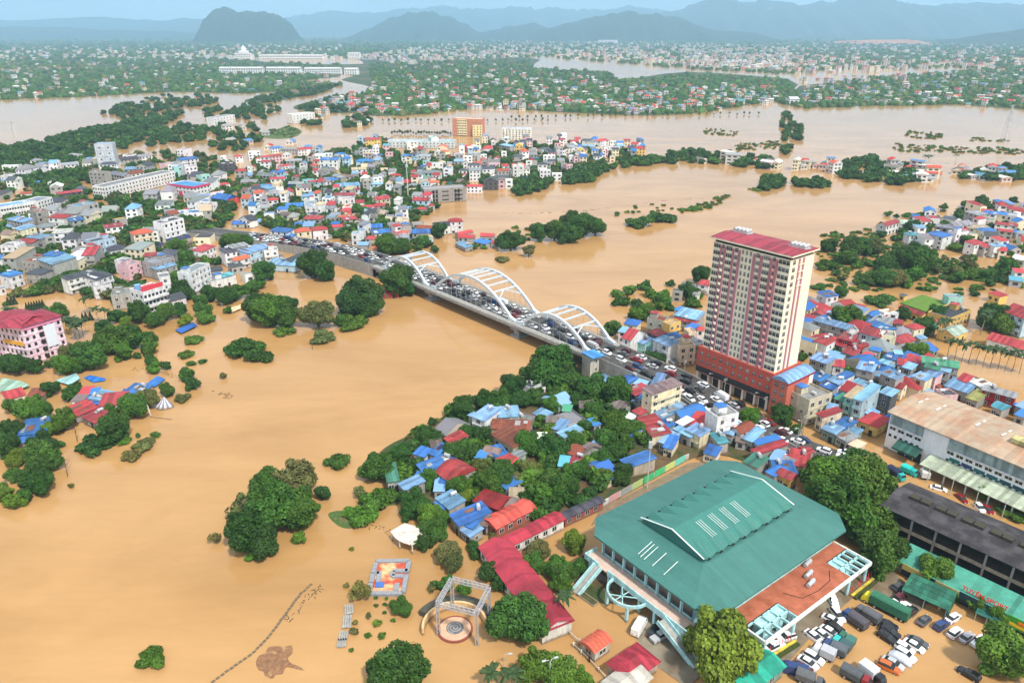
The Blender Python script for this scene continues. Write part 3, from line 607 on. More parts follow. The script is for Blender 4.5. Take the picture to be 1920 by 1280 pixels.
for k in range(9): mb = MB(); mb.box(15+k*6, 15.35+k*6, -5.8, -5.45, -.5, 3.5); mb.build('canopy_post', mWALL, mk, lin(210,210,205))
for k in range(14): mb = MB(); mb.box(19+k*3.4, 21.9+k*3.4, -.1, 0, 5.3, 6.4); mb.build('shop_sign', mPAINT, mk, random.choice([lin(30,76,84), lin(36,98,104), lin(52,70,110), lin(40,110,100)]))
for k in range(3): mb = MB(); mb.box(4.5+k*2.4, 6.6+k*2.4, -.1, 0, .2, 3.4); mb.build('doorway', mDARK, mk)

# ---------------------------------------------------------------- long dark-roofed market shed
mSOOT = M('sooty_roof', (0.040, 0.036, 0.040, 1), rough=.85, noise=.35, nscale=.25, ribs=('X', 12.0), ribd=.3, second=(.075,.068,.072,1), sscale=.3)
sh = empty('market_shed', (96.6, 154.8, 0), R(-50.2)); tag(sh, 'long open-sided market shed with sooty black roof and concrete columns', 'building')
LS, DS, HS = 46, 15.0, 8.8
mb = MB(); mb.poly([(-4,-.8,HS),(LS,-.8,HS),(LS,DS/2,HS+1.5),(-4,DS/2,HS+1.5)]); mb.poly([(-4,DS/2,HS+1.5),(LS,DS/2,HS+1.5),(LS,DS+.6,HS),(-4,DS+.6,HS)]); mb.poly([(-4,-.8,HS-.15),(-4,DS+.6,HS-.15),(LS,DS+.6,HS-.15),(LS,-.8,HS-.15)]); mb.quad((-4,-.8,HS-.15),(LS,-.8,HS-.15),(LS,-.8,HS),(-4,-.8,HS)); mb.build('roof', mSOOT, sh)
for k in range(7):
    for j in range(2): mb = MB(); x = k*6.2+j*2.6; mb.box(x, x+2.2, DS/2-1.6, DS/2+.6, HS+1.05, HS+1.95); mb.build('roof_vent', M('vent', (.05,.045,.03,1)) if k+j == 0 else bpy.data.materials['vent'], sh)
for k in range(9): mb = MB(); mb.box(k*5.6-2, k*5.6-1.55, .1, .5, -.5, HS-.15); mb.build('column', mCONC, sh); 
for k in range(9): mb = MB(); mb.box(k*5.6-2, k*5.6-1.55, DS-.6, DS-.2, -.5, HS-.15); mb.build('column', mCONC, sh)
mb = MB(); mb.box(-4, LS, .55, DS-1, 4.3, 4.7); mb.build('floor_slab', M('dark_floor', (.07,.055,.04,1), rough=.9, noise=.35, nscale=.5), sh)  # shed floors, partitions and back wall coloured very dark brown to near black
mb = MB(); mb.box(-4, LS, .6, DS-1, -.3, .12); mb.build('ground_slab', bpy.data.materials['dark_floor'], sh)
for k in range(8): mb = MB(); mb.box(k*5.6-1.8, k*5.6-1.6, 5.5, DS-1, .12, 8.6); mb.build('partition', M('dark_partition', (.035,.03,.028,1)) if k == 0 else bpy.data.materials['dark_partition'], sh)
mb = MB(); mb.box(-4, LS, 5.3, 5.45, .12, 8.4); mb.build('inner_wall', bpy.data.materials['dark_partition'], sh)
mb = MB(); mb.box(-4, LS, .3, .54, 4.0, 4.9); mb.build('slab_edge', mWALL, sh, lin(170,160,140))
mb = MB(); mb.box(-4, LS, DS-.95, DS-.7, -.5, 8.4); mb.build('back_wall', M('dark_wall', (.05,.045,.04,1), noise=.3), sh)
# green-roofed shops with the sign
gs = empty('shop_row', (92.0, 142.5, 0), R(-49.4)); tag(gs, 'row of low shops with green metal roof and red sport shop letters', 'building')
mb = MB(); mb.box(0, 42, .6, 6.4, -.5, 3.6); mb.build('wall', mWALL, gs, lin(120,130,120))
mb = MB(); mb.poly([(-.5,-.4,3.7),(42,-.4,3.7),(42,7,4.9),(-.5,7,4.9)]); mb.poly([(-.5,-.4,3.55),(-.5,7,4.75),(42,7,4.75),(42,-.4,3.55)]); mb.quad((-.5,-.4,3.55),(42,-.4,3.55),(42,-.4,3.7),(-.5,-.4,3.7)); mb.build('roof', mROOF, gs, lin(70,142,122))
def face_board(parent, name, x0, x1, z0, z1, y, color):
    mb = MB(); mb.box(x0, x1, y-.12, y, z0, z1); return mb.build(name, mPAINT, parent, color)
face_board(gs, 'sign_board', 1.2, 6, 2.4, 3.9, -.45, lin(196,172,96))
face_board(gs, 'sign_board', 8.6, 13.7, 2.3, 3.7, -.45, lin(190,170,110))
bd = face_board(gs, 'sign_board', 13.8, 23.2, 1.9, 3.9, -.45, lin(30,58,62))
face_board(gs, 'sign_board', 23.4, 33, 1.4, 4.2, -.45, lin(64,150,50)); face_board(gs, 'sign_stripe', 24, 32.4, 2.0, 2.7, -.6, lin(225,190,40)); face_board(gs, 'sign_stripe', 25.5, 31, 2.9, 3.6, -.6, lin(226,120,40))
for k in range(16): face_board(gs, 'shop_front', 1+k*2.55, 3.1+k*2.55, .1, 2.2, .58, (.03,.03,.03,1))
def text(body, size, mat, parent, loc, rot, ext=.05, name='lettering'):
    cu = bpy.data.curves.new(name, 'FONT'); cu.body = body; cu.size = size; cu.extrude = ext; cu.align_x = 'CENTER'; cu.align_y = 'CENTER'; cu.offset = .012*size
    tmp = bpy.data.objects.new(name, cu); COL.objects.link(tmp); dg = bpy.context.evaluated_depsgraph_get(); dg.update()
    me = bpy.data.meshes.new_from_object(tmp.evaluated_get(dg)); bpy.data.objects.remove(tmp); me.materials.clear(); me.materials.append(mat)
    o = link(name, me, parent, loc=loc, rot=rot); return o
mRED = M('red_letters', lin(206,32,40), rough=.5, noise=.05)
text('TUYÊN SPORT', 1.42, mRED, gs, (18.4, .2, 4.62), (R(72), 0, 0), .10)

# ---------------------------------------------------------------- red-roofed wings between the park and the hall
def P2(px, py, z): p = gp(px, py, z); return p
def long_roof(name, a, b, width, h, rise, color, wall, label, wincol=True, hipend=False):
    """a, b: ends of the ridge line on the ground plan"""
    a = Vector(a); b = Vector(b); d = b-a; L = d.length; e = empty(name, (a.x, a.y, 0), math.atan2(d.y, d.x)); w = width/2
    mb = MB(); mb.box(0, L, -w+.5, w-.5, -.5, h-.05); mb.poly([(0,-w+.5,h-.04),(0,w-.5,h-.04),(0,0,h+rise-.1)][::-1]); mb.poly([(L,-w+.5,h-.04),(L,w-.5,h-.04),(L,0,h+rise-.1)]); mb.build('wall', mWALL, e, wall)
    mb = MB(); o_ = .5
    mb.quad((-o_,-w,h),(L+o_,-w,h),(L+o_,0,h+rise),(-o_,0,h+rise)); mb.quad((-o_,0,h+rise),(L+o_,0,h+rise),(L+o_,w,h),(-o_,w,h)); mb.quad((-o_,-w,h-.12),(-o_,w,h-.12),(L+o_,w,h-.12),(L+o_,-w,h-.12))
    for y in (-w, w): mb.quad((-o_,y,h-.12),(L+o_,y,h-.12),(L+o_,y,h),(-o_,y,h))
    mb.build('roof', mROOF, e, color)
    n = int(L/3)
    for k in range(n):
        for sg in (-1, 1): put_window(e, WIN, 1.6+k*3, sg*(w-.5), h*.55, 1.5, 1.4, 0 if sg < 0 else math.pi)
    return tag(e, label, 'building')
RR = lin(158,50,64)
long_roof('school_wing', (-4.5, 148.8), (9.6, 121.5), 8.2, 3.8, 1.5, RR, lin(215,214,205), 'long red metal-roofed wing left of the sports hall')
long_roof('school_wing', (-1, 150.2), (12.3, 160.5), 4.6, 3.4, .7, lin(166,50,64), lin(222,220,214), 'narrow red-roofed wing joined behind the long red roof')
long_roof('shed', (-5.5, 157), (4.5, 165.5), 6.0, 3.6, .9, lin(200,84,72), lin(170,90,76), 'faded orange-red shed behind the red-roofed wings')
long_roof('shed', (-8.6, 168.5), (-2.2, 165.0), 6.8, 4.2, .6, lin(128,36,36), lin(120,60,50), 'dark maroon shed behind the faded orange shed')
long_roof('covered_walk', (13.2, 160.9), (24, 168.6), 3.2, 3.0, .35, lin(72,70,80), lin(150,80,74), 'low dark-roofed covered walk behind the hall garden')
# wall and hoardings behind the hall
wl = empty('boundary_wall', gp(1118, 958), 0); wa, wb = gp(1118, 958), gp(1290, 862); wv = wb-wa; wl.rotation_euler = (0, 0, math.atan2(wv.y, wv.x))
mb = MB(); mb.box(0, wv.length, -.15, .15, -.3, 2.2); mb.build('wall', mWALL, wl, lin(196,198,190))
for k, c_ in enumerate([lin(200,150,150), lin(150,150,146), lin(170,190,120), lin(60,180,110), lin(70,190,120), lin(190,205,120), lin(110,200,180)]): mb = MB(); a_ = wv.length*(.12+.12*k); mb.box(a_, a_+wv.length*.11, -.24, -.16, .6, 2.7); mb.build('hoarding', mPAINT, wl, c_)
tag(wl, 'boundary wall with coloured hoardings behind the sports hall', 'wall')
land('side_lane', [(1108,985),(1125,955),(1290,868),(1338,862),(1330,872),(1180,945)], .10, M('lane_soil', (.22,.16,.10,1), rough=.95, noise=.25), soft=0)

# ---------------------------------------------------------------- riverside park: platform, canopy, steel cube, plaza
pf = empty('planter_platform', gp(729, 1080, 0), R(0)); tag(pf, 'low grey-kerbed platform with red paved bays standing in the flooded park', 'platform')
def pk(px, py, z=.55): q = gp(px, py, z)-pf.location; return (q.x, q.y)
mKERB = M('grey_kerb', (.27,.28,.30,1), rough=.85, noise=.2, nscale=1.5); mPAVE = M('red_paving', lin(188,84,62), rough=.85, noise=.25, nscale=1.2, second=lin(214,176,128), sscale=.25, spos=(.45,.58))
mb = MB(); mb.prism([pk(x,y,.3) for x,y in ((694,1113),(753,1113),(766,1049),(705,1048))], -.4, .3); mb.build('paving', mPAVE, pf)
def kerb(x0, y0, x1, y1, w=1.1, z=.75):
    a = Vector(pk(x0,y0,z)); b = Vector(pk(x1,y1,z)); mb = MB(); mb.bar((a.x,a.y,z/2), (b.x,b.y,z/2), w, z); mb.build('kerb', mKERB, pf)
for q in ((694,1110,754,1110),(756,1108,762,1076),(763,1070,767,1051),(705,1050,767,1049),(705,1054,700,1072),(699,1074,696,1090),(695,1092,693,1108),(704,1072,711,1072),(711,1070,709,1090),(737,1068,764,1068),(735,1078,758,1078),(737,1069,735,1078),(745,1092,742,1106)): kerb(*q)
mb = MB(); c_ = pk(712,1096,.4); mb.box(c_[0]-1.0, c_[0]+1.0, c_[1]-.8, c_[1]+.8, .3, .62); mb.build('blue_panel', mPAINT, pf, lin(70,110,180))
aw = empty('shade_canopy', gp(767, 1018, 0), R(-42)); tag(aw, 'white slatted shade canopy on posts at the park edge', 'canopy')
for k in range(12): mb = MB(); x = -4.2+k*.7; y_ = 2.4+.9*math.sin(k/11*math.pi); mb.box(x, x+.6, -y_, y_, 2.75+.02*(k%2), 2.87+.02*(k%2)); mb.build('slat', mWALL, aw, lin(226,216,204))
for x, y in ((-3.9,-2.2),(3.9,-2.2),(0,-3.0),(-3.9,2.2),(3.9,2.2)): mb = MB(); mb.box(x-.12,x+.12,y-.12,y+.12,-.3,2.75); mb.build('post', mWALL, aw, lin(226,216,204))
cb = empty('steel_cube_frame', (-10.35, 124.8, 0), 0); tag(cb, 'open lattice steel cube frame standing over the round plaza', 'frame')
ct = [gp(847,1085,8.6), gp(917,1102,8.6), gp(893,1149,8.6), gp(820,1131,8.6)]; ct = [c_-cb.location for c_ in ct]
mTRUSS = M('truss_steel', (.42,.42,.43,1), rough=.45, noise=.1, metal=.2)
def truss(a, b, w=.75, name='truss'):
    a = Vector(a); b = Vector(b); d = (b-a).normalized(); up = Vector((0,0,1)) if abs(d.z) < .9 else Vector((1,0,0)); x = d.cross(up).normalized()*w/2; y = x.cross(d).normalized()*w/2; mb = MB()
    cs = [x+y, x-y, -x-y, -x+y]
    for c_ in cs: mb.bar(a+c_, b+c_, .16)
    n = max(3, int((b-a).length/1.0))
    for k in range(n):
        p, q = a+(b-a)*k/n, a+(b-a)*(k+1)/n
        for j in range(4): mb.bar(p+cs[j], q+cs[(j+1)%4], .09)
    return mb.build(name, mTRUSS, cb)
for k in range(4):
    truss(ct[k], ct[(k+1)%4]); truss((ct[k].x, ct[k].y, -.4), ct[k], .6, 'leg')
pz = empty('round_plaza', gp(853,1180,0), 0); tag(pz, 'round paved plaza with a dark spiral and red rim', 'plaza')
mb = MB(); mb.cyl(0, 0, -.4, .35, 3.9, 40); mb.build('rim', M('red_rim', lin(136,72,60), rough=.9), pz)
mb = MB(); mb.cyl(0, 0, .0, .40, 3.45, 40); mb.build('paving', M('plaza_paving', lin(204,166,136), rough=.85, noise=.2, nscale=1.2), pz)
mSPI = M('dark_paving', (.16,.155,.16,1), rough=.85, noise=.2)
mb = MB(); mb.cyl(0, .2, .1, .43, 1.9, 32); mb.build('paving_disc', mSPI, pz)
mb = MB(); sp = [(.25*k/6*math.cos(k*.42), .2+.25*k/6*math.sin(k*.42), .45) for k in range(4, 42)]; mb.tube(sp, [.09]*len(sp), 5); mb.build('spiral', M('pale_paving', (.42,.40,.38,1)), pz)
def arc_wall(name, cx, cy, r0, r1, a0, a1, z0, z1, mat, color, n=22):
    mb = MB()
    for k in range(n):
        a, b = a0+(a1-a0)*k/n, a0+(a1-a0)*(k+1)/n; P = [(cx+r*math.cos(t), cy+r*math.sin(t)) for r, t in ((r0,a),(r1,a),(r1,b),(r0,b))]
        mb.prism(P, z0, z1)
    return mb.build(name, mat, None, color)
cw = arc_wall('curved_wall', 0, 0, 6.6, 7.1, R(12), R(190), -.4, 2.1, mWALL, lin(226,190,140)); cw.location = gp(853,1183,0); tag(cw, 'curved cream wall arcing behind the round plaza', 'wall')
tr_ = arc_wall('curved_terrace', 0, 0, 7.15, 9.6, R(5), R(150), -.4, 1.5, M('dark_terrace', (.085,.08,.06,1), rough=.95, noise=.3, nscale=1), None); tr_.location = gp(853,1183,0); tag(tr_, 'dark curved terrace behind the cream curved wall', 'terrace')
# stepping-stone kerb across the river edge, benches, mud flat
kpts = [(395,1280),(430,1255),(455,1238),(480,1218),(505,1192),(525,1165),(545,1138),(562,1115),(585,1093)]
mSTONE = M('wet_stone', (.16,.125,.085,1), rough=.9, noise=.3, nscale=2, bump=.3)
ksum = [gp(x, y, 0) for x, y in kpts]; km = empty('stone_kerb', ksum[4], 0); tag(km, 'curved line of half-sunken stone kerb blocks in the river edge', 'kerb')
for a, b in zip(ksum, ksum[1:]):
    n = max(2, int((b-a).length/.95)); 
    for k in range(n):
        p = a+(b-a)*(k+.5)/n; d = (b-a).normalized(); mb = MB(); L_ = (b-a).length/n*.36
        q = Vector((-d.y, d.x, 0)); p = p+q*random.uniform(-.1, .1)-km.location
        mb.bar(p-d*L_+Vector((0,0,-.1)), p+d*L_+Vector((0,0,-.1)), .55, .5+random.uniform(-.1,.12)); mb.build('stone', mSTONE, km)
mf = [(480,1240),(486,1228),(497,1224),(503,1213),(520,1210),(533,1212),(546,1209),(549,1222),(540,1232),(545,1242),(560,1248),(571,1256),(556,1253),(536,1250),(530,1262),(517,1264),(511,1271),(497,1266),(494,1258),(484,1254)]
land('mud_flat', mf, .05, M('mud', (.25,.125,.06,1), rough=.5, noise=.35, nscale=1.2, second=(.42,.25,.11,1), sscale=.7, spos=(.55,.7)), soft=3)
bi = 0
for x0, y0, x1, y1 in ((654,1132,655,1150),(652,1152,650,1176),(646,1182,642,1200),(642,1196,640,1212)):
    a, b = gp(x0,y0,.4), gp(x1,y1,.4); e = empty('park_bench', ((a.x+b.x)/2, (a.y+b.y)/2, 0), math.atan2(b.y-a.y, b.x-a.x)); L_ = (b-a).length/2
    for k in range(4): mb = MB(); mb.box(-L_, L_, -1.0+k*.5, -.6+k*.5, .32, .44); mb.build('slab', mCONC, e)
    for s in (-1, 1): mb = MB(); mb.box(s*L_*.7-.15, s*L_*.7+.15, -.8, .8, -.4, .32); mb.build('leg', mCONC, e)
    later(e, 'pale concrete bench slabs half-sunk in the flooded park', 'bench', 'benches in the flooded park')
# gatehouse and gate near the bottom edge
gh = empty('gatehouse', gp(1117, 1222, 0), R(40)); tag(gh, 'small gatehouse with a ribbed orange-red tile roof at the hall gate', 'gatehouse')
mb = MB(); mb.box(-2.2, 2.2, -1.8, 1.8, -.4, 2.9); mb.build('wall', mWALL, gh, lin(206,198,186))
mb = MB(); n = 8; pr = [(-2.2+4.4*k/n, 3.0+.8*math.sin(math.pi*k/n)) for k in range(n+1)]
for (ya, za), (yb, zb) in zip(pr, pr[1:]): mb.quad((-2.8,ya,za),(2.8,ya,za),(2.8,yb,zb),(-2.8,yb,zb))
for x in (-2.8, 2.8): mb.poly([(x, y, z) for y, z in pr])
mb.build('roof', mTILE, gh, lin(196,92,70))
for k in range(6): mb = MB(); x = -2.5+k; 
for k in range(6):
    mb = MB(); x = -2.5+k
    for (ya, za), (yb, zb) in zip(pr, pr[1:]): mb.bar((x, ya, za+.05), (x, yb, zb+.05), .16, .12)
    mb.build('roof_rib', mTILE, gh, lin(206,120,96))
put_window(gh, WIN, 0, -1.8, 1.7, 2.0, 1.1); put_window(gh, WIN, -2.2, 0, 1.7, 1.6, 1.1, R(-90))
def fence(name, pix, label, h=1.0, step=2.2, col=lin(220,216,206)):
    P = [gp(x, y, 0) for x, y in pix]; e = empty(name, P[0], 0); o0 = P[0]
    for a, b in zip(P, P[1:]):
        mb = MB(); 
        for z in (.35, .8): mb.bar(a-o0+Vector((0,0,z*h)), b-o0+Vector((0,0,z*h)), .1)
        mb.build('rail', mWALL, e, col); n = max(1, int((b-a).length/step))
        for k in range(n+1): p = a+(b-a)*k/n-o0; mb = MB(); mb.box(p.x-.15, p.x+.15, p.y-.15, p.y+.15, -.4, h*1.15); mb.build('post', mWALL, e, col)
    return tag(e, label, 'fence')
fence('gate_fence', [(1075,1212),(1105,1240),(1140,1278)], 'white post fence running past the gatehouse')
fence('gate_beam', [(1048,1172),(1086,1208)], 'white sliding gate between red wing and gatehouse', 1.4, 5)
pr_ = empty('gate_pavilion', gp(1186, 1262, 0), R(38)); tag(pr_, 'red hipped-roof pavilion at the bottom edge by the gate', 'pavilion')
mb = MB(); mb.box(-4.0, 4.0, -2.8, 2.8, -.4, 3.0); mb.build('wall', mWALL, pr_, lin(180,170,160))
mb = MB(); a_ = [(-4.6,-3.4,3.0),(4.6,-3.4,3.0),(4.6,3.4,3.0),(-4.6,3.4,3.0)]; r0, r1 = (-1.4,0,4.3),(1.4,0,4.3)
mb.poly([a_[0],a_[1],r1,r0]); mb.poly([a_[1],a_[2],r1]); mb.poly([a_[2],a_[3],r0,r1]); mb.poly([a_[3],a_[0],r0]); mb.build('roof', mROOF, pr_, lin(160,48,62))
long_roof('shed', (19.5, 105.5), (25.5, 110.5), 6, 3.0, .8, lin(188,182,170), lin(170,160,150), 'pale grey-roofed shed cut by the bottom edge of the picture')
fr = gp(1085,1085); fl_ = empty('flower_bed', gp(1095,1118), R(-48)); tag(fl_, 'long white-kerbed flower bed beside the turquoise walkway', 'flower bed')
mb = MB(); mb.box(-3.6, 3.6, -.8, .8, -.3, .25); mb.build('soil', mSOIL, fl_)
for q in ((-3.7,3.7,-.95,-.8),(-3.7,3.7,.8,.95),(-3.7,-3.55,-.8,.8),(3.55,3.7,-.8,.8)): mb = MB(); mb.box(*q, -.3, .35); mb.build('kerb', mWALL, fl_, lin(226,224,214))
# covered bike shed of green sheets in the car park and the bottom-left green roof
def sheet_shed(name, px, py, w, d, h, rz, color, label, open_front=True):
    e = empty(name, gp(px, py, 0), R(rz))
    for k in range(4): y0, y1 = -d/2+d*k/4, -d/2+d*(k+1)/4-.06; mb = MB(); mb.poly([(-w/2,y0,h+.25*k),(w/2,y0,h+.25*k),(w/2,y1,h+.25*k+.2),(-w/2,y1,h+.25*k+.2)]); mb.poly([(-w/2,y0,h+.25*k-.06),(-w/2,y1,h+.25*k+.14),(w/2,y1,h+.25*k+.14),(w/2,y0,h+.25*k-.06)]); mb.build('roof_sheet', mROOF, e, color)
    mb = MB(); mb.box(w/2-.1, w/2, -d/2+.2, d/2-.2, -.3, h); mb.box(-w/2, w/2, d/2-.25, d/2-.12, -.3, h+.7); mb.build('side_sheet', mROOFY, e, color)
    for x in (-w/2+.2, 0, w/2-.3): mb = MB(); mb.box(x-.08, x+.08, -d/2+.3, -d/2+.46, -.3, h); mb.build('post', mSTEEL, e)
    return tag(e, label, 'shed')
sheet_shed('bicycle_shed', 1737, 1128, 9.6, 6.4, 2.7, -44, lin(44,104,84), 'dark green sheet-metal shelter standing in the flooded car park')
sheet_shed('shelter', 1850, 1165, 4.6, 3.4, 2.2, -44, lin(40,100,88), 'small dark green shelter under the trees right of the car park')
long_roof('shed', (43.5, 107), (52.5, 113.5), 6.6, 3.2, .9, lin(40,156,132), lin(120,150,140), 'bright green roofed shed at the bottom edge by the round tree')
for px, py, ln in ((1325,1068,1),): pass
for px0, py0, px1, py1, lb in ((1448,1232,1492,1204,'yellow-topped hedge planter nearest the terrace wing'),(1597,1120,1637,1088,'yellow-topped hedge planter by the yellow truck')):
    a, b = gp(px0,py0,0), gp(px1,py1,0); e = empty('hedge_planter', (a+b)/2, math.atan2((b-a).y, (b-a).x)); L_ = (b-a).length/2; tag(e, lb, 'planter')
    mb = MB(); mb.box(-L_, L_, -.25, .35, -.2, .75); mb.build('wall', mWALL, e, lin(222,200,70)); mb = MB(); mb.box(-L_, L_, -1.1, -.26, -.2, .5); mb.build('hedge', mBARK if False else M('hedge', (.06,.075,.015,1), rough=.95, noise=.4, nscale=3, bump=1, bscale=5), e)
    for k in range(9): mb = MB(); x = -L_+L_*2*k/8; mb.bar((x, .5, .2), (x+.5, 1.1, 1.9), .1); mb.build('flag_pole', mPAINT, e, lin(200,40,46))
# blue tarpaulins, half-sunk roofs and floating things near the left bank
def sheet(name, pix, z, color, label, thick=.15, sag=.25):
    P = [gp(x, y, z) for x, y in pix]; c_ = sum(P, Vector())/len(P); e = empty(name, (c_.x, c_.y, 0)); n = len(P)
    mb = MB(); top = Vector((0,0,z+sag))
    for k in range(n):
        a, b = P[k]-e.location, P[(k+1)%n]-e.location; mb.poly([a, b, top]); mb.poly([a-Vector((0,0,thick)), top-Vector((0,0,thick)), b-Vector((0,0,thick))]); mb.quad(a-Vector((0,0,thick)), b-Vector((0,0,thick)), b, a)
    mb.build('sheet', mROOF, e, color)
    for k in range(n): a = P[k]-e.location; a = a*.86; mb = MB(); mb.box(a.x-.12, a.x+.12, a.y-.12, a.y+.12, -.4, z); mb.build('post', mCONC, e)
    return tag(e, label, 'roof')
sheet('sunken_roof', [(157,707),(170,703),(198,709),(196,713),(174,716)], .45, lin(40,110,196), 'bright blue tarpaulin roof awash left of the blue square one')
sheet('sunken_roof', [(270,722),(295,704),(310,710),(300,718),(290,725)], .6, lin(56,112,180), 'blue square roof awash near the left bank shrubs')
sheet('sunken_roof', [(103,713),(143,699),(150,709),(130,721)], 1.0, lin(150,190,190), 'pale turquoise roof awash below the pink hotel')
sheet('sunken_roof', [(0,715),(5,708),(40,714),(56,722),(38,728),(0,733)], 1.2, lin(150,180,160), 'green-edged sand-coloured roof awash at the left edge')
sheet('sunken_roof', [(228,735),(232,728),(262,732),(268,738),(250,741)], .8, lin(40,90,180), 'dark blue roof behind the crimson roof group')
sheet('sunken_roof', [(424,578),(455,570),(461,574),(434,585)], .9, lin(226,204,160), 'cream barge roof afloat by the island trees')
sheet('sunken_roof', [(328,618),(362,604),(370,610),(340,624)], .9, lin(50,96,168), 'blue roof of a sunken boathouse below the bank trees')
tn = empty('striped_tent', gp(311, 760, 0), 0); tag(tn, 'collapsed white and grey striped tent canopy in the river', 'tent')
for k in range(9): mb = MB(); a0, a1 = R(-150+k*15), R(-150+(k+1)*15); mb.poly([(0,0,3.4),(3.6*math.cos(a0),3.6*math.sin(a0),.3),(3.6*math.cos(a1),3.6*math.sin(a1),.3)]); mb.poly([(0,0,3.3),(3.6*math.cos(a1),3.6*math.sin(a1),.2),(3.6*math.cos(a0),3.6*math.sin(a0),.2)]); mb.build('stripe', mWALL, tn, lin(220,220,226) if k%2 else lin(120,124,140))
mb = MB(); mb.bar((0,0,-.4), (0,0,3.4), .14); mb.build('pole', mSTEEL, tn)
lp_ = empty('leaning_post', gp(284, 782, 0), 0); mb = MB(); mb.bar((0,0,-.3), (-.6,0,4.6), .3); mb.build('post', mWALL, lp_, lin(224,220,210)); mb = MB(); mb.bar((0,0,.15), (7.5,-1.6,.1), .25); mb.build('fallen_beam', mWALL, lp_, lin(210,190,170)); tag(lp_, 'white post and fallen beam by the striped tent', 'post')
# street lamps and masts
def lamp(px, py, h, rz, label, double=False):
    e = empty('street_lamp', gp(px, py, 0), R(rz)); mb = MB(); mb.tube([(0,0,-.4),(0,0,h*.9),(.3,0,h)], [.13,.1,.08], 6); mb.build('pole', mSTEEL, e)
    for s in ((1, -1) if double else (1,)): mb = MB(); mb.bar((.2*s,0,h), (1.3*s,0,h+.15), .09); mb.box(min(s*.9,s*1.7), max(s*.9,s*1.7), -.2, .2, h+.1, h+.25); mb.build('lamp_head', mSTEEL, e)
    return tag(e, label, 'lamp')
lamp(1030,1290,7.5,20,'twin-headed grey lamp post over the bottom-edge hedge', True); lamp(945,1254,4,0,'thin lamp post standing in the flooded park'); lamp(1243,668,7,0,'street lamp beside the bridge-end houses')
lamp(1334,728,6,200,'street lamp at the left corner of the tower podium'); lamp(1420,765,6,200,'street lamp at the right corner of the tower podium'); lamp(1492,845,8,200,'tall street lamp in the middle of the road traffic'); lamp(1499,818,6,200,'street lamp by the flooded roadside shops')
mst = empty('floodlight_mast', gp(1213, 915, 0)); mb = MB(); mb.tube([(0,0,-.3),(0,0,15)], [.22,.12], 6); mb.build('pole', mSTEEL, mst); mb = MB(); mb.box(-.5,.5,-.3,.3,13.2,15.2); mb.build('floodlight', mSTEEL, mst); tag(mst, 'tall floodlight mast behind the green hall roof', 'mast')
mst = empty('radio_mast', gp(765.5, 374, 0)); mb = MB(); mb.tube([(0,0,-.3),(0,0,27)], [.35,.2], 6); mb.build('pole', mWALL, mst, lin(230,235,235)); mb = MB(); mb.cyl(0,0,24.5,26.5,1.1,8); mb.build('antenna', mSTEEL, mst); tag(mst, 'white radio mast standing among trees in the middle town', 'mast')
lattice('transmission_tower', gp(1882, 268, 0), .4, 42, 3.2, mSTEEL, 'pale lattice power pylon in the flooded plain at right', 'pylon', 3)
lattice('transmission_tower', gp(31, 268, 0), .4, 24, 2.2, mSTEEL, 'grey lattice pylon in the river at far left', 'pylon', 3)
mst = empty('red_mast', gp(3, 280, 0)); mb = MB(); mb.bar((0,0,-.4), (-.6,0,27), 1.1); mb.build('mast', mPAINT, mst, lin(150,40,40)); mb = MB(); mb.bar((0,0,3), (3.5,0,-.3), .5); mb.build('stay', mPAINT, mst, lin(150,40,40)); tag(mst, 'red mast rising from the river at the left edge', 'mast')
for px, py, h, nn in ((1737,905,6,'first'),(1781,928,6,'second'),(1826,953,6,'third'),(1876,977,6,'fourth')): lamp(px, py, 5.5, 40, 'lamp post by the dark shed, %s from left' % nn)
# ---------------------------------------------------------------- houses
ROOFC = dict(b=(lin(62,116,182),'blue'), l=(lin(124,164,200),'light blue'), r=(lin(172,66,70),'red'), o=(lin(196,98,72),'orange'), t=(lin(140,78,58),'rusty brown'), g=(lin(140,142,146),'grey'),
    k=(lin(78,82,90),'dark slate'), n=(lin(74,136,112),'green'), c=(lin(92,168,180),'turquoise'), e=(lin(176,204,186),'mint'), w=(lin(222,224,224),'white'), p=(lin(128,112,108),'brown-grey'),
    y=(lin(226,180,60),'yellow'), s=(lin(196,176,146),'sand'), v=(lin(104,160,58),'grass green'), u=(lin(56,62,110),'navy'), m=(lin(168,168,96),'olive'))
WALLC = dict(w=(lin(228,228,226),'white'), g=(lin(166,164,158),'grey'), c=(lin(228,214,184),'cream'), y=(lin(226,192,112),'yellow'), p=(lin(224,186,190),'pink'), b=(lin(178,204,216),'pale blue'),
    t=(lin(156,204,196),'mint'), k=(lin(92,92,96),'dark'), r=(lin(164,40,44),'red'), n=(lin(118,140,126),'green-grey'), B=(lin(44,80,160),'blue'), o=(lin(206,132,96),'orange'), s=(lin(196,182,160),'sand'))
RT = dict(m='metal', g='gabled', G='gabled', h='hipped', f='flat', a='arched')
TANK = MB(); TANK.tube([(-.9,0,.75),(.9,0,.75)], [.55,.55], 10); TANK.box(-.7,-.5,-.4,.4,0,.4); TANK.box(.5,.7,-.4,.4,0,.4); TANK = TANK.mesh('water_tank', mSTEEL)
DOOR = MB(); DOOR.box(-.5,.5,-.06,.02,0,1); DOOR = DOOR.mesh('door', mDARK)
NH = [0]
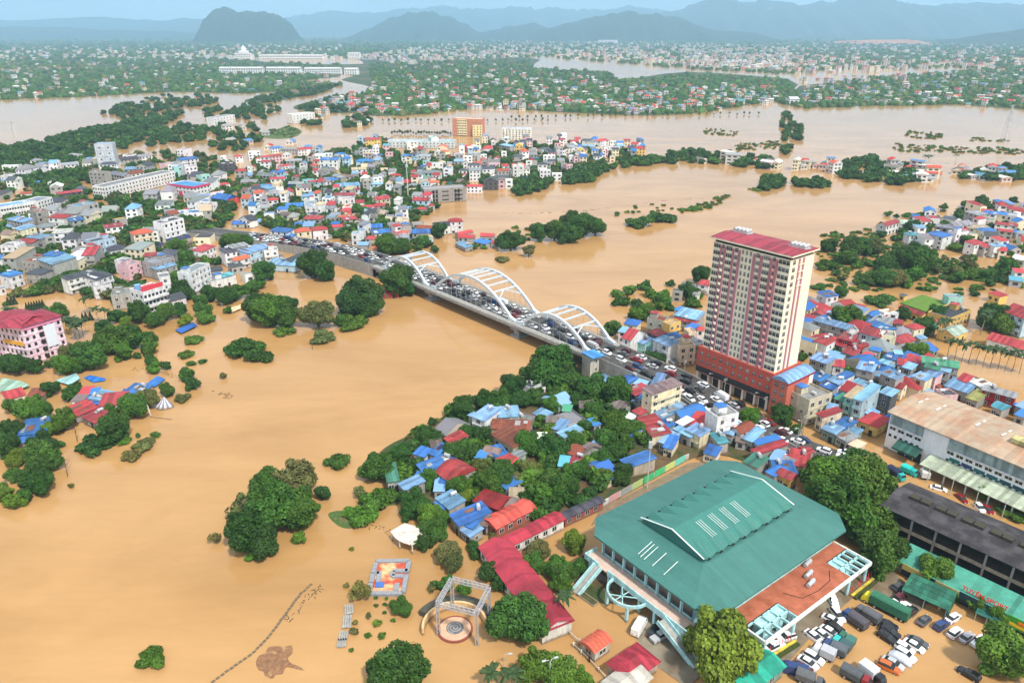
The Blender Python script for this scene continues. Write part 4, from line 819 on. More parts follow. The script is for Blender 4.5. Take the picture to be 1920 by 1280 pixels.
def house(P1, P2, D, h, roof, wall, zone, name='house', rich=True, label=None, cat='house'):
    rt, rc = roof[0], roof[1]; d = P2-P1; w = max(2.6, Vector((d.x, d.y)).length); ang = math.atan2(d.y, d.x)
    if abs(ang) > math.pi/2: ang += math.pi
    ux = Vector((math.cos(ang), math.sin(ang), 0)); uy = Vector((-ux.y, ux.x, 0))
    ctr = (P1+P2)/2+uy*(D/2); e = empty(name, (ctr.x, ctr.y, 0), ang); x, y = w/2, D/2
    wc, wn = WALLC[wall]; rcol, rn = ROOFC[rc]; wc = jit(wc, .12); rcol = tuple(v*.84 for v in jit(rcol, .22)[:3])+(1,)
    floors = max(1, int(round(h/3.0))); fh = h/floors
    mb = MB(); mb.box(-x, x, -y, y, -.5, h, bottom=False)
    if rich:
        for k in range(1, floors): mb.box(-x-.06, x+.06, -y-.18, -y-.001, fh*k-.12, fh*k+.12)
    if rt == 'f':
        for q in ((-x,x,-y,-y+.2),(-x,x,y-.2,y),(-x,-x+.2,-y+.2,y-.2),(x-.2,x,-y+.2,y-.2)): mb.box(*q, h, h+.8, bottom=False)
    rise = 0
    if rt == 'g': rise = .23*D; [mb.poly(p) for p in ([(-x,-y,h),(-x,0,h+rise),(-x,y,h)][::-1], [(x,-y,h),(x,y,h),(x,0,h+rise)])]
    if rt == 'G': rise = .26*w; [mb.poly(p) for p in ([(-x,-y,h),(x,-y,h),(0,-y,h+rise)], [(x,y,h),(-x,y,h),(0,y,h+rise)])]
    if rt == 'm': rise = .10*D; mb.poly([(-x,-y,h),(-x,y,h),(-x,y,h+rise)][::-1]); mb.poly([(x,-y,h),(x,y,h+rise),(x,y,h)][::-1]); mb.quad((-x,y,h),(x,y,h),(x,y,h+rise),(-x,y,h+rise))
    mb.build('wall', mWALL, e, wc)
    o = .35; X, Y = x+o, y+o; t = .12; mb = MB()
    if rt == 'm':
        z0, z1 = h+.06-.1*o, h+.06+.1*(D+o)
        mb.quad((-X,-Y,z0),(X,-Y,z0),(X,Y,z1),(-X,Y,z1)); mb.quad((-X,-Y,z0-t),(-X,Y,z1-t),(X,Y,z1-t),(X,-Y,z0-t)); mb.quad((-X,-Y,z0-t),(X,-Y,z0-t),(X,-Y,z0),(-X,-Y,z0)); mb.quad((X,-Y,z0-t),(X,Y,z1-t),(X,Y,z1),(X,-Y,z0)); mb.quad((-X,Y,z1-t),(-X,-Y,z0-t),(-X,-Y,z0),(-X,Y,z1))
        mat = mROOF
    elif rt in 'gG':
        if rt == 'G': X, Y = Y, X
        s = rise/(y if rt == 'g' else x); z0 = h+.08-s*o; z1 = h+.08+rise
        for q in (-1, 1):
            f = [(-X, q*Y, z0), (X, q*Y, z0), (X, 0, z1), (-X, 0, z1)]; mb.poly(f if q < 0 else f[::-1]); f2 = [(a, b, c_-t) for a, b, c_ in f]; mb.poly(f2[::-1] if q < 0 else f2)
            mb.quad(f2[0], f2[1], f[1], f[0])
        mat = mTILE if rc in 'okut' else mROOF
    elif rt == 'h':
        ins = min(X, Y)*.92; z0, z1 = h+.04, h+.04+.42*min(X, Y); c4 = [(-X,-Y,z0),(X,-Y,z0),(X,Y,z0),(-X,Y,z0)]
        if X >= Y: r0, r1 = (-X+ins,0,z1), (X-ins,0,z1); mb.poly([c4[0],c4[1],r1,r0]); mb.poly([c4[1],c4[2],r1]); mb.poly([c4[2],c4[3],r0,r1]); mb.poly([c4[3],c4[0],r0])
        else: r0, r1 = (0,-Y+ins,z1), (0,Y-ins,z1); mb.poly([c4[0],c4[1],r0]); mb.poly([c4[1],c4[2],r1,r0]); mb.poly([c4[2],c4[3],r1]); mb.poly([c4[3],c4[0],r0,r1])
        mb.poly([(a, b, z0-.14) for a, b, _ in c4[::-1]])
        for k in range(4): a, b = c4[k], c4[(k+1)%4]; mb.quad((a[0],a[1],z0-.14),(b[0],b[1],z0-.14),b,a)
        mat = mTILE
    elif rt == 'a':
        n = 8; pr = [(-Y+2*Y*k/n, h+.05+.24*D*math.sin(math.pi*k/n)) for k in range(n+1)]
        for (ya, za), (yb, zb) in zip(pr, pr[1:]): mb.quad((-X,ya,za),(X,ya,za),(X,yb,zb),(-X,yb,zb))
        mb.poly([(-X, a, b) for a, b in pr]); mb.poly([(X, a, b) for a, b in reversed(pr)]); mat = mROOF
    else:
        mb.box(-x+.21, x-.21, -y+.21, y-.21, h+.01, h+.1); mat = mFLAT if rc in 'gwkspt' else mROOF
    rf = mb.build('roof', mat, e, rcol)
    if rt == 'G': rf.rotation_euler = (0, 0, math.pi/2)
    rr = random.Random(NH[0]*13+5); NH[0] += 1
    if rt == 'm' and w > 4 and D > 4 and label is None:
        for _ in range(rr.choice((0, 1, 1, 2, 3))):
            pw_, pd_ = rr.uniform(.9, min(2.6, w*.4)), rr.uniform(1.2, D*.6); px_, py_ = rr.uniform(-x, x-pw_), rr.uniform(-y, y-pd_); zz = lambda yy: h+.06+.1*(yy+y)+.035
            mb = MB(); mb.quad((px_,py_,zz(py_)),(px_+pw_,py_,zz(py_)),(px_+pw_,py_+pd_,zz(py_+pd_)),(px_,py_+pd_,zz(py_+pd_))); mb.quad((px_,py_,zz(py_)-.04),(px_+pw_,py_,zz(py_)-.04),(px_+pw_,py_,zz(py_)),(px_,py_,zz(py_))); mb.build('roof_patch', mROOF, e, rr.choice([tuple(v*.7 for v in rcol[:3])+(1,), tuple(min(1, v*1.35) for v in rcol[:3])+(1,), lin(120,84,66), lin(150,150,150), lin(190,196,200), rcol]))
    if rt == 'f' and w*D > 45 and rich:
        mb = MB(); bw = min(3.2, w*.4); bx = rr.uniform(-x+bw/2+.4, x-bw/2-.4); by = rr.uniform(0, y-1.8); mb.box(bx-bw/2, bx+bw/2, by-1.4, by+1.4, h+.11, h+2.5); sb = mb.build('stair_house', mWALL, e, wc)
        mb = MB(); mb.box(bx-bw/2-.2, bx+bw/2+.2, by-1.6, by+1.6, h+2.5, h+2.65); mb.build('roof_slab', rr.choice([mFLAT, mROOF]), e, rr.choice([rcol, ROOFC['b'][0], ROOFC['g'][0], ROOFC['r'][0]]))
    if rich and rr.random() < .45 and rt in 'fm' and w > 4:
        zt = h+.11 if rt == 'f' else h+.12+.1*D*.8
        link('water_tank', TANK, e, loc=(rr.uniform(-x+1.2, x-1.2), y*.55 if rt == 'm' else -y*.4, zt), rot=rr.uniform(0, 3))
    if rich and rr.random() < .55 and h > 4.5 and label is None:
        sx = rr.choice((-1, 1)); lw, ld, lh = rr.uniform(2, 3.6), D*rr.uniform(.35, .7), rr.uniform(2.2, 3.0); xa, xb = sorted((sx*(x+.02), sx*(x+lw))); mb = MB(); mb.box(xa+.15, xb-.15, -ld/2, ld/2, -.4, lh-.1); mb.build('lean_to_wall', mWALL, e, jit(WALLC['g'][0], .2))
        zi, zo = (lh, lh+.5) if sx < 0 else (lh+.5, lh); mb = MB(); mb.quad((xa,-ld/2-.2,zi),(xb,-ld/2-.2,zo),(xb,ld/2+.2,zo),(xa,ld/2+.2,zi)); mb.quad((xa,-ld/2-.2,zi-.1),(xa,ld/2+.2,zi-.1),(xb,ld/2+.2,zo-.1),(xb,-ld/2-.2,zo-.1)); mb.quad((xa,-ld/2-.2,zi-.1),(xb,-ld/2-.2,zo-.1),(xb,-ld/2-.2,zo),(xa,-ld/2-.2,zi)); mb.build('lean_to_roof', mROOFY, e, jit(ROOFC[rr.choice('bllrgtgp')][0], .2))
    far = ctr.y > 430; mesh = PANE if far else WIN
    n = max(1, int(w/(3.0 if not far else 3.4))); wk = min(1.5, w/n*.55)
    if h > 2.6:
        for f in range(floors):
            z = fh*(f+.55)
            if f == 0 and floors == 1:
                put_window(e, mesh, -x*.4, -y, z, wk, 1.2); link('door', DOOR, e, loc=(x*.4, -y, .0), scale=(1.2, 1, min(2.2, fh*.8))); continue
            wh_ = min(1.6, fh*rr.uniform(.4, .6)); wk2 = wk*rr.uniform(.65, 1.15)
            for k in range(n):
                if rr.random() < .88: put_window(e, mesh, -x+w*(k+.5)/n, -y, z, wk2, wh_)
            if rich and f > 0 and rr.random() < .45 and not far:
                mb = MB(); mb.box(-x*.9, x*.9, -y-1.0, -y-.2, fh*f-.1, fh*f+.02); mb.box(-x*.9, x*.9, -y-1.0, -y-.93, fh*f+.02, fh*f+.85); mb.build('balcony', mWALL, e, wc)
        # the end wall turned towards the camera
        sx = 1 if ux.dot(Vector((-ctr.x, -ctr.y, 0))) > 0 else -1
        if rr.random() < (.55 if wall in 'wcybt' else .25):
            m2 = max(1, int(D/4.5))
            for f in range(floors):
                for k in range(m2):
                    if rr.random() < .8: put_window(e, mesh, sx*x, -y+D*(k+.5)/m2, fh*(f+.55), .95, 1.1, R(90)*sx)
    st = ('one', 'two', 'three', 'four', 'five', 'six', 'seven', 'eight')[min(7, floors-1)]
    base = label or '%s %s-storey house with %s %s roof %s' % (wn, st, rn, RT[rt], zone)
    (later(e, base, cat, 'houses ' + zone) if label is None else tag(e, label, cat))
    FOOT.append((ctr.x, ctr.y, min(w, D)/2)); return e
FOOT = []
_d = 40.0
while _d < RLEN: FOOT.append((road_at(_d)[0].x, road_at(_d)[0].y, 8.5)); _d += 7
# each line: pixel ends of the near eave in that enlarged tile, depth (m), eave height (m), roof, wall
HT = {
(0,690,4.923,'on the lower left shore'): '''600 370 700 450 7 2.6 mr g;760 450 880 505 6 2.8 mr g;910 350 1130 330 8 3.2 mr w;940 300 1060 220 5 3.4 ml w;740 310 900 330 4 2.8 mb w;660 300 760 300 4 3.0 mp w;725 240 820 235 5 2.6 mr g;60 290 230 240 7 3.2 gr c;250 270 400 255 6 2.4 mt g;170 620 420 590 9 3.0 mb g;170 695 430 640 7 2.2 mb g;840 240 910 230 4 3.6 mb w;1140 220 1300 240 6 2.0 mb g''',
(640,400,2.977,'under the bridge trees'): '''222 445 320 440 5 3.0 hr r;1000 960 1060 985 6 4.0 fk w;1060 950 1140 940 6 4.5 fk w''',
(1480,530,8,'right of the tower'): '''560 215 740 185 6 7 mb w;290 390 430 320 6 5 gr c;500 500 610 440 5 4 gr g;940 375 1110 405 6 6 hr t;650 490 820 460 4 4 ml w;360 560 860 700 5 8 ml g;880 735 1040 740 6 6 fg w;1050 740 1360 820 7 7 mr b;1380 805 1600 830 6 7 fg c;1160 605 1480 735 5 6 mb g;1200 575 1440 640 8 6 mg g;1480 590 1700 620 4 5 mr g;1730 640 1880 700 6 6 hr c;1690 940 1890 850 7 4 gr g;740 830 940 880 6 7 mr r;900 910 1060 975 5 6 mr r;420 815 800 960 5 5 mr g;370 870 560 935 6 7 mr w;800 1040 980 1090 6 5 mr g;1050 1090 1160 1130 5 5 mr g;1100 1040 1290 1080 6 5 mg g;1220 1000 1360 1030 3 6 mb g;1420 1110 1660 1180 5 6 mb g;1330 1180 1560 1260 6 5 ml g;1590 1060 1700 1070 3 7 ml w;310 1130 560 1215 6 9 ml g;660 1240 820 1265 5 7 mr w;1630 1220 1820 1250 5 6 mr g;220 860 330 880 5 4 gr g;1350 500 1440 520 4 4 mr g;1330 430 1420 470 6 5 fs w;1490 460 1640 480 4 5 fe w''',
(1480,680,8,'between tower and white market'): '''1010 80 1250 135 6 8 ml g;1370 160 1600 250 5 8 ml g;310 220 470 280 6 5 mb g;570 250 740 320 4 6 ml w;470 340 650 405 6 5 mb g;730 185 850 235 5 6 mb w;940 290 1220 395 4 5 ml g;830 500 960 545 9 8 ms t;970 530 1100 575 13 9 ml b;1360 440 1530 500 5 8 ml k;1500 330 1690 390 5 5 gr c;300 590 640 480 9 9 fg s;410 760 500 815 8 6 mr c;560 690 700 720 4 6 ml w;640 920 810 1000 7 4 mb g;490 980 690 1065 5 4 ml n;830 1010 1000 1080 4 3.5 ml n;700 1090 860 1180 5 3.5 mg g;1040 860 1320 970 9 4 hr y;1370 830 1480 885 7 4 mb g;680 530 780 570 5 5 mn g;0 540 80 500 6 5 ml c;900 1220 1040 1280 4 3 ms s;1700 60 1830 100 5 6 ml g''',
(1680,530,8,'by the palm row'): '''40 370 390 490 4 3.6 gr y;820 555 1130 430 10 4.5 fk y;880 800 1080 720 7 4 ge y;260 630 600 680 6 4 gn g;540 600 700 620 5 4 go y;1370 840 1930 1000 8 4 gr w;1600 420 1930 540 12 9 gr b;1390 150 1560 210 5 4 mr y;50 180 130 200 3 3 hk y;790 240 1010 240 5 4 fg t;400 1190 940 1280 5 8 mn g;110 1130 380 1215 5 6 mr g''',
(1680,680,8,'behind the white market'): '''250 200 440 270 5 7 ml c;440 160 600 215 5 7 ml p;930 240 1060 290 7 5 gr w;1120 285 1290 370 5 5 mw w;730 340 1070 450 8 4 ml g;1060 520 1220 575 8 4 mm g;580 420 720 520 5 6 fk p;1300 400 1780 530 4 6 mg r;1440 650 1590 710 5 4 ac g;1800 640 1930 690 5 4 ml g;1790 770 1930 820 5 4 mb g;430 60 640 110 4 8 mn g;640 100 800 140 4 7 ml g''',
(1640,360,6.857,'on the right riverbank'): '''150 435 320 390 6 7 gr w;340 410 600 420 8 5 ge w;670 530 880 585 8 8 mb w;450 560 600 550 5 6 mc w;780 440 1030 480 6 7 mg g;1050 450 1270 410 8 6 gg w;870 330 1030 370 6 4 gk w;1160 250 1330 300 7 8 mg g;1400 270 1560 290 7 8 mb w;1560 280 1700 300 6 7 mb c;1690 200 1930 270 7 6 gr w;1400 510 1580 500 6 6 mb c;1600 500 1780 520 5 5 mr g;1220 470 1500 465 6 5 ms g;1290 680 1420 650 6 7 mr w;1420 710 1530 700 5 6 mr g;1540 700 1690 690 4 7 ml w;1600 750 1700 760 6 5 gr c;1760 850 1930 880 7 4 mw g;1700 300 1900 350 6 7 fw w;1810 1030 1930 1040 6 5 mr w;1740 1130 1900 1150 6 3.5 mc g;1550 410 1840 440 5 5 mr w;1830 520 1930 540 6 7 mg w;1050 540 1210 520 6 7 fg w;1270 330 1340 350 6 7 mr w''',
(1120,520,7.53,'left of the tower'): '''380 650 560 680 6 6 hb c;350 850 470 885 11 9 gr w;710 770 840 830 5 8 mr k;510 890 670 940 6 6.5 ml t;790 880 1000 970 6 9 ml w;1160 1000 1390 975 7 8 fs c;1250 880 1460 980 4 6 mg g;1020 870 1200 830 4 6 mb c;1020 690 1180 640 4 8 fs y;1250 700 1350 730 5 6 mb g;1090 530 1400 600 9 6 ml g;1090 580 1390 650 3 5 mr g;1090 450 1200 480 4 5 mb b;810 540 900 530 4 5 go g;700 600 950 640 6 7 ft g;1410 740 1500 750 4 6 hr w;1180 130 1380 150 5 4 mg g;1410 90 1570 120 6 5 mr w;1340 230 1440 240 4 4 gg w;1060 200 1200 215 5 5 fk g;300 760 400 780 5 5 ml w;1290 800 1400 790 5 6 fs c''',
(1100,680,8,'below the bridge end'): '''455 280 590 335 9 3.5 mb g;710 310 850 350 4 4 ml g;585 400 730 485 7 5 mr k;960 330 1090 355 9 5 ml c;985 475 1430 315 4.5 11 mp c;690 720 800 780 6 4 mr g;980 740 1130 835 8 4 ml g;1230 690 1440 670 4 4 ml g;1000 850 1200 975 3.5 3.5 mb g;760 820 990 1100 6 4 mr c;1060 1120 1200 1090 5 3 mg g;1090 1180 1230 1230 7 3.5 ml g;1160 1260 1280 1290 7 3.5 mb c;1350 890 1440 935 5 4 mw k;1310 990 1560 1115 2.5 4 ml g;1490 1000 1700 1100 5 5 ml c;350 660 470 705 7 3 gp g;0 650 120 640 4 3 gp g;30 250 230 320 6 3 ml g;770 530 880 560 5 5 mb g''',
(1320,740,8,'beside the jammed road'): '''200 370 520 300 6 9 fg w;225 550 430 600 8 4 ml g;560 580 770 470 4 4.5 gt w;590 650 720 700 8 4 ml g;740 690 800 740 8 4 mb g;710 820 800 890 11 4 mr g;90 580 230 735 3 4 mc g;1160 940 1250 1000 10 3.5 mr g;1270 1030 1560 1090 8 3.5 mr s;1090 1180 1400 1190 6 4 mb g;1090 1190 1300 1280 4 4 ar y;1090 1030 1240 1095 5 3.5 mg g;1010 970 1090 995 6 4 al g;600 1000 800 1090 6 3.5 mn g;0 870 180 920 5 3.5 mb c;930 1150 1060 1220 5 4 mb g;480 690 620 720 4 3 mp g''',
(660,720,6.4,'among the riverside grove'): '''1440 380 1590 440 8 5 ml w;1590 440 1620 420 6 4 ml g;1110 650 1200 715 6 4 mr g;960 760 1090 740 4 4 mp g;930 830 1060 880 6 4 mb g;740 830 870 870 4 3.5 mb w;780 960 860 1060 7 4 mb g;900 920 1010 1020 7 4.2 mb g;1010 1060 1190 1170 9 4.5 ar g;430 1170 560 1150 8 4 mn g;560 1190 640 1270 6 3.6 ml g;700 1180 800 1200 5 3.5 mb g;1040 1180 1170 1200 5 3.5 mb g;1000 1280 1090 1280 6 3.2 ml g;1480 880 1570 900 4 3.2 mb g''',
(900,740,6.4,'under the grove trees'): '''130 470 400 630 7 3.8 mt s;140 400 590 420 5 3.6 mt s;340 340 570 380 6 3.6 mg g;230 270 480 250 6 4.2 ml g;470 300 620 330 5 3.2 gp g;640 220 780 280 4 3.6 ml g;800 320 1000 320 4 3 gp g;870 400 980 430 6 3.6 ml g;930 450 1010 510 7 3.6 ml g;30 700 210 740 5 3.2 gp t;190 740 330 700 5 3.4 mb g;320 730 390 780 5 3.2 mg g;200 770 350 840 4 3 mr g;1180 650 1230 700 7 3.4 gp g;1050 690 1180 740 6 3.2 gt g;1040 780 1150 860 5 3 mr g;1310 600 1410 640 4 3.2 ml g;1690 780 1790 870 9 4 mb s;950 850 1040 860 5 3 mc g;360 1260 520 1260 5 2.6 ms g;990 190 1080 200 4 3.5 mn g;1560 120 1700 180 5 3 gp g;1200 150 1360 150 5 3 gp g;1750 270 1820 290 3 3 mw g;700 520 800 520 3 2.8 mw g;1380 370 1440 350 4 3 mb g''',
(660,860,6.4,'beside the red wings'): '''1010 470 1170 600 5 3.6 ml g;990 520 1100 600 3 3 mb g;1180 670 1290 800 9 4 mb g;1350 790 1450 830 7 3.6 mb g;1310 850 1420 930 4 3 ml g;1480 770 1620 800 5 3 gp g;1800 560 1900 600 5 3 gp g''',
(0,280,7.111,'in the far left quarter'): '''1180 310 1400 320 6 14 fg g;1320 205 1530 200 8 6 hk w;830 215 1050 195 8 5 gg w;1120 135 1370 130 8 6 ml w;20 225 240 220 8 6 fw w;460 235 550 240 8 9 gg w;110 380 310 350 13 5 fg w;630 440 830 430 7 4 Gk w;1010 530 1150 520 7 5 hk g;780 600 1090 560 6 5 mr k;1030 780 1310 720 11 10 fl g;480 850 640 820 9 10 fr g;640 910 840 920 8 9 hr w;960 960 1130 930 7 8 mb g;90 930 300 975 7 8 ml g;520 1050 740 1020 8 5 hg w;180 1050 270 1080 9 8 ml c;1400 1050 1640 1020 7 6 mr w;1530 945 1690 920 5 6 fy g;690 1125 930 1110 8 8 mw w;0 1130 130 1140 8 5 gp c;400 155 540 150 7 5 hg w;900 70 1030 80 6 5 mg w;1420 110 1600 130 6 5 mr w;1600 150 1850 120 9 5 gk g;1450 330 1650 360 9 6 gg g;1650 270 1900 260 9 6 ml g;1750 330 1920 300 7 7 gt w;370 450 520 440 5 4 mb w;270 600 420 590 6 4 gt w''',
(0,430,7.111,'on the left edge'): '''340 105 560 130 7 8 ml g;180 170 420 180 6 7 mr g;0 235 240 230 8 8 fg w;0 400 110 370 8 6 mb w;130 635 300 580 7 7 mb w;510 400 700 470 12 9 ml g;560 345 750 360 6 10 mb g;340 585 540 600 8 6 hk g;290 430 470 450 8 8 ft g;1090 350 1250 340 14 9 mr g;950 290 1270 290 8 9 fg g;1230 185 1540 120 8 10 fk b;1470 290 1700 250 8 7 hk w;900 675 1320 565 6 8 mk w;1280 675 1500 600 8 9 mk w;1250 790 1490 745 7 6 fg w;1480 900 1750 870 10 7 fg g;600 120 720 100 7 8 fs g;1640 440 1760 400 6 7 fg w;1700 500 1880 440 7 8 fg p;0 780 60 760 7 4 mg w''',
(240,430,7.111,'on the left bank'): '''420 660 560 640 8 12 fg w;360 470 620 380 9 8 fg g;210 360 360 350 5 9 mr g;830 600 1090 470 7 12 fg w;390 540 650 470 6 6 ml g;1100 560 1260 540 7 6 hk g;1110 720 1440 640 8 4 fg w;1270 640 1420 590 4 4.5 mc g;1560 620 1690 590 5 4 fg w;990 300 1170 220 7 7 mr w;1290 320 1450 290 8 8 mk w;1390 255 1610 210 6 9 mg g;1430 420 1620 370 5 6 go w;1620 320 1860 240 8 7 ml b;560 960 770 900 8 4 gk w;300 250 480 190 6 3 mu g;560 160 840 100 5 3 mu g;1380 510 1540 480 6 4 mk g;740 250 880 200 6 4 gp g''',
(240,280,7.111,'around the blue-roofed school'): '''70 1140 330 1100 8 9 ho c;470 1000 740 930 9 12 fk w;860 740 1110 750 8 7 fg w;640 870 1000 850 10 5 fb w;720 150 940 120 10 8 mb w;760 250 920 230 8 10 fg w;610 250 720 240 8 9 fl t;1210 200 1390 200 8 8 fw k;1420 290 1550 290 7 9 hr g;1480 930 1620 960 6 5 Gk w;1380 1000 1640 990 7 3 mb g;1720 490 1880 500 6 5 mb b;1520 560 1630 550 5 4 hb g;1100 590 1280 560 6 4 fr w;1240 480 1360 460 6 4 mr w;980 360 1090 340 7 7 fe t;1500 440 1710 440 8 4 gg g;1430 100 1530 90 6 6 hr w;1230 100 1310 90 6 6 fw w;1600 40 1760 30 8 8 fw w;1590 240 1630 240 6 7 fr w;500 200 600 180 8 7 fg p;1690 820 1870 800 5 3 mt g;180 100 320 80 8 6 gg w;1800 860 1930 860 6 3.5 mk g;1730 960 1850 950 5 3 ml g;1700 130 1800 130 7 6 mr g;1760 170 1880 170 7 8 mr w;560 870 680 850 8 6 gt g''',
(480,220,8,'in the middle town'): '''1640 335 1860 335 8 9 gr y;1500 670 1750 660 9 5 hb b;1670 720 1850 700 9 4 ak g;1440 790 1660 780 8 8 ms w;950 640 1220 640 9 10 mb w;840 730 940 720 6 6 hr g;910 790 1150 800 7 6 fg g;780 970 1030 970 5 6 mr b;1220 1040 1560 1020 9 6 ml w;1295 1090 1550 1085 5 6 mr w;1160 1170 1460 1170 6 7 mr w;680 1190 880 1190 7 6 ml b;640 1060 830 1050 8 6 gp w;385 1120 530 1120 7 6 Gr w;20 1035 190 1080 6 7 ml b;480 1000 620 1000 7 5 gg B;215 930 430 920 6 6 mr w;290 850 480 840 6 6 mr w;0 870 250 890 9 5 gg g;390 740 530 720 6 7 mr w;450 660 690 650 7 6 gg g;60 600 190 600 6 9 mr w;190 590 390 570 6 8 mr p;890 580 1110 570 7 6 gw w;1200 560 1350 550 6 6 hb w;240 470 400 450 7 5 mb w;400 480 620 480 7 6 gg g;630 490 850 470 7 6 gr w;1600 500 1740 500 5 8 fw w;1600 960 1740 950 6 8 fm g;1760 920 1890 900 7 8 fg w;700 950 870 940 7 6 fc t;640 780 740 770 6 7 fg g;770 600 900 590 6 7 fr g;1340 900 1540 880 6 5 gp g;300 720 380 720 6 7 fg p;1020 920 1150 950 6 5 mb w;1700 1010 1900 1000 5 5 ml b;0 640 80 640 7 7 fg w''',
(480,340,8,'left of the bridge approach'): '''610 765 830 740 7 7 ho c;850 740 1075 720 7 7 hr w;210 740 470 770 7 5 mb w;430 840 600 840 6 3 mb g;710 560 960 570 7 7 mr g;740 400 900 400 8 8 fl w;720 300 890 290 6 9 fg w;170 290 330 280 6 6 mr w;310 420 460 420 6 5 mb w;110 530 330 520 7 3 gk g;20 610 170 600 5 2.8 ml g;340 600 510 590 5 3 ml g;570 650 720 650 5 4 mb b;1230 290 1480 260 6 7 fg w;1110 410 1230 420 5 4 fr w;1250 440 1440 450 7 5 hr g;1230 530 1380 560 6 6 mo c;1320 580 1520 560 6 6 mr g;1120 640 1240 640 5 4 mb g;1150 690 1300 680 5 4 mr g;1600 410 1810 400 8 4 mr g;1560 700 1890 690 7 4 gb g;1430 800 1620 800 6 7 fl w;1640 860 1780 870 5 5 mr t;1520 960 1670 960 6 3 ml g;150 1240 590 1270 9 4 ml b;570 1230 760 1140 9 4 gk g;430 380 700 370 8 4 mb g;570 430 680 420 5 4 mn g;380 480 480 470 6 5 gg w;0 1030 200 1000 8 6 ml b;120 1060 330 1040 7 6 fg w'''
 .replace('mr t','mr s'),
(700,220,8,'behind the radio mast'): '''300 345 400 345 8 8 fg w;500 370 660 370 8 8 fw w;960 450 1110 450 8 7 Go c;1370 440 1450 440 8 6 ar r;420 580 555 580 6 8 hb w;590 290 830 290 1 1 mr w;810 980 980 980 7 6 ho w;700 835 1010 840 9 6 hg t;690 960 800 960 7 5 gg w;740 660 840 660 7 8 fg t;840 690 1040 690 8 7 fg w;940 560 1070 560 7 8 fg g;670 580 810 590 7 6 gg w;1230 560 1350 560 8 7 fg g;1350 590 1480 590 7 8 fw w;1480 570 1610 560 7 7 fg g;1610 570 1700 560 7 8 fg w;1210 660 1340 660 8 7 ml g;1350 680 1410 680 6 9 Gg w;1430 720 1600 720 8 8 hk w;1280 800 1400 800 7 6 hk w;1440 800 1600 800 8 9 gg w;1640 780 1820 770 8 7 gk w;1640 660 1900 660 8 7 fg g;1650 970 1870 970 8 7 Gk k;1660 450 1790 450 7 6 hr w;1770 370 1830 370 6 8 fw w;1400 1040 1630 1040 6 5 mr w;140 420 240 420 7 7 mc p;180 530 280 530 7 6 fp p;820 290 870 320 8 10 fe w;1000 500 1080 520 5 4 mo c;0 900 130 900 7 7 gg w;240 870 390 880 6 4 hr w;1300 420 1360 420 7 6 fg w;1460 430 1560 440 7 6 fw w;870 360 900 360 1 1 fw w;1730 700 1900 690 8 7 fg p''',
(700,340,8,'along the mid riverbank'): '''585 285 830 290 7 7 gr b;650 420 800 420 5 3.5 hr g;830 370 920 360 5 3.5 mr g;50 280 250 250 7 7 gr c;0 370 160 370 7 5 hr g;20 790 270 760 7 6 mb c;330 680 440 660 5 7 hr w;450 660 550 650 5 6 mb g;580 780 850 770 7 6 mb g;590 650 760 640 7 5 fg g;940 680 1150 660 8 6 gk w;1150 610 1340 600 7 8 hr w;1290 800 1500 760 5 3.5 gr g;1230 920 1380 1000 5 2.6 ml g;1500 900 1690 940 6 2.8 mb g;1600 820 1800 830 6 4 gr g;1760 920 1870 920 4 3 hr g;1270 840 1500 850 6 3 gr g;190 830 390 820 6 5 mp c;330 590 520 590 6 7 fg c;650 700 860 710 6 4 gt g;0 1010 40 1010 5 4 mo g''',
(900,250,8,'on the middle point'): '''490 500 660 500 8 12 fw w;540 190 640 190 10 9 Gy y;560 480 680 480 6 8 Go w;870 470 1010 470 8 10 hk w;900 560 1060 560 8 9 fw w;1080 610 1230 610 7 6 fw w;270 570 440 560 7 7 gt g;250 670 440 660 8 6 ak g;280 700 370 700 7 7 mp p;380 700 490 700 7 7 fw w;290 170 450 200 7 6 ml g;320 280 400 280 7 6 fw w;510 350 640 350 7 7 gk g;690 420 780 420 7 8 fg w;770 420 860 420 7 7 fp g;950 340 1130 340 8 8 fw w;1020 420 1130 420 7 7 gk p;1150 260 1240 270 7 7 fg w;1270 250 1340 250 7 6 fg c;1340 350 1400 350 6 8 Gw w;1410 350 1480 350 6 9 Gp p;1490 350 1560 350 6 7 fw w;1220 460 1300 460 6 7 fl g;1300 480 1390 470 6 7 fr p;1440 530 1700 530 6 3 ml b;1360 130 1480 130 8 7 gr w;1530 110 1690 120 8 7 gk w;1440 200 1520 200 7 6 gb w;1530 190 1700 200 7 5 ml w;1460 240 1560 240 6 7 Gw y;1340 210 1430 210 7 8 gg w;780 230 840 230 6 7 fg w;940 240 1040 230 7 6 hk w;1720 130 1800 110 8 7 hg w;1810 120 1910 100 8 8 hr w;1740 220 1830 210 7 6 fg c;1860 230 1920 230 7 8 fw w;60 235 190 230 7 6 hr w''',
(1130,250,8,'behind the riverside tree belt'): '''0 110 90 110 8 8 hr w;110 120 200 120 7 7 fw w;210 140 310 140 8 6 mb w;330 110 420 110 8 6 mr c;60 200 150 200 7 7 fk w;170 210 260 210 7 6 fw w;420 160 520 170 8 6 gr w;500 230 640 230 10 8 hr y;560 180 640 180 7 5 mb w;220 190 330 190 8 5 ml g;0 260 50 260 7 8 fg w'''}
SPEC = []
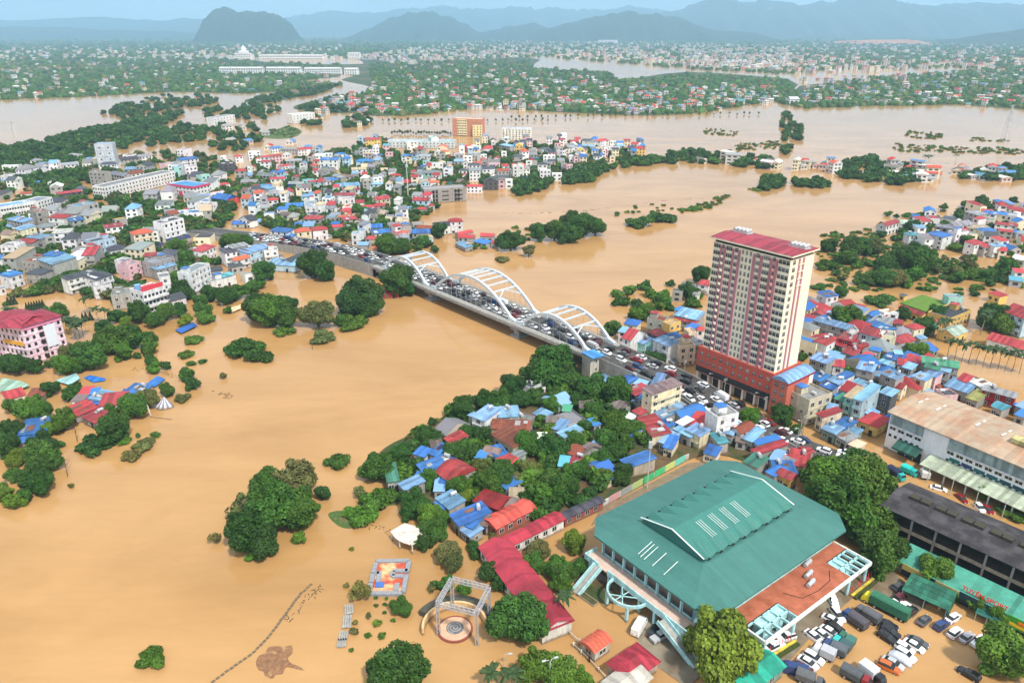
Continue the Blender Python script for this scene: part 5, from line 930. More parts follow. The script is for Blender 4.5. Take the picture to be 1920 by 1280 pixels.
for (ox, oy, sc, zone), txt in HT.items():
    for ln in txt.split(';'):
        q = ln.split()
        if len(q) != 8 or float(q[4]) <= 1: continue
        a = [float(v) for v in q[:6]]; h = a[5]
        p1 = gp(ox+a[0]/sc, oy+a[1]/sc, h); p2 = gp(ox+a[2]/sc, oy+a[3]/sc, h); d_ = pj(*p1)[2]
        SPEC.append(((p2-p1).length*(h+a[4]*.4)/d_**2, p1, p2, a[4], h, q[6], q[7], zone))
SPEC.sort(key=lambda t: -t[0])
for _, p1, p2, D, h, rf, wl_, zone in SPEC[:280]: house(p1, p2, D, h, rf, wl_, zone)
# ---- larger named buildings of the town
def big(px, D, h, roof, wall, label, cat='building'):
    return house(gp(px[0], px[1], h), gp(px[2], px[3], h), D, h, roof, wall, '', label=label, cat=cat, name='building')
def grid_windows(e, w, D, h, rows, cols, z0, wv=1.1, hv=1.3, sides=()):
    for r in range(rows):
        z = z0+(h-z0)*(r+.5)/rows
        for k in range(cols): put_window(e, PANE, -w/2+w*(k+.5)/cols, -D/2, z, wv, hv)
        for sx, n in sides:
            for k in range(n): put_window(e, PANE, sx*w/2, -D/2+D*(k+.5)/n, z, wv, hv, R(90)*sx)
def block(name, px, D, h, roofc, wallc, label, rows, cols, sides=(), parapet=.8, z0=.8, wv=1.2, hv=1.3):
    a, b = gp(px[0], px[1], h), gp(px[2], px[3], h); d = b-a; w = d.length; ang = math.atan2(d.y, d.x); uy = Vector((-math.sin(ang), math.cos(ang), 0)); c_ = (a+b)/2+uy*D/2
    e = empty(name, (c_.x, c_.y, 0), ang); x, y = w/2, D/2; mb = MB(); mb.box(-x, x, -y, y, -.5, h, bottom=False)
    for q in ((-x,x,-y,-y+.25),(-x,x,y-.25,y),(-x,-x+.25,-y+.25,y-.25),(x-.25,x,-y+.25,y-.25)): mb.box(*q, h, h+parapet, bottom=False)
    for r in range(1, rows): z = z0+(h-z0)*r/rows; mb.box(-x-.1, x+.1, -y-.2, -y-.001, z-.12, z+.12)
    mb.build('wall', mWALL, e, wallc); mb = MB(); mb.box(-x+.26, x-.26, -y+.26, y-.26, h+.01, h+.12); mb.build('roof', mROOF if roofc[2] > roofc[0]*1.3 else mFLAT, e, roofc)
    grid_windows(e, w, D, h, rows, cols, z0, wv, hv, sides); FOOT.append((c_.x, c_.y, max(w, D)/2)); tag(e, label, 'building'); return e, w
GR, WH = lin(150,150,150), lin(230,230,228)
e, w = block('apartment_row', (195.5,352,327,322), 12, 9.5, lin(120,122,126), WH, 'long white three-storey row of town houses with a repeated window grid', 3, 22, ((-1, 5),))
e, w = block('apartment_row', (0,390,70,379), 12, 8, lin(112,164,208), WH, 'white town-house row with blue roofs at the left edge', 2, 14)
e, w = block('apartment_row', (70,379,98,371), 12, 8.5, lin(120,130,150), WH, 'white end block of the left-edge town-house row', 3, 5, ((1, 4),))
e, w = block('school', (314,346,362,352), 16, 9.5, lin(70,140,196), WH, 'white school with bright blue roof and pink fascia', 3, 7, ((1, 5),))
mb = MB(); mb.box(-w/2-.35, w/2+.35, -8.35, -8.0, 8.8, 10.4); mb.box(w/2, w/2+.35, -8, 8, 8.8, 10.4); mb.build('fascia', mPAINT, e, lin(206,70,100)); mb = MB(); mb.box(-2.2, 1.6, -8.3, -8.21, 2.2, 5.6); mb.build('mural', mPAINT, e, lin(216,70,120))
e = big((397,371,424.5,375), 12, 4.2, 'gb', 'B', 'blue-walled shed with a red gable end in the flood left of centre')
mb = MB(); x_ = [c for c in e.children if c.name.startswith('wall')][0].bound_box; xm = max(v[0] for v in x_); ym = max(v[1] for v in x_); mb.box(xm, xm+.12, -ym, ym, 0, 4.3); mb.build('red_end', mROOFY, e, lin(206,80,66))
e, w = block('hotel', (40,618,113.5,596), 14, 15, lin(150,50,66), lin(248,216,226), 'pink five-storey hotel with a red roof at the left edge', 5, 6, ((1, 3), (-1, 3)), wv=1.0, hv=1.4)
mb = MB(); y = 7; mb.poly([(-w/2-.8,-y-.8,15.9),(w/2+.8,-y-.8,15.9),(w/2-4,0,17.6),(-w/2-10,0,17.6)]); mb.poly([(w/2+.8,-y-.8,15.9),(w/2+.8,y+.8,15.9),(w/2-4,0,17.6)]); mb.poly([(w/2+.8,y+.8,15.9),(-w/2-.8,y+.8,15.9),(-w/2-10,0,17.6),(w/2-4,0,17.6)]); mb.build('hip_roof', mROOF, e, lin(152,52,68))
mb = MB(); mb.box(w*.02, w*.3, -y-.3, -y-.18, 5, 14); mb.build('banner', mPAINT, e, lin(222,226,232))
for k in range(5): mb = MB(); z = 3*k+.9; mb.box(-w*.1, w*.0, -y-.25, -y-.1, z, z+1.9); mb.build('grille', mDARK, e)
mb = MB(); mb.box(-w/2, w/2, -y-.28, -y-.1, 14.4, 15.6); mb.build('pink_frieze', mPAINT, e, lin(226,140,170))
e2, w2 = block('hotel', (-26,606,40,618), 14, 15, lin(186,56,74), lin(248,222,230), 'left wing of the pink hotel cut by the picture edge', 5, 8, (), wv=1.0, hv=1.4)
mb = MB(); mb.box(-w2*.1, w2/2-.5, -7.4, -7.2, 8.2, 9.8); mb.build('sign_band', mPAINT, e2, lin(232,168,60)); mb = MB(); mb.poly([(-w2/2,-7.8,15.9),(w2/2+.6,-7.8,15.9),(w2/2-2,0,17.6),(-w2/2,0,17.6)]); mb.poly([(w2/2+.6,7.8,15.9),(-w2/2,7.8,15.9),(-w2/2,0,17.6),(w2/2-2,0,17.6)]); mb.build('hip_roof', mROOF, e2, lin(152,52,68))
e, w = block('guest_house', (268,551,310.5,538), 10, 10.5, lin(190,50,56), WH, 'white three-storey riverside house with a red rooftop sign and balconies', 3, 6, ((1, 3), (-1, 3)), z0=.4)
for k in range(3): mb = MB(); z = 3.4*k+.4; mb.box(-w/2-.3, w/2+.3, -6.3, -5.22, z-.1, z+.06); mb.box(-w/2-.3, w/2+.3, -6.3, -6.2, z+.06, z+.9); mb.build('balcony', mWALL, e, WH)
mb = MB(); mb.box(-w/2+.4, w/2-.6, -4.2, -4.0, 11.3, 13.2); mb.build('sign_frame', mPAINT, e, lin(214,70,80)); mb = MB(); mb.cyl(-w/2+1.6, 1.0, 10.6, 13.4, 1.4, 12); mb.build('water_tank', mPAINT, e, lin(120,165,205))
e, w = block('concrete_shell', (795,357.5,874,352.5), 12, 10, GR, lin(158,152,146), 'unfinished grey concrete building on the river edge', 3, 3, ((-1, 2),), z0=.5, wv=5.2, hv=.9)
for x in (-.28, .24):
    for r in range(3):
        for k in range(2): put_window(e, OPEN, w*x+k*2.4, -6, .5+3.17*r+1.5, 1.7, 2.6, name='opening')
e, w = block('office_block', (848,223,903,224.5), 14, 20, lin(220,214,200), lin(204,140,110), 'orange and cream office block standing in the flood', 5, 0)
mb = MB(); mb.box(-w*.33, 0, -7.5, -7.02, 1, 19.6); mb.build('cream_front', mWALL, e, lin(238,222,178))
for r in range(6):
    for k in range(5): put_window(e, PANE, -w*.30+k*w*.066, -7.5, 3+r*3, 1.4, 1.5)
e, w = block('office_block', (886,236,904,236), 9, 13, lin(120,160,214), lin(240,224,168), 'yellow block with blue roof beside the orange office block', 4, 3)
e, w = block('hospital', (941,242,995,243), 12, 13, lin(150,176,220), lin(240,236,222), 'white five-storey block standing in the flood near the church', 5, 9)
e, w = block('market_hall', (728,266,852,267), 18, 7, lin(160,182,186), lin(206,214,214), 'long grey-roofed market hall behind the white house row', 2, 18)
e, w = block('villa', (400,222,440,216), 12, 12, lin(120,126,140), WH, 'big white villa in the trees beyond the left town', 3, 7)
e, w = block('villa', (548,216,590,212), 14, 12, lin(200,200,198), WH, 'white pillared block beyond the flooded field', 3, 7)
e, w = block('tall_house', (176,272,210,271), 12, 22, lin(140,160,190), lin(200,206,212), 'tall blank grey slab house in the left town', 4, 2)
# ---------------------------------------------------------------- foliage
def ico(sub=1):
    bm = bmesh.new(); bmesh.ops.create_icosphere(bm, subdivisions=sub, radius=1); v = np.array([p.co[:] for p in bm.verts]); bm.verts.index_update(); f = [[q.index for q in p.verts] for p in bm.faces]; bm.free(); return v, np.array(f)
IV, IF = ico(1); IV2, IF2 = ico(2)
def crown_arrays(seed, nblob, nleaf, leaf, squash=.85, core=True, spread=.55, rmin=.28, rmax=.46):
    r = np.random.default_rng(seed); C = [np.zeros(3)]; Rr = [.60]
    for k in range(nblob):
        d = r.normal(size=3); d[2] = abs(d[2])*1.0-.42; d /= np.linalg.norm(d); C.append(d*r.uniform(spread*.65, spread*1.28)); Rr.append(r.uniform(rmin, rmax))
    C = np.array(C); Rr = np.array(Rr); C[:, 2] *= squash
    V = []; F = []; T = []; n0 = 0
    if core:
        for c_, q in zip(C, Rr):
            v = IV*q*.70*(1+r.uniform(-.2, .2, (len(IV), 1)))*np.array([1, 1, squash])+c_; V.append(v); F.append(np.column_stack([IF, IF[:, 2]])+n0); T.append(np.full(len(v), r.uniform(.40, .65))); n0 += len(v)  # core blobs in a darker tone: shade inside the crown put into colour
    p = Rr**2/np.sum(Rr**2); got = 0; P = []; Nn = []; B = []
    while got < nleaf:
        i = r.choice(len(Rr), size=nleaf, p=p); d = r.normal(size=(nleaf, 3)); d /= np.linalg.norm(d, axis=1)[:, None]
        q = C[i]+d*(Rr[i]*r.uniform(.80, 1.18, nleaf))[:, None]*np.array([1, 1, squash])
        dist = np.linalg.norm((q[:, None, :]-C[None])/np.array([1, 1, squash]), axis=2)/Rr[None]; dist[np.arange(nleaf), i] = 9
        ok = dist.min(1) > .86; P.append(q[ok]); Nn.append(d[ok]); B.append(i[ok]); got += ok.sum()
    P = np.concatenate(P)[:nleaf]; Nn = np.concatenate(Nn)[:nleaf]; B = np.concatenate(B)[:nleaf]
    Nn = Nn+r.normal(size=Nn.shape)*.55+np.array([0, 0, .25]); Nn /= np.linalg.norm(Nn, axis=1)[:, None]
    a = np.cross(Nn, r.normal(size=Nn.shape)); a /= np.linalg.norm(a, axis=1)[:, None]; b = np.cross(Nn, a)
    s = leaf*r.uniform(.6, 1.35, (nleaf, 1)); e = s*r.uniform(.5, .9, (nleaf, 1)); u = leaf*r.uniform(-.3, .3, (nleaf, 1))
    Q = np.stack([P-a*s, P-b*e+a*u, P+a*s+Nn*leaf*.15, P+b*e-a*u*.5], 1).reshape(-1, 3)
    bt = r.uniform(.75, 1.2, len(Rr)); t = bt[B]*r.uniform(.65, 1.35, nleaf); V.append(Q); F.append(np.arange(nleaf*4).reshape(-1, 4)+n0); T.append(np.repeat(t, 4))
    return np.concatenate(V), np.concatenate(F), np.concatenate(T)
def mesh_np(name, V, F, T, mats, tint=None):
    me = bpy.data.meshes.new(name); F = np.asarray(F); tri = F[:, 2] == F[:, 3] if F.shape[1] == 4 else np.ones(len(F), bool)
    cnt = np.where(tri, 3, 4) if F.shape[1] == 4 else np.full(len(F), 3); mask = np.ones(F.shape, bool)
    if F.shape[1] == 4: mask[tri, 3] = False
    loops = F[mask]; starts = np.concatenate([[0], np.cumsum(cnt)[:-1]])
    me.vertices.add(len(V)); me.vertices.foreach_set('co', V.astype(np.float32).ravel()); me.loops.add(len(loops)); me.loops.foreach_set('vertex_index', loops.astype(np.int32))
    me.polygons.add(len(F)); me.polygons.foreach_set('loop_start', starts.astype(np.int32))
    for m in mats: me.materials.append(m)
    me.update(calc_edges=True)
    at = me.color_attributes.new('tone', 'FLOAT_COLOR', 'POINT'); c_ = np.ones((len(V), 4), np.float32); c_[:, :3] = T[:, None]; at.data.foreach_set('color', c_.ravel())
    if tint is not None: at = me.color_attributes.new('tint', 'FLOAT_COLOR', 'POINT'); c_ = np.ones((len(V), 4), np.float32); c_[:, :3] = tint; at.data.foreach_set('color', c_.ravel())
    return me
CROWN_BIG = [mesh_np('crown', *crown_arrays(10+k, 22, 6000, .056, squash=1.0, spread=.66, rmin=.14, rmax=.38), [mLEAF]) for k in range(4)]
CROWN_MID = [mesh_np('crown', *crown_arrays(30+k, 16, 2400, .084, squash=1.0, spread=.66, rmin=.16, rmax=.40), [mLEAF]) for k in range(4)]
CROWN_THIN = [mesh_np('crown', *crown_arrays(50+k, 11, 800, .10, core=False, spread=.72, rmin=.2, rmax=.34), [mLEAF]) for k in range(3)]
CROWN_LOW = [mesh_np('crown', *crown_arrays(70+k, 12, 1500, .10, squash=.5, spread=.7), [mLEAF]) for k in range(3)]
def trunk_mesh(seed):
    r = random.Random(seed); mb = MB(); mb.tube([(0,0,-.2),(.02,.01,.5),(r.uniform(-.05,.05),r.uniform(-.05,.05),1.0)], [.085,.065,.05], 7)
    for k in range(5): a = k*1.26+r.uniform(0, .8); mb.tube([(0,0,.7+.06*k),(.25*math.cos(a),.25*math.sin(a),1.0+.05*k),(.5*math.cos(a),.5*math.sin(a),1.3+.06*k)], [.04,.028,.012], 5)
    return mb.mesh('trunk', mBARK)
TRUNK = [trunk_mesh(k) for k in range(3)]
GREENS = dict(d=((.042,.112,.016),'dark green'), m=((.060,.146,.018),'mid-green'), l=((.140,.215,.020),'yellow-green'), o=((.130,.148,.038),'olive green'), b=((.088,.188,.018),'bright green'))
TREES = []
EXTRA = []
def tree(px, py, rp, kind='m', zone='', form='t', single=True):
    """crown centre pixel, crown radius in pixels"""
    rp *= 1.16; zf = {'t': .74, 's': .85, 'w': .30}[form]; Rr = zc = 1.0
    for _ in range(4): p = gp(px, py, zc); Rr = rp*pj(*p)[2]/FPX; zc = Rr*zf
    p = gp(px, py, zc); rr = random.Random(int(px*31+py*7)); c_ = GREENS[kind][0]; k = rr.uniform(.8, 1.25); col = (c_[0]*k*rr.uniform(.85, 1.2), c_[1]*k, c_[2]*k*rr.uniform(.8, 1.2), 1)
    if not single: EXTRA.append((rr.randrange(4), p.x, p.y, zc, Rr, Rr, Rr*(.95 if form != 'w' else .5), rr.uniform(0, 6.3), col[:3])); return
    e = empty('tree' if form in 'ts' else 'bush', (p.x, p.y, 0), rr.uniform(0, 6.28))
    src = CROWN_THIN if form == 's' else CROWN_LOW if form == 'w' else (CROWN_BIG if rp > 19 else CROWN_MID)
    sx = rr.uniform(.9, 1.1); cr_ = link('crown', rr.choice(src), e, col, loc=(0, 0, zc), scale=(Rr*sx, Rr/sx, Rr*(rr.uniform(.88, 1.08) if form in 'ts' else .8)))
    if form in 'ts': link('trunk', rr.choice(TRUNK), e, loc=(0, 0, -.1), scale=(Rr, Rr, zc*.8))
    size = 'small' if Rr < 2.6 else 'medium' if Rr < 4.6 else 'large'
    nm = {'t': 'tree', 's': 'thin-leaved tree', 'w': 'low bush'}[form]
    later(e, '%s %s %s %s' % (size, GREENS[kind][1], nm, zone), 'tree' if form in 'ts' else 'bush', ('trees ' if form in 'ts' else 'bushes ')+zone)
    TREES.append(e)
TT = {
(660,720,6.4,'in the riverside grove'): '1340 310 150 d;1590 190 125 d;1800 170 130 d;1140 490 92 d;880 660 145 d;1020 650 85 d;690 650 62 o s;600 850 125 d;280 1010 185 d;440 890 85 d;1400 590 110 d;1560 640 115 d;1280 820 180 d;930 1140 125 m;1640 920 55 b;1560 1010 130 o;1790 1050 150 m;1250 1240 130 m;1650 1190 145 m;1020 430 35 o s',
(900,740,6.4,'in the grove behind the hall'): '640 40 105 d;480 60 115 d;870 150 105 b;1150 70 115 d;1400 200 125 d;1290 160 85 m;1040 215 55 m;700 320 85 m;820 410 95 b;1120 540 115 m;1250 380 95 d;560 590 150 m;860 640 160 d;1600 320 135 b;1500 560 130 m;1720 410 140 m;1860 420 120 m;1620 690 120 m;1750 600 95 m;1480 800 130 d;1250 900 120 m;1100 940 110 m;1490 980 120 l;600 880 120 o;480 1010 85 o;130 1080 160 m;290 1010 140 d;850 1060 165 m;1010 1150 165 m;790 1200 140 b;1330 1200 110 d;1720 950 130 d;1610 470 75 m;440 830 75 m;1830 880 70 d',
(640,400,2.977,'by the bridge'): '1180 850 125 d;1245 905 85 d;1095 905 85 d;960 965 66 d;1410 965 78 m;1530 1000 85 m;1190 1020 58 m;110 455 98 d;55 505 85 d;155 520 66 d;60 608 70 b w;310 392 85 d;372 412 50 d;250 185 58 b;330 185 50 m;430 190 30 m;520 200 25 d;460 160 38 m;540 100 45 d;720 190 34 m w;795 190 22 b w;945 155 62 d;1045 205 38 o s;895 258 34 o w;1105 110 50 d;1190 100 58 m;1270 115 58 m;1340 65 78 d;1420 70 58 m;1290 40 52 m;1660 50 62 m w;1790 22 62 m w;1700 545 52 b;1650 565 40 b;1790 470 45 b;1780 515 30 b;1510 645 45 m;1740 812 58 d;100 -10 40 m;30 560 40 m w',
(660,860,6.4,'on the shore by the park'): '760 500 165 d;700 630 115 d;950 700 150 b;1030 840 140 m;890 850 115 m;850 1000 105 d;1100 690 75 b;1140 1120 135 o;1210 1240 115 o;1380 460 105 l;1450 1050 72 d;1490 1150 66 d;310 480 190 b w;130 680 150 b w;300 620 34 b w;90 400 80 o s;20 640 110 b w',
(620,1020,6.4,'in the flooded park'): '350 550 125 o s;850 740 115 m;540 640 28 m w;670 650 25 m w;540 730 28 m w;655 720 28 m w;645 818 28 m w;750 910 30 m w;560 945 60 l w;440 1090 45 b w;615 1092 48 b w;250 1265 34 b w;450 850 36 o s;300 930 35 o s;285 1040 48 o s;1600 540 85 b;1390 470 90 m;1250 490 62 d;1210 520 50 o;190 490 34 o s;250 50 34 l w',
(0,0,1,'beside the hall and car park'): '970 1160 47 m;742 1254 46 d;1003 1248 33 b;1042 1258 36 b;1082 1276 28 b;1350 1216 70 l;1558 905 46 b;1620 912 52 b;1588 950 54 b;1642 962 42 b;1545 888 32 b;1605 882 36 m;1652 1040 40 m;1752 1074 29 b;1796 1116 14 b;1832 1132 18 b;1872 1155 18 b;1893 1232 48 b;1845 925 15 b;1884 956 14 b w;1904 966 16 b w;1500 1150 1 m',
(880,960,5.817,'between red wings and hall'): '740 420 115 o;720 580 120 m;1130 340 120 l;950 620 140 b;1040 700 130 m;1200 600 90 m;1000 790 100 b;260 260 50 o;1300 780 40 l w;230 640 110 d;340 780 95 d;60 430 70 d',
(0,850,2.977,'on the river island'): '1640 160 120 o;1500 200 105 m;1560 300 140 m;1680 330 105 m;1380 430 115 d;1480 480 88 d;1345 290 66 o s;1800 220 44 d;1420 562 48 b w;1205 470 34 o s;1510 120 55 m;1665 470 38 b;845 1140 70 b w;1885 40 58 m w;395 178 14 o s',
(0,690,4.923,'on the lower left bank'): '460 190 75 d;650 230 70 d;720 160 42 d;330 310 58 m;120 350 78 m;260 400 115 b;380 410 95 m;580 480 112 b;470 560 68 b;80 580 105 d;60 720 105 d;390 690 105 d;540 705 42 d;170 820 85 l;370 800 140 m;440 870 105 m;320 1000 125 m;360 1070 112 d;110 985 66 m;40 1160 85 l;130 1230 76 l;230 1175 66 m;1040 560 135 d;870 700 135 d w;760 725 58 d w;1000 700 56 d w;1140 668 58 b w;1330 700 85 o w;1230 800 85 o w;1430 612 45 m w;1270 620 24 d;1230 350 125 m;1340 290 95 o;1020 375 58 b;1540 205 62 m;1770 150 56 d;1690 275 66 o w;1730 55 66 m;650 1078 25 o w;430 240 40 d',
(0,560,6.4,'along the left bank'): '660 170 125 m;200 780 145 d;80 770 105 d;430 820 85 d;590 785 55 d;780 790 135 b;1080 700 175 m;960 650 110 d;790 650 95 o;1400 480 190 m;1250 530 130 d;1560 480 145 d;1510 285 68 l;1230 335 85 d;1640 160 135 d;1390 200 100 d;1850 250 105 m;1780 470 88 m;1780 580 105 m;1490 640 105 b;1460 700 78 b w;1820 750 58 m;1850 830 56 b w;1640 680 46 m;60 60 30 m',
(240,430,7.111,'below the left bank houses'): '150 1080 112 d;500 1100 130 m;340 1190 92 m;680 1070 100 d;720 820 140 d;960 950 100 m;990 1080 100 m;1010 1180 92 b;770 1210 84 l;1100 860 110 d;1300 890 120 m;1420 850 100 m;1640 780 120 m;1750 700 95 m;1800 570 130 d;1330 1075 55 m;1120 1180 55 m;130 280 105 d;640 260 120 m;780 380 110 m;520 230 55 d;1400 150 130 m;1560 150 84 m;1290 180 74 m;1180 420 62 d;980 340 34 d;1120 340 30 d;640 650 90 b',
(0,400,2.977,'on the island left of the bridge'): '1430 540 70 d;1500 560 88 m;1590 575 78 m;1600 500 50 d;1770 560 86 o;1580 655 48 b w;1800 690 58 o w;1900 600 38 m;1370 755 86 m w;1300 760 48 m w;1450 795 62 d w;1080 702 46 b w;1040 785 36 b w;840 820 32 d;860 862 34 b;925 848 28 d;1130 826 24 d w;1070 836 27 b w;1750 285 86 d;1810 330 56 d;1245 905 20 o s',
(1640,360,6.857,'in the flooded right grove'): '130 900 100 m;140 1060 100 b;60 960 70 m;420 890 90 o;380 820 85 o s;560 820 100 o s;620 930 105 m;540 1020 90 b;690 870 80 o s;270 1080 85 b;800 1000 58 o;1060 1010 90 o;1060 1100 80 m;1210 930 90 o s;1220 1050 76 b;1420 1070 74 m;1170 850 56 o;1700 930 95 m;1650 1030 66 m;1370 110 75 d;1470 195 58 d;1240 140 44 m;1150 150 48 d;1090 262 58 d;890 190 46 m;1780 100 54 d;80 430 46 d;470 440 105 d;700 430 68 m;360 500 52 d;400 300 56 m w;600 310 88 m w;700 335 76 m w;280 310 34 d;1180 620 76 m;1470 590 56 m;1010 705 95 b w;890 690 76 b w;1290 760 70 m w',
(1280,400,2.977,'right of the tower in the flood'): '810 175 45 d;940 190 56 m;920 245 48 m;1010 180 56 m;1065 190 48 o;800 290 52 m w;900 350 30 o s;1140 300 58 d;1130 360 56 m;1020 375 52 m w;1330 260 76 m;1250 240 58 m;1300 335 48 m;1190 360 56 o;880 440 34 d;760 410 34 m w;100 350 56 d;40 440 48 d;1100 485 62 m w;910 590 72 m;970 610 56 b;1230 560 38 d;1350 640 52 d;1310 770 66 b;1420 560 48 d;1740 580 76 m;1790 620 58 b;560 1120 62 d;370 1140 56 b;630 1200 34 m;670 800 30 m;1390 1040 30 b;1900 640 30 m'}
TS = []
for (ox, oy, sc, zone), txt in TT.items():
    for ln in txt.split(';'):
        q = ln.split()
        if float(q[2])/sc >= 2: TS.append((ox+float(q[0])/sc, oy+float(q[1])/sc, float(q[2])/sc, q[3], zone, q[4] if len(q) > 4 else 't'))
TS.sort(key=lambda t: -t[2])
for k, t in enumerate(TS): tree(*t, single=k < 296)
# palms
def palm_crown(seed):
    r = random.Random(seed); mb = MB()
    for k in range(15):
        a = k*2.4+r.uniform(-.2, .2); el = r.uniform(.1, .95); L_ = r.uniform(.85, 1.15); pts = []
        for j in range(6): t = j/5; rad = L_*t; z = math.sin(el)*rad*.9-.75*t*t*L_*(1-el*.45); pts.append(Vector((math.cos(a)*rad*math.cos(el*.6), math.sin(a)*rad*math.cos(el*.6), z)))
        sd = Vector((-math.sin(a), math.cos(a), 0))
        for j in range(5):
            wa, wb = (.05, .17, .2, .17, .11, .02)[j], (.05, .17, .2, .17, .11, .02)[j+1]; dr = Vector((0, 0, -.07))
            for s in (-1, 1): mb.poly([pts[j], pts[j+1], pts[j+1]+sd*s*wb+dr, pts[j]+sd*s*wa+dr])
    me = mb.mesh('fronds', [mLEAF]); at = me.color_attributes.new('tone', 'FLOAT_COLOR', 'POINT'); n = len(me.vertices); c_ = np.ones((n, 4), np.float32); c_[:, :3] = np.repeat(RNG.uniform(.6, 1.3, n//4+1), 4)[:n, None]; at.data.foreach_set('color', c_.ravel()); return me
PALM = [palm_crown(k) for k in range(3)]
_mb = MB(); _mb.tube([(0,0,-.05),(.03,0,.35),(.0,.02,.7),(0,0,1)], [.022,.016,.014,.012], 7); PTR = _mb.mesh('trunk', M('palm_trunk', (.24,.20,.15,1), noise=.2, nscale=3))
def palm(px, py, h, r, zone):
    p = gp(px, py, 0); rr = random.Random(int(px*13+py)); e = empty('palm_tree', (p.x, p.y, 0), rr.uniform(0, 6)); link('trunk', PTR, e, scale=(h*.9, h*.9, h)); k = rr.uniform(.8, 1.2)
    link('fronds', rr.choice(PALM), e, (.05*k, .095*k, .03*k, 1), loc=(0, 0, h), scale=(r, r, r)); later(e, 'feathery palm tree '+zone, 'palm', 'palms '+zone)
for k in range(12): palm(1775+k*13.6, 671+k*2.6+(k%3)*2, 7.6+.5*(k%2), 2.7, 'in the flooded row at right')
for x, y in ((1841,622),(1848,618),(1838,628),(1757,640),(1768,638)): palm(x, y, 9, 3, 'by the pale green roof at right')
for x, y in ((128,626),(134,630),(140,628),(150,634),(156,630),(146,640)): palm(x, y, 7, 3.4, 'beside the pink hotel')
palm(20, 592, 3.5, 4, 'behind the pink hotel'); palm(165, 590, 8, 3, 'below the white villas'); palm(185, 606, 7, 3, 'below the white villas'); palm(200, 608, 7, 3, 'below the white villas')
palm(1057, 1160, 6.5, 2.6, 'at the end of the red wing'); palm(958, 1292, 4.5, 2.8, 'at the bottom edge'); palm(922, 1290, 4.5, 2.6, 'at the bottom edge')
for x, y in ((1732,310),(1737,312),(1742,310),(1790,309)): palm(x, y, 9, 3, 'on the far right riverbank')
# rows of small conical shrubs behind the hotel
CON = MB(); n = 9
for lv in range(4):
    z0, z1 = lv*.22, lv*.22+.42; r0 = .30-.065*lv
    for k in range(n): a, b = 2*math.pi*k/n, 2*math.pi*(k+1)/n; q = r0*(1+.15*((k*7+lv*3)%3-1)); CON.poly([(math.cos(a)*q, math.sin(a)*q, z0), (math.cos(b)*r0, math.sin(b)*r0, z0+.03), (0, 0, z1)])
CON = CON.mesh('crown', [mLEAF]); at = CON.color_attributes.new('tone', 'FLOAT_COLOR', 'POINT'); nv = len(CON.vertices); c_ = np.ones((nv, 4), np.float32); c_[:, :3] = RNG.uniform(.6, 1.2, (nv, 1)); at.data.foreach_set('color', c_.ravel())
for k, (x, y) in enumerate(((17,572),(23,571),(29,570),(52,583),(57,582),(62,581),(67,580),(72,579),(77,578),(82,577),(157,603),(163,601),(171,599))):
    e = empty('conical_shrub', gp(x, y, 0)); link('crown', CON, e, (.025,.05,.018,1), scale=(4.5, 4.5, 4.2)); mb = None; later(e, 'small dark conical shrub in the flooded hotel garden', 'shrub', 'conical shrubs of the hotel garden')
# bare drowned trees
def bare(px, py, h, label):
    p = gp(px, py, 0); rr = random.Random(int(px)); e = empty('bare_tree', (p.x, p.y, 0)); mb = MB(); mb.tube([(0,0,-.3),(.1,0,h*.5),(.3,.1,h)], [.12,.08,.03], 5)
    for k in range(8): a = rr.uniform(0, 6.3); z = h*rr.uniform(.3, .8); L_ = h*rr.uniform(.25, .5); mb.tube([(.1,0,z),(math.cos(a)*L_*.5,math.sin(a)*L_*.5,z+L_*.5),(math.cos(a)*L_*.7,math.sin(a)*L_*.7,z+L_)], [.05,.03,.012], 4)
    mb.build('branches', mBARK, e); tag(e, label, 'tree')
bare(127, 893, 6, 'bare drowned tree beside the lower left bank'); bare(145, 828, 5, 'thin bare drowned tree left of the dark island bush'); bare(586, 655, 4, 'bare twigs of a drowned tree below the left island')
# ---------------------------------------------------------------- vehicles
mCARP = M('car_paint', obj=True, rough=.22, noise=.03, spec=.6); mTYRE = M('tyre', (.015,.015,.015,1), rough=.9); mRIM = M('rim', (.5,.5,.5,1), rough=.3, metal=.6)
mHEAD = M('headlight_glass', (.75,.75,.72,1), rough=.15); mTAIL = M('tail_light', (.45,.02,.02,1), rough=.25); mTARP = M('tarpaulin', obj=True, rough=.75, noise=.18, nscale=1.5, bump=.3, bscale=2)
def loft(sections, m=0, smooth=True):
    """sections: list of (x, halfwidth_bottom, halfwidth_top, z0, z1) joined nose to tail"""
    mb = MB(); prev = None
    for x, w0, w1, z0, z1 in sections:
        zm = z0+(z1-z0)*.55; ring = [(x,-w0,z0),(x,-max(w0,w1),zm),(x,-w1*.93,z1),(x,w1*.93,z1),(x,max(w0,w1),zm),(x,w0,z0)]
        i = len(mb.v); mb.v += ring
        if prev is not None:
            for k in range(5): mb.f.append((prev+k, i+k, i+k+1, prev+k+1)); mb.m.append(m)
            mb.f.append((prev+5, i+5, i, prev)); mb.m.append(m)
        else: mb.f.append((i+5,i+4,i+3,i+2,i+1,i)); mb.m.append(m)
        prev = i
    mb.f.append(tuple(prev+k for k in range(6))); mb.m.append(m); return mb
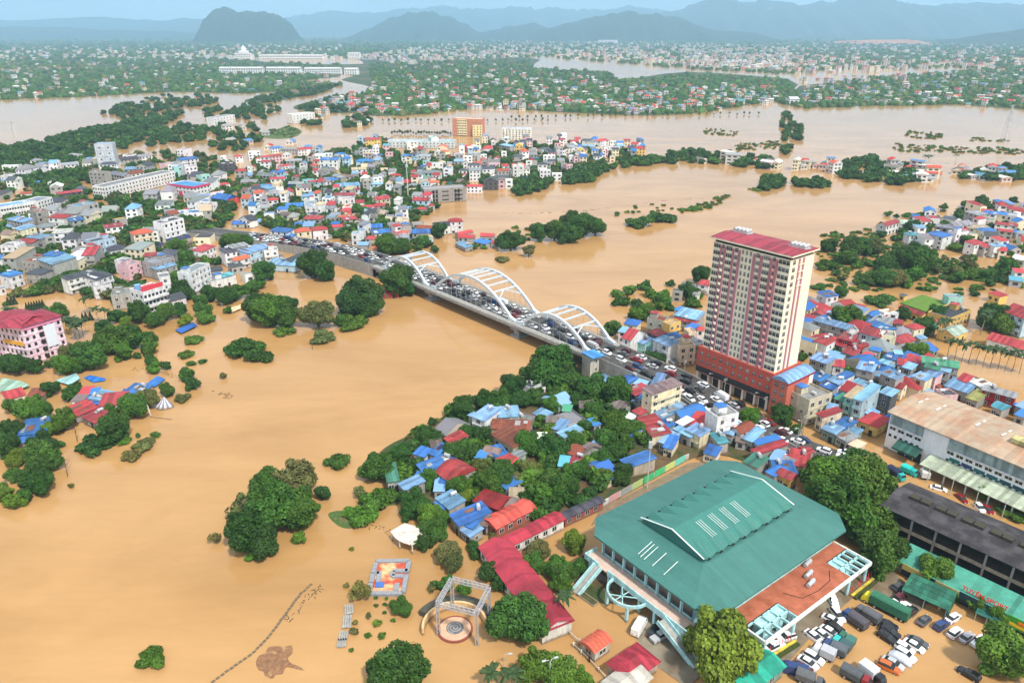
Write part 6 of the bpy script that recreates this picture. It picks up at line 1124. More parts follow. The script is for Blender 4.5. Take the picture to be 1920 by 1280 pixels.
def car_meshes(kind):
    if kind == 'sedan': body = [(-2.2,.72,.70,.35,.72),(-2.1,.82,.80,.22,.88),(-1.3,.88,.86,.18,.95),(0,.89,.87,.18,.93),(1.0,.88,.85,.18,.90),(1.8,.84,.78,.2,.78),(2.2,.68,.60,.32,.62)]; cab = [(-1.65,.70,.60,.92,.94),(-1.0,.76,.60,.92,1.38),(.1,.77,.62,.92,1.43),(.45,.77,.60,.91,1.36),(1.15,.72,.55,.88,.90)]; wh = (-1.35, 1.35); L_ = 4.4
    elif kind in ('suv', 'hatch'): 
        k = 1.0 if kind == 'suv' else .88; body = [(-2.15*k,.78,.76,.4,.95),(-2.05*k,.86,.84,.25,1.08),(-1.2*k,.90,.88,.24,1.05),(0,.91,.88,.24,1.03),(1.0*k,.9,.86,.24,1.0),(1.85*k,.86,.78,.26,.9),(2.2*k,.72,.64,.36,.7)]; cab = [(-2.02*k,.76,.64,1.06,1.15),(-1.75*k,.80,.66,1.05,1.62),(-.4,.81,.68,1.03,1.68),(.35*k,.8,.65,1.02,1.6),(1.05*k,.76,.6,.99,1.02)]; wh = (-1.35*k, 1.35*k); L_ = 4.4*k
    elif kind == 'pickup': body = [(-2.6,.84,.84,.4,1.02),(-2.55,.88,.88,.3,1.05),(-.9,.9,.88,.3,1.05),(.3,.9,.88,.3,1.04),(1.4,.9,.84,.3,1.0),(2.3,.86,.78,.32,.92),(2.6,.74,.66,.42,.75)]; cab = [(-.95,.78,.66,1.04,1.1),(-.85,.8,.68,1.04,1.66),(.35,.8,.68,1.03,1.7),(.7,.8,.65,1.02,1.62),(1.45,.76,.6,.99,1.02)]; wh = (-1.6, 1.6); L_ = 5.2
    else: body = [(-2.9,.86,.84,.4,2.05),(-2.8,.94,.90,.3,2.2),(-1,.96,.92,.28,2.25),(1.2,.96,.92,.28,2.22),(2.0,.95,.88,.28,1.9),(2.5,.92,.84,.3,1.3),(2.85,.8,.72,.36,1.0)]; cab = [(1.35,.90,.82,1.35,2.0),(1.75,.93,.80,1.3,2.08),(2.55,.86,.74,1.22,1.28)]; wh = (-1.8, 1.8); L_ = 5.8
    b = loft(body); c_ = loft(cab)
    wheel = MB(); wheel.tube([(0,-.11,0),(0,.11,0)], [.33,.33], 12)
    glass = MB(); glass.v = list(c_.v); glass.f = list(c_.f); glass.m = list(c_.m)
    top = MB()
    return body, cab, b, glass, wheel, wh
CARDEF = {}
for kd in ('sedan', 'suv', 'hatch', 'pickup', 'van'):
    body, cab, b, glass, wheel, wh = car_meshes(kd)
    rx = [s for s in cab if s[4]-s[3] > .3]; rf = MB()
    x0, x1 = rx[0][0], rx[-1][0]; z = max(s[4] for s in rx); ww = min(s[2] for s in rx)
    if kd != 'van':
        pts = [(s[0], s[2]*.95, s[4]+.015) for s in rx]
        for a, c_ in zip(pts, pts[1:]): rf.quad((a[0],-a[1],a[2]),(c_[0],-c_[1],c_[2]),(c_[0],c_[1],c_[2]),(a[0],a[1],a[2]))
        for a, c_ in zip(pts, pts[1:]):
            for s in (-1, 1): rf.quad((a[0],s*a[1],a[2]),(c_[0],s*c_[1],c_[2]),(c_[0],s*c_[1]*1.03,c_[2]-.07),(a[0],s*a[1]*1.03,a[2]-.07))
    one = MB()
    def add(src, m):
        i = len(one.v); one.v += src.v; one.f += [tuple(i+k for k in f) for f in src.f]; one.m += [m]*len(src.f)
    add(b, 0); add(glass, 1); add(rf, 0) if rf.f else None
    for x in wh:
        for s in (-1, 1):
            w = MB(); w.tube([(x, s*.78-.1, .33), (x, s*.78+.12, .33)], [.33,.33], 8); add(w, 2)
    for s in (-1, 1): w = MB(); w.box(body[-1][0]-.12, body[-1][0]+.02, s*.5-.16, s*.5+.16, .55, .7); add(w, 3); w = MB(); w.box(body[0][0]-.02, body[0][0]+.1, s*.55-.14, s*.55+.14, .68, .84); add(w, 4)
    CARDEF[kd] = dict(one=one.mesh(kd, [mCARP, mGLASS, mTYRE, mHEAD, mTAIL]), body=b.mesh('body', mCARP, False), glass=glass.mesh('windows', mGLASS), roof=rf.mesh('roof_panel', mCARP) if rf.f else None, wh=wh, nose=body[-1][0], tail=body[0][0])
_t = MB(); _t.tube([(0,-.11,0),(0,.11,0)], [.33,.33], 14); TYRE = _t.mesh('wheel', mTYRE); _t = MB(); _t.tube([(0,-.115,0),(0,.115,0)], [.2,.2], 10); RIMM = _t.mesh('rim', mRIM)
_t = MB(); _t.box(-.08,.03,-.16,.16,-.08,.08); HLM = _t.mesh('headlight', mHEAD); TLM = _t.mesh('tail_light', mTAIL)
CC = dict(w=(lin(236,236,236),'white'), k=((.012,.012,.014,1),'black'), g=((.09,.092,.1,1),'dark grey'), s=((.42,.43,.44,1),'silver'), r=((.25,.012,.018,1),'red'), m=((.10,.012,.02,1),'maroon'), b=((.02,.05,.16,1),'dark blue'), o=((.50,.12,.02,1),'orange'), t=((.03,.42,.40,1),'turquoise'), y=((.75,.65,.03,1),'yellow'), n=((.02,.12,.07,1),'green'))
KN = dict(sedan='saloon car', suv='tall car', hatch='hatchback', pickup='pickup', van='minibus', truck='covered truck', box='box truck')
def car_full(kind, col, loc, rz, base, group):
    D = CARDEF[kind]; e = empty('parked_car' if kind in ('sedan','suv','hatch') else 'pickup_truck' if kind == 'pickup' else 'minibus', loc, rz); c_ = jit(CC[col][0], .06)
    link('body', D['body'], e, c_); link('windows', D['glass'], e)
    if D['roof']: link('roof_panel', D['roof'], e, c_)
    for x in D['wh']:
        for s in (-1, 1): w = link('wheel', TYRE, e, loc=(x, s*.8, .33)); link('rim', RIMM, w, scale=(1, 1.05, 1))
    for s in (-1, 1): link('headlight', HLM, e, loc=(D['nose'], s*.48, .62)); link('tail_light', TLM, e, loc=(D['tail']+.05, s*.55, .76))
    later(e, base, 'car' if kind not in ('van', 'pickup') else 'van' if kind == 'van' else 'pickup', group); return e
def truck(col, load, L_, loc, rz, base, group, h=2.7, cargo='tarp'):
    L_ *= .84
    e = empty('truck', loc, rz); cw = 1.0; cl = 1.7; mb = loft([(L_/2-cl,cw,.96,.5,2.2),(L_/2-.6,cw,.95,.45,2.25),(L_/2-.15,cw*.98,.88,.45,1.5),(L_/2,.92,.85,.5,1.25)]); mb.build('cab', mCARP, e, CC[col][0])
    mb = MB(); mb.poly([(L_/2-.52,-.82,2.1),(L_/2-.1,-.8,1.5),(L_/2-.1,.8,1.5),(L_/2-.52,.82,2.1)][::-1]); mb.v = [(x+.04, y, z+.03) for x, y, z in mb.v]; mb.build('windscreen', mGLASS, e)
    mb = MB(); mb.box(-L_/2, L_/2-cl-.15, -.95, .95, .6, .85); mb.build('chassis', mTYRE, e)
    mb = MB(); x0, x1 = -L_/2, L_/2-cl-.2
    if cargo == 'tarp':
        n = 6; pr = [(-1.1,.9),(-1.15,h-.35),(-.8,h),(.8,h),(1.15,h-.35),(1.1,.9)]
        for (ya, za), (yb, zb) in zip(pr, pr[1:]): mb.quad((x0,ya,za),(x1,ya,za),(x1,yb,zb),(x0,yb,zb))
        mb.poly([(x0,y,z) for y, z in pr][::-1]); mb.poly([(x1,y,z) for y, z in pr]); mb.build('cargo_cover', mTARP, e, load)
    else: mb.box(x0, x1, -1.1, 1.1, .9, h); mb.build('cargo_box', mPAINT, e, load)
    for x in ((-L_/2+1.1, L_/2-1.0) if L_ < 8 else (-L_/2+1.0, -L_/2+2.1, L_/2-3.2, L_/2-1.0)):
        for s in (-1, 1): w = link('wheel', TYRE, e, loc=(x, s*.92, .45), scale=(1.35, 1.3, 1.35)); link('rim', RIMM, w, scale=(1, 1.05, 1))
    later(e, base, 'truck', group); return e
def seg(ox, oy, sc, q, z=.0):
    a, b = gp(ox+q[0]/sc, oy+q[1]/sc, z+.8), gp(ox+q[2]/sc, oy+q[3]/sc, z+.8); c_ = (a+b)/2; return Vector((c_.x, c_.y, z)), math.atan2(b.y-a.y, b.x-a.x)
LOT = {(1280,1060,5.647): '1575 320 1620 420 suv w;1595 460 1690 570 suv w;1515 530 1650 600 sedan w;1545 600 1690 680 sedan k;1325 690 1460 790 sedan w;1410 670 1555 775 sedan w;1490 645 1630 735 sedan w;1160 730 1040 765 suv w;1030 820 900 885 pickup w;1240 960 1420 1070 sedan w;1310 920 1470 1010 suv w;1190 1030 1350 1110 sedan m;740 790 800 750 hatch r;1250 1120 1090 1080 van b',
 (1580,1060,5.647): '560 240 650 195 suv g;510 410 590 365 sedan w;600 455 685 400 suv w;580 350 640 305 hatch m;690 500 755 450 suv k;830 600 900 540 sedan g;1000 655 1090 590 suv b;1120 575 1225 505 sedan w;1140 740 1245 660 suv w;1265 785 1370 710 sedan s;1400 835 1510 745 pickup w;400 580 560 645 sedan k;430 655 580 735 suv k;410 715 540 800 suv k;710 755 880 830 sedan g;670 785 850 890 sedan w;590 830 730 905 hatch w;590 890 740 980 suv w;480 990 590 1050 sedan s;390 1020 590 1110 suv o;1420 1185 1260 1090 suv k;1700 870 1760 840 sedan b'}
for (ox, oy, sc), txt in LOT.items():
    for ln in txt.split(';'):
        q = ln.split(); loc, rz = seg(ox, oy, sc, [float(v) for v in q[:4]], -.08); car_full(q[4], q[5], loc, rz, '%s %s parked in the car park by the hall' % (CC[q[5]][1], KN[q[4]]), 'cars in the flooded car park')
for q, k, c_ in (((1752,912,1768,916),'sedan','w'),((1797,928,1809,938),'sedan','r'),((1832,946,1842,956),'hatch','w'),((1846,948,1857,958),'sedan','r')): loc, rz = seg(0,0,1,q,-.35); car_full(k, c_, loc, rz, '%s %s half-sunk in the street by the white market' % (CC[c_][1], KN[k]), 'cars half-sunk by the market')
for q, k, c_ in (((1219,1190,1232,1170),'sedan','k'),((1228,1196,1250,1184),'pickup','s'),((1190,1188,1208,1158),'van','w')): loc, rz = seg(0,0,1,q,.12); car_full(k, c_, loc, rz, '%s %s on the yard under the turquoise walkway' % (CC[c_][1], KN[k]), 'cars under the walkway')
G_ = 'trucks in the flooded car park'
loc, rz = seg(1580,1060,5.647,(670,560,230,330),0); truck('y', lin(52,110,84), 12.0, loc, rz, 'long truck with yellow cab and green covered trailer', G_, 3.4)
loc, rz = seg(1580,1060,5.647,(360,590,160,470),0); truck('g', lin(92,92,96), 6.6, loc, rz, 'dark grey covered truck beside the yellow-cab truck', G_)
loc, rz = seg(1280,1060,5.647,(1900,640,1730,520),0); truck('b', lin(84,80,86), 7.0, loc, rz, 'dark grey covered truck with blue cab by the white cars', G_)
loc, rz = seg(1280,1060,5.647,(1580,975,1390,880),-.05); truck('w', lin(176,178,182), 5.6, loc, rz, 'white-cab truck with grey box by the dark red car', G_, 2.6, 'box')
loc, rz = seg(1280,1060,5.647,(1690,930,1510,840),-.05); truck('b', lin(92,98,104), 6.0, loc, rz, 'blue-cab truck with grey cover next to the turquoise truck', G_)
loc, rz = seg(1280,1060,5.647,(1740,880,1600,800),-.05); truck('t', lin(60,90,92), 5.0, loc, rz, 'bright turquoise small truck in the car park', G_, 2.2, 'box')
loc, rz = seg(1280,1060,5.647,(1775,820,1670,760),-.05); truck('n', lin(66,112,104), 4.4, loc, rz, 'small green truck behind the turquoise one', G_, 2.1, 'box')
loc, rz = seg(1580,1060,5.647,(225,1100,400,1230),-.08); truck('k', lin(228,230,232), 6.2, loc, rz, 'white box truck with black cab at the bottom edge', G_, 2.8, 'box')
loc, rz = seg(1580,1060,5.647,(30,1130,250,1250),-.05); truck('r', lin(84,88,92), 7.0, loc, rz, 'grey covered truck with red cab at the bottom edge', G_)
loc, rz = seg(1280,1060,5.647,(1260,1185,1440,1260),-.05); truck('g', lin(96,98,100), 6.5, loc, rz, 'grey truck at the bottom edge by the green roof', G_)
# car under a silver cover
loc, rz = seg(1580,1060,5.647,(530,930,700,1015),-.05); e = empty('covered_car', loc, rz); mb = loft([(-2.2,.8,.7,.1,.7),(-1.9,.9,.8,.05,1.1),(-1.0,.95,.75,.05,1.55),(.6,.95,.75,.05,1.6),(1.3,.95,.8,.05,1.2),(2.1,.88,.75,.08,.95),(2.25,.75,.6,.1,.6)]); mb.build('cover', mTARP, e, lin(200,204,216), smooth=True); tag(e, 'car wrapped in a silver-white cover in the flooded car park', 'car')
for q, c_, ld, L_, z, lb in (((1640,872,1662,886),'k',lin(50,54,60),7,0,'dark covered truck at the end of the jam by the green trees'),((1668,882,1692,898),'t',lin(40,48,74),7,0,'navy covered truck with turquoise cab by the dark shed'),((1694,880,1716,890),'t',lin(40,190,180),5.5,-.3,'turquoise truck half-sunk by the white market'),((1736,898,1730,882),'w',lin(206,204,200),5,-.2,'white box truck under the market canopy')):
    loc, rz = seg(0,0,1,q,z); truck(c_, ld, L_, loc, rz, lb, 'trucks near the market', 2.6, 'box' if 'box' in lb else 'tarp')
# the jam: four lanes on the bridge and its approaches
JAM = [0]; rj = random.Random(3)
def jam_car(d, t, lane, lname, flip):
    p, u, n = road_at(d); kind = rj.choices(['sedan','suv','hatch','pickup','van'], [38, 32, 20, 6, 3])[0]; col = rj.choices(list('wkgsrmbo'), [40, 17, 8, 9, 9, 13, 4, .5])[0]
    if kind == 'van' and col in 'rmko': col = 'w'
    ang = math.atan2(u.y, u.x)+(math.pi if flip else 0)+rj.uniform(-.03, .03); q = p+n*(t+rj.uniform(-.25, .25))
    o = link('car' if kind != 'van' else 'minibus', CARDEF[kind]['one'], None, jit(CC[col][0], .06), loc=(q.x, q.y, q.z+.01), rot=(0, -math.asin(max(-1, min(1, u.z)))*(-1 if flip else 1), ang))
    where = 'left of the bridge' if d < DB0-2 else 'on the bridge' if d < DB1+2 else 'right of the bridge'
    later(o, '%s %s in the %s lane %s' % (CC[col][1], KN[kind], lname, where), 'car' if kind != 'van' else 'van', 'jammed cars '+where); JAM[0] += 1
d = {k: 78+rj.uniform(0, 4) for k in range(4)}
for k, (t, nm, fl) in enumerate(((-4.7, 'nearest', False), (-1.8, 'second', False), (2.0, 'third', True), (4.9, 'farthest', True))):
    x = d[k]
    while x < RLEN-14:
        gap = rj.uniform(5.8, 8.6)
        if x > DB1+10 and t < 0: gap = rj.uniform(5.3, 6.8)
        tt = t*(1.0 if x < DB1 else 1.12)
        if rj.random() > (.10 if x < DB1 else .06): jam_car(x, tt, k, nm, fl)
        x += gap
for t, nm, fl in ((-7.9, 'near roadside', False), (7.9, 'far roadside', True)):
    x = DB1+54
    while x < RLEN-16:
        if rj.random() > .2: jam_car(x, t, 4, nm, fl)
        x += rj.uniform(5.4, 8)

# utility poles along the road beyond the bridge
for k, d_ in enumerate(range(int(DB1)+12, int(RLEN)-14, 17)):
    p, u, n_ = road_at(d_); q = p+n_*(8.6 if d_ < DB1+50 else 10.4); e = empty('utility_pole', (q.x, q.y, 0), math.atan2(u.y, u.x)); mb = MB(); mb.tube([(0,0,-.4),(0,0,8.5)], [.16,.1], 6); mb.build('pole', mCONC, e)
    for z in (7.6, 8.2): mb = MB(); mb.bar((0,-.9,z), (0,.9,z), .12); mb.build('cross_arm', mSTEEL, e)
    if d_+17 < RLEN-14:
        p2, u2, n2 = road_at(d_+17); q2 = p2+n2*(8.6 if d_+17 < DB1+50 else 10.4); c_, s_ = math.cos(-math.atan2(u.y, u.x)), math.sin(-math.atan2(u.y, u.x)); dx, dy = q2.x-q.x, q2.y-q.y; X, Y = dx*c_-dy*s_, dx*s_+dy*c_
        for t in (-.8, 0, .8): mb = MB(); mb.tube([(X*f, t+Y*f, 8.25-1.0*4*f*(1-f)*.5) for f in (0,.25,.5,.75,1)], [.03]*5, 4, cap=False); mb.build('cable', mTYRE, e)
    later(e, 'concrete utility pole on the far side of the road', 'pole', 'utility poles along the road')
# ---------------------------------------------------------------- far town, woods and tree belts (too many and too small to count)
def in_poly(x, y, P):
    c_ = False; n = len(P)
    for i in range(n):
        (x1, y1), (x2, y2) = P[i], P[(i+1)%n]
        if (y1 > y) != (y2 > y) and x < (x2-x1)*(y-y1)/(y2-y1)+x1: c_ = not c_
    return c_
def sample(P, n, rr, pw=1.0):
    xs = [p[0] for p in P]; ys = [p[1] for p in P]; out = []; tries = 0
    while len(out) < n and tries < n*30:
        tries += 1; x, y = rr.uniform(min(xs), max(xs)), rr.uniform(min(ys), max(ys))
        if in_poly(x, y, P): out.append((x, y))
    return out
def merge(name, protos, items, mat):
    """items: (proto index, x, y, z, sx, sy, sz, rot, tint)"""
    Vs, Fs, Ts, Cs = [], [], [], []; n0 = 0
    for k, x, y, z, sx, sy, sz, a, tint in items:
        V, F, T = protos[k]; ca, sa = math.cos(a), math.sin(a); W = V*np.array([sx, sy, sz]); W = np.column_stack([W[:,0]*ca-W[:,1]*sa+x, W[:,0]*sa+W[:,1]*ca+y, W[:,2]+z])
        Vs.append(W); Fs.append(F+n0); Ts.append(T); Cs.append(np.tile(np.array(tint), (len(W), 1))); n0 += len(W)
    me = mesh_np(name, np.concatenate(Vs), np.concatenate(Fs), np.concatenate(Ts), [mat], np.concatenate(Cs)); return link(name, me)
rf_ = random.Random(11); rn_ = np.random.default_rng(5)
BELTP = [crown_arrays(200+k, 8, 260, .20) for k in range(4)]
def blob_proto(seed):
    r = np.random.default_rng(seed); V = []; F = []; T = []; n0 = 0
    for k in range(3):
        v = IV*(1+r.uniform(-.28, .28, (len(IV), 1)))*r.uniform(.45, .75)+r.uniform(-.45, .45, 3)*np.array([1, 1, .4]); V.append(v); F.append(np.column_stack([IF, IF[:, 2]])+n0); T.append(r.uniform(.6, 1.35, len(v))); n0 += len(v)
    return np.concatenate(V), np.concatenate(F), np.concatenate(T)
BLOBP = [blob_proto(k) for k in range(5)]
def lump(seed):
    r = np.random.default_rng(seed); v = IV*(1+r.uniform(-.3, .3, (len(IV), 1))); return v, np.column_stack([IF, IF[:, 2]]), r.uniform(.6, 1.35, len(v))
_iv = np.array([(0,0,1.)]+[(math.cos(a)*.9, math.sin(a)*.9, .45) for a in np.arange(6)*math.pi/3]+[(math.cos(a)*1.0, math.sin(a)*1.0, -.35) for a in np.arange(6)*math.pi/3+.5]); _if = []
for k in range(6): j = (k+1)%6; _if += [(0,1+k,1+j,1+j),(1+k,7+k,1+j,1+j),(1+j,7+k,7+j,7+j)]
def lump6(seed):
    r = np.random.default_rng(seed); return _iv*(1+r.uniform(-.25, .25, (len(_iv), 1))), np.array(_if), r.uniform(.6, 1.35, len(_iv))
L6 = [lump6(k) for k in range(6)]
def wood(name, polys, protos, rm, label, cols, sq=.85, zf=.55, avoid=False):
    items = []
    for P, n in polys:
        for x, y in sample(P, n, rf_):
            p = gp(x, y, 0)
            if avoid and any((p.x-a)**2+(p.y-b)**2 < (c_*.8)**2 for a, b, c_ in FOOT): continue
            r = rf_.uniform(*rm)*(1+max(0, (p.y-1500))/3500); c_ = GREENS[rf_.choice(cols)][0]; k = rf_.uniform(.7, 1.2)
            items.append((rf_.randrange(len(protos)), p.x, p.y, r*zf, r*rf_.uniform(.85, 1.25), r*rf_.uniform(.85, 1.25), r*sq*rf_.uniform(.8, 1.3), rf_.uniform(0, 6.3), (c_[0]*k, c_[1]*k, c_[2]*k)))
    return stuff(merge(name, protos, items, mLEAFS), label, 'trees')
TOWN = lambda *q: list(q)
# tree belts in the middle distance
wood('tree_belt', [
 ([(70,275),(120,255),(200,238),(290,215),(345,212),(320,232),(250,250),(160,272),(90,285)], 260), ([(190,215),(240,195),(300,180),(400,180),(410,195),(330,205),(230,222)], 130), ([(385,208),(440,196),(500,198),(530,205),(500,225),(440,225),(390,225)], 70),
 ([(560,205),(600,186),(660,178),(740,172),(720,205),(640,212),(580,212)], 170), ([(460,190),(540,172),(640,158),(610,174),(510,195)], 90), ([(0,282),(60,270),(120,285),(200,262),(260,258),(250,275),(150,310),(60,318),(0,320)], 170), ([(20,345),(90,325),(160,330),(150,350),(60,352)], 60), ([(240,250),(330,235),(400,240),(390,262),(280,275),(240,268)], 90), ([(380,240),(470,235),(500,255),(460,285),(400,285)], 60), ([(560,225),(600,222),(600,235),(565,236)], 16), ([(640,225),(690,215),(695,235),(650,240)], 30)],
 BELTP, (3.6, 6.2), 'dense belts of trees and bamboo on the left river islands', 'ddmmd')
wood('tree_belt', [
 ([(1290,285),(1370,290),(1450,300),(1445,318),(1370,312),(1290,306),(1200,312),(1150,318),(1160,302),(1230,296)], 130), ([(1560,310),(1640,292),(1660,320),(1650,345),(1600,338),(1560,330)], 80), ([(1660,318),(1720,312),(1722,345),(1665,348)], 40), ([(1800,335),(1860,318),(1930,315),(1930,338),(1860,340)], 60), ([(1465,215),(1482,214),(1484,290),(1468,292)], 34), ([(1486,230),(1505,232),(1500,268),(1488,268)], 14), ([(1050,330),(1120,312),(1150,318),(1110,340),(1060,348)], 70), ([(1424,338),(1460,332),(1472,352),(1428,358)], 26), ([(1485,345),(1530,338),(1556,350),(1500,356)], 26), ([(965,350),(1015,330),(1040,345),(990,366),(962,368)], 40)],
 BELTP, (3.2, 5.4), 'tree belts along the right river bank and flooded causeway', 'dddmm')
wood('flooded_scrub', [
 ([(1320,240),(1390,246),(1375,256),(1322,252)], 46), ([(1375,270),(1460,264),(1468,278),(1385,284)], 70), ([(1695,244),(1765,250),(1768,262),(1700,258)], 50), ([(1815,258),(1860,260),(1858,266),(1818,266)], 16), ([(1670,268),(1735,272),(1800,276),(1930,278),(1930,290),(1800,288),(1680,284)], 150), ([(1870,262),(1900,262),(1898,268),(1872,268)], 8), ([(1270,395),(1360,366),(1370,372),(1330,392),(1280,400)], 40), ([(1140,390),(1260,380),(1300,390),(1250,420),(1150,420)], 22), ([(486,250),(540,236),(566,246),(548,258)], 80), ([(640,475),(700,468),(720,480),(690,486)], 10), ([(1540,440),(1640,430),(1720,470),(1800,490),(1900,520),(1860,560),(1700,545),(1560,550),(1530,490)], 260), ([(1700,455),(1800,490),(1900,505),(1920,540),(1800,520),(1700,480)], 90), ([(940,430),(1000,420),(1010,470),(950,465)], 12), ([(850,160),(1000,155),(1000,178),(860,172)], 1), ([(1400,355),(1480,345),(1430,360)], 14)],
 BELTP, (1.2, 2.6), 'patches of green scrub standing out of the flood', 'mmbob', sq=.5, zf=.25)
# rows of sunken roadside trees across the flooded fields
rows = []
for k in range(26): rows.append((716+k*12.5+rf_.uniform(-2, 2), 228+rf_.uniform(-1, 1)))
for k in range(34): rows.append((960+k*14+rf_.uniform(-3, 3), 222-k*.2+rf_.uniform(-1.5, 1.5)))
for k in range(24): rows.append((735+k*5, 252+rf_.uniform(-2, 2)))
items = []
for x, y in rows: p = gp(x, y, 0); c_ = GREENS['o'][0]; r = rf_.uniform(1.5, 2.6); items.append((rf_.randrange(4), p.x, p.y, r*1.3, r*.8, r*.8, r*1.2, rf_.uniform(0, 6), (c_[0]*.8, c_[1]*.8, c_[2]*.8)))
stuff(merge('sunken_tree_row', BELTP, items, mLEAFS), 'rows of small sunken roadside trees across the flooded fields', 'trees')
# far woods between the far houses
F_A = [(-60,140),(60,132),(200,128),(420,128),(640,142),(560,152),(640,160),(470,175),(330,172),(150,182),(40,186),(-60,192)]
F_B = [(690,215),(660,190),(700,160),(690,120),(990,112),(1000,128),(1140,136),(1160,152),(1290,138),(1480,150),(1490,175),(1600,150),(1990,120),(1990,210),(1800,196),(1500,204),(1450,190),(1300,214),(1150,214),(900,203),(760,218)]
F_C = [(-60,76),(400,75),(700,74),(1100,73),(1300,74),(1990,76),(1990,128),(1600,130),(1480,140),(1290,130),(1150,118),(1000,108),(700,112),(520,108),(300,104),(-60,110)]
wood('far_woods', [(F_A, 2200), (F_B, 6000), (F_C, 5200), ([(-60,104),(300,104),(520,118),(640,122),(640,130),(420,128),(200,126),(-60,132)], 800)], L6, (3.2, 6.6), 'woods and orchards spread across the far valley', 'ddddmo', sq=.8, zf=.35)
# far houses
def house_proto(kind):
    V = []; F = []; T = []
    def quad(p, t): i = len(V); V.extend(p); T.extend([t]*len(p)); F.append((i, i+1, i+2, i+3 if len(p) == 4 else i+2))
    return V, F, T, quad
ROOFW = [lin(170,60,58), lin(190,84,66), lin(86,130,178), lin(150,150,152), lin(120,112,108), lin(200,200,198), lin(96,140,150), lin(186,66,60), lin(210,205,196)]
WALLW = [lin(226,224,220), lin(222,214,196), lin(206,200,190), lin(214,190,180), lin(190,188,184), lin(228,220,190)]
def far_houses(name, spots, label, big=1.0):
    V = []; F = []; C = []
    def q(p, c_): i = len(V); V.extend(p); C.extend([c_[:3]]*len(p)); F.append((i, i+1, i+2, i+3 if len(p) == 4 else i+2))
    for x, y in spots:
        p = gp(x, y, 0); w, d, h = rf_.uniform(5, 9)*big, rf_.uniform(7, 13)*big, rf_.choice([3.5, 3.5, 6.5, 6.5, 9.5])*big; a = rf_.choice([.1, -.5, .65, 1.2])+rf_.uniform(-.15, .15); ca, sa = math.cos(a), math.sin(a); rc, wc = rf_.choice(ROOFW), rf_.choice(WALLW); rs = rf_.uniform(.8, 2.2)
        T_ = lambda X, Y, Z: (p.x+X*ca-Y*sa, p.y+X*sa+Y*ca, Z); c4 = [(-w/2,-d/2),(w/2,-d/2),(w/2,d/2),(-w/2,d/2)]
        for k in range(4): (x0, y0), (x1, y1) = c4[k], c4[(k+1)%4]; q([T_(x0,y0,-.2),T_(x1,y1,-.2),T_(x1,y1,h),T_(x0,y0,h)], wc)
        for k in (0, 1, 3):
            (x0, y0), (x1, y1) = c4[k], c4[(k+1)%4]; ex, ey = (x1-x0), (y1-y0); L_ = math.hypot(ex, ey); nx, ny = ey/L_*.08, -ex/L_*.08
            for f in range(int(h/3)):
                for m in range(2): t0, t1 = .15+.42*m, .40+.42*m; z = 3*f+1.1; q([T_(x0+ex*t0+nx,y0+ey*t0+ny,z),T_(x0+ex*t1+nx,y0+ey*t1+ny,z),T_(x0+ex*t1+nx,y0+ey*t1+ny,z+1.3),T_(x0+ex*t0+nx,y0+ey*t0+ny,z+1.3)], (.05,.05,.055))
        o = .5; X, Y = w/2+o, d/2+o; q([T_(-X,-Y,h),T_(0,-Y,h+rs),T_(0,Y,h+rs),T_(-X,Y,h)][::-1], rc); q([T_(X,-Y,h),T_(X,Y,h),T_(0,Y,h+rs),T_(0,-Y,h+rs)], rc); q([T_(-X,-Y,h),T_(X,-Y,h),T_(0,-Y,h+rs)], wc); q([T_(X,Y,h),T_(-X,Y,h),T_(0,Y,h+rs)], wc)
    me = mesh_np(name, np.array(V), np.array(F), np.ones(len(V)), [mFAR], np.array(C)); return stuff(link(name, me), label, 'houses')
mFAR = M('far_plaster', attr='tint', rough=.85, noise=.1, nscale=.3)
far_houses('far_town', sample([(560,215),(690,165),(760,120),(900,118),(1000,132),(1150,150),(1140,195),(900,203),(760,212)], 300, rf_)+sample([(1150,165),(1300,160),(1470,165),(1450,195),(1300,212),(1150,212)], 150, rf_)+sample([(1500,150),(1930,130),(1930,200),(1500,196)], 230, rf_)+sample([(700,205),(1130,195),(1280,205),(1300,214),(1150,216),(900,206),(720,216)], 90, rf_), 'houses of the far town crowding the flooded plain')
far_houses('far_town', sample([(640,108),(900,78),(1250,77),(1480,90),(1480,135),(1290,128),(1150,116),(1000,106),(760,122)], 1250, rf_)+sample([(1280,84),(1930,84),(1930,125),(1500,140),(1290,125)], 480, rf_)+sample([(0,90),(400,86),(640,84),(640,112),(0,112)], 300, rf_), 'hazy far suburbs below the hills', 1.7)
far_houses('far_town', sample(F_A, 150, rf_)+sample([(-20,106),(300,106),(430,114),(420,126),(200,124),(-20,130)], 70, rf_)+sample([(380,245),(480,240),(520,262),(640,268),(560,290),(420,285)], 10, rf_)+sample([(1300,300),(1460,305),(1460,318),(1300,308)], 10, rf_)+sample([(1660,315),(1800,318),(1900,330),(1880,342),(1680,340)], 34, rf_)+sample([(1480,312),(1560,310),(1600,330),(1500,325)], 10, rf_)+sample([(560,205),(690,200),(690,240),(580,240)], 8, rf_), 'village houses among the trees of the far left bank')
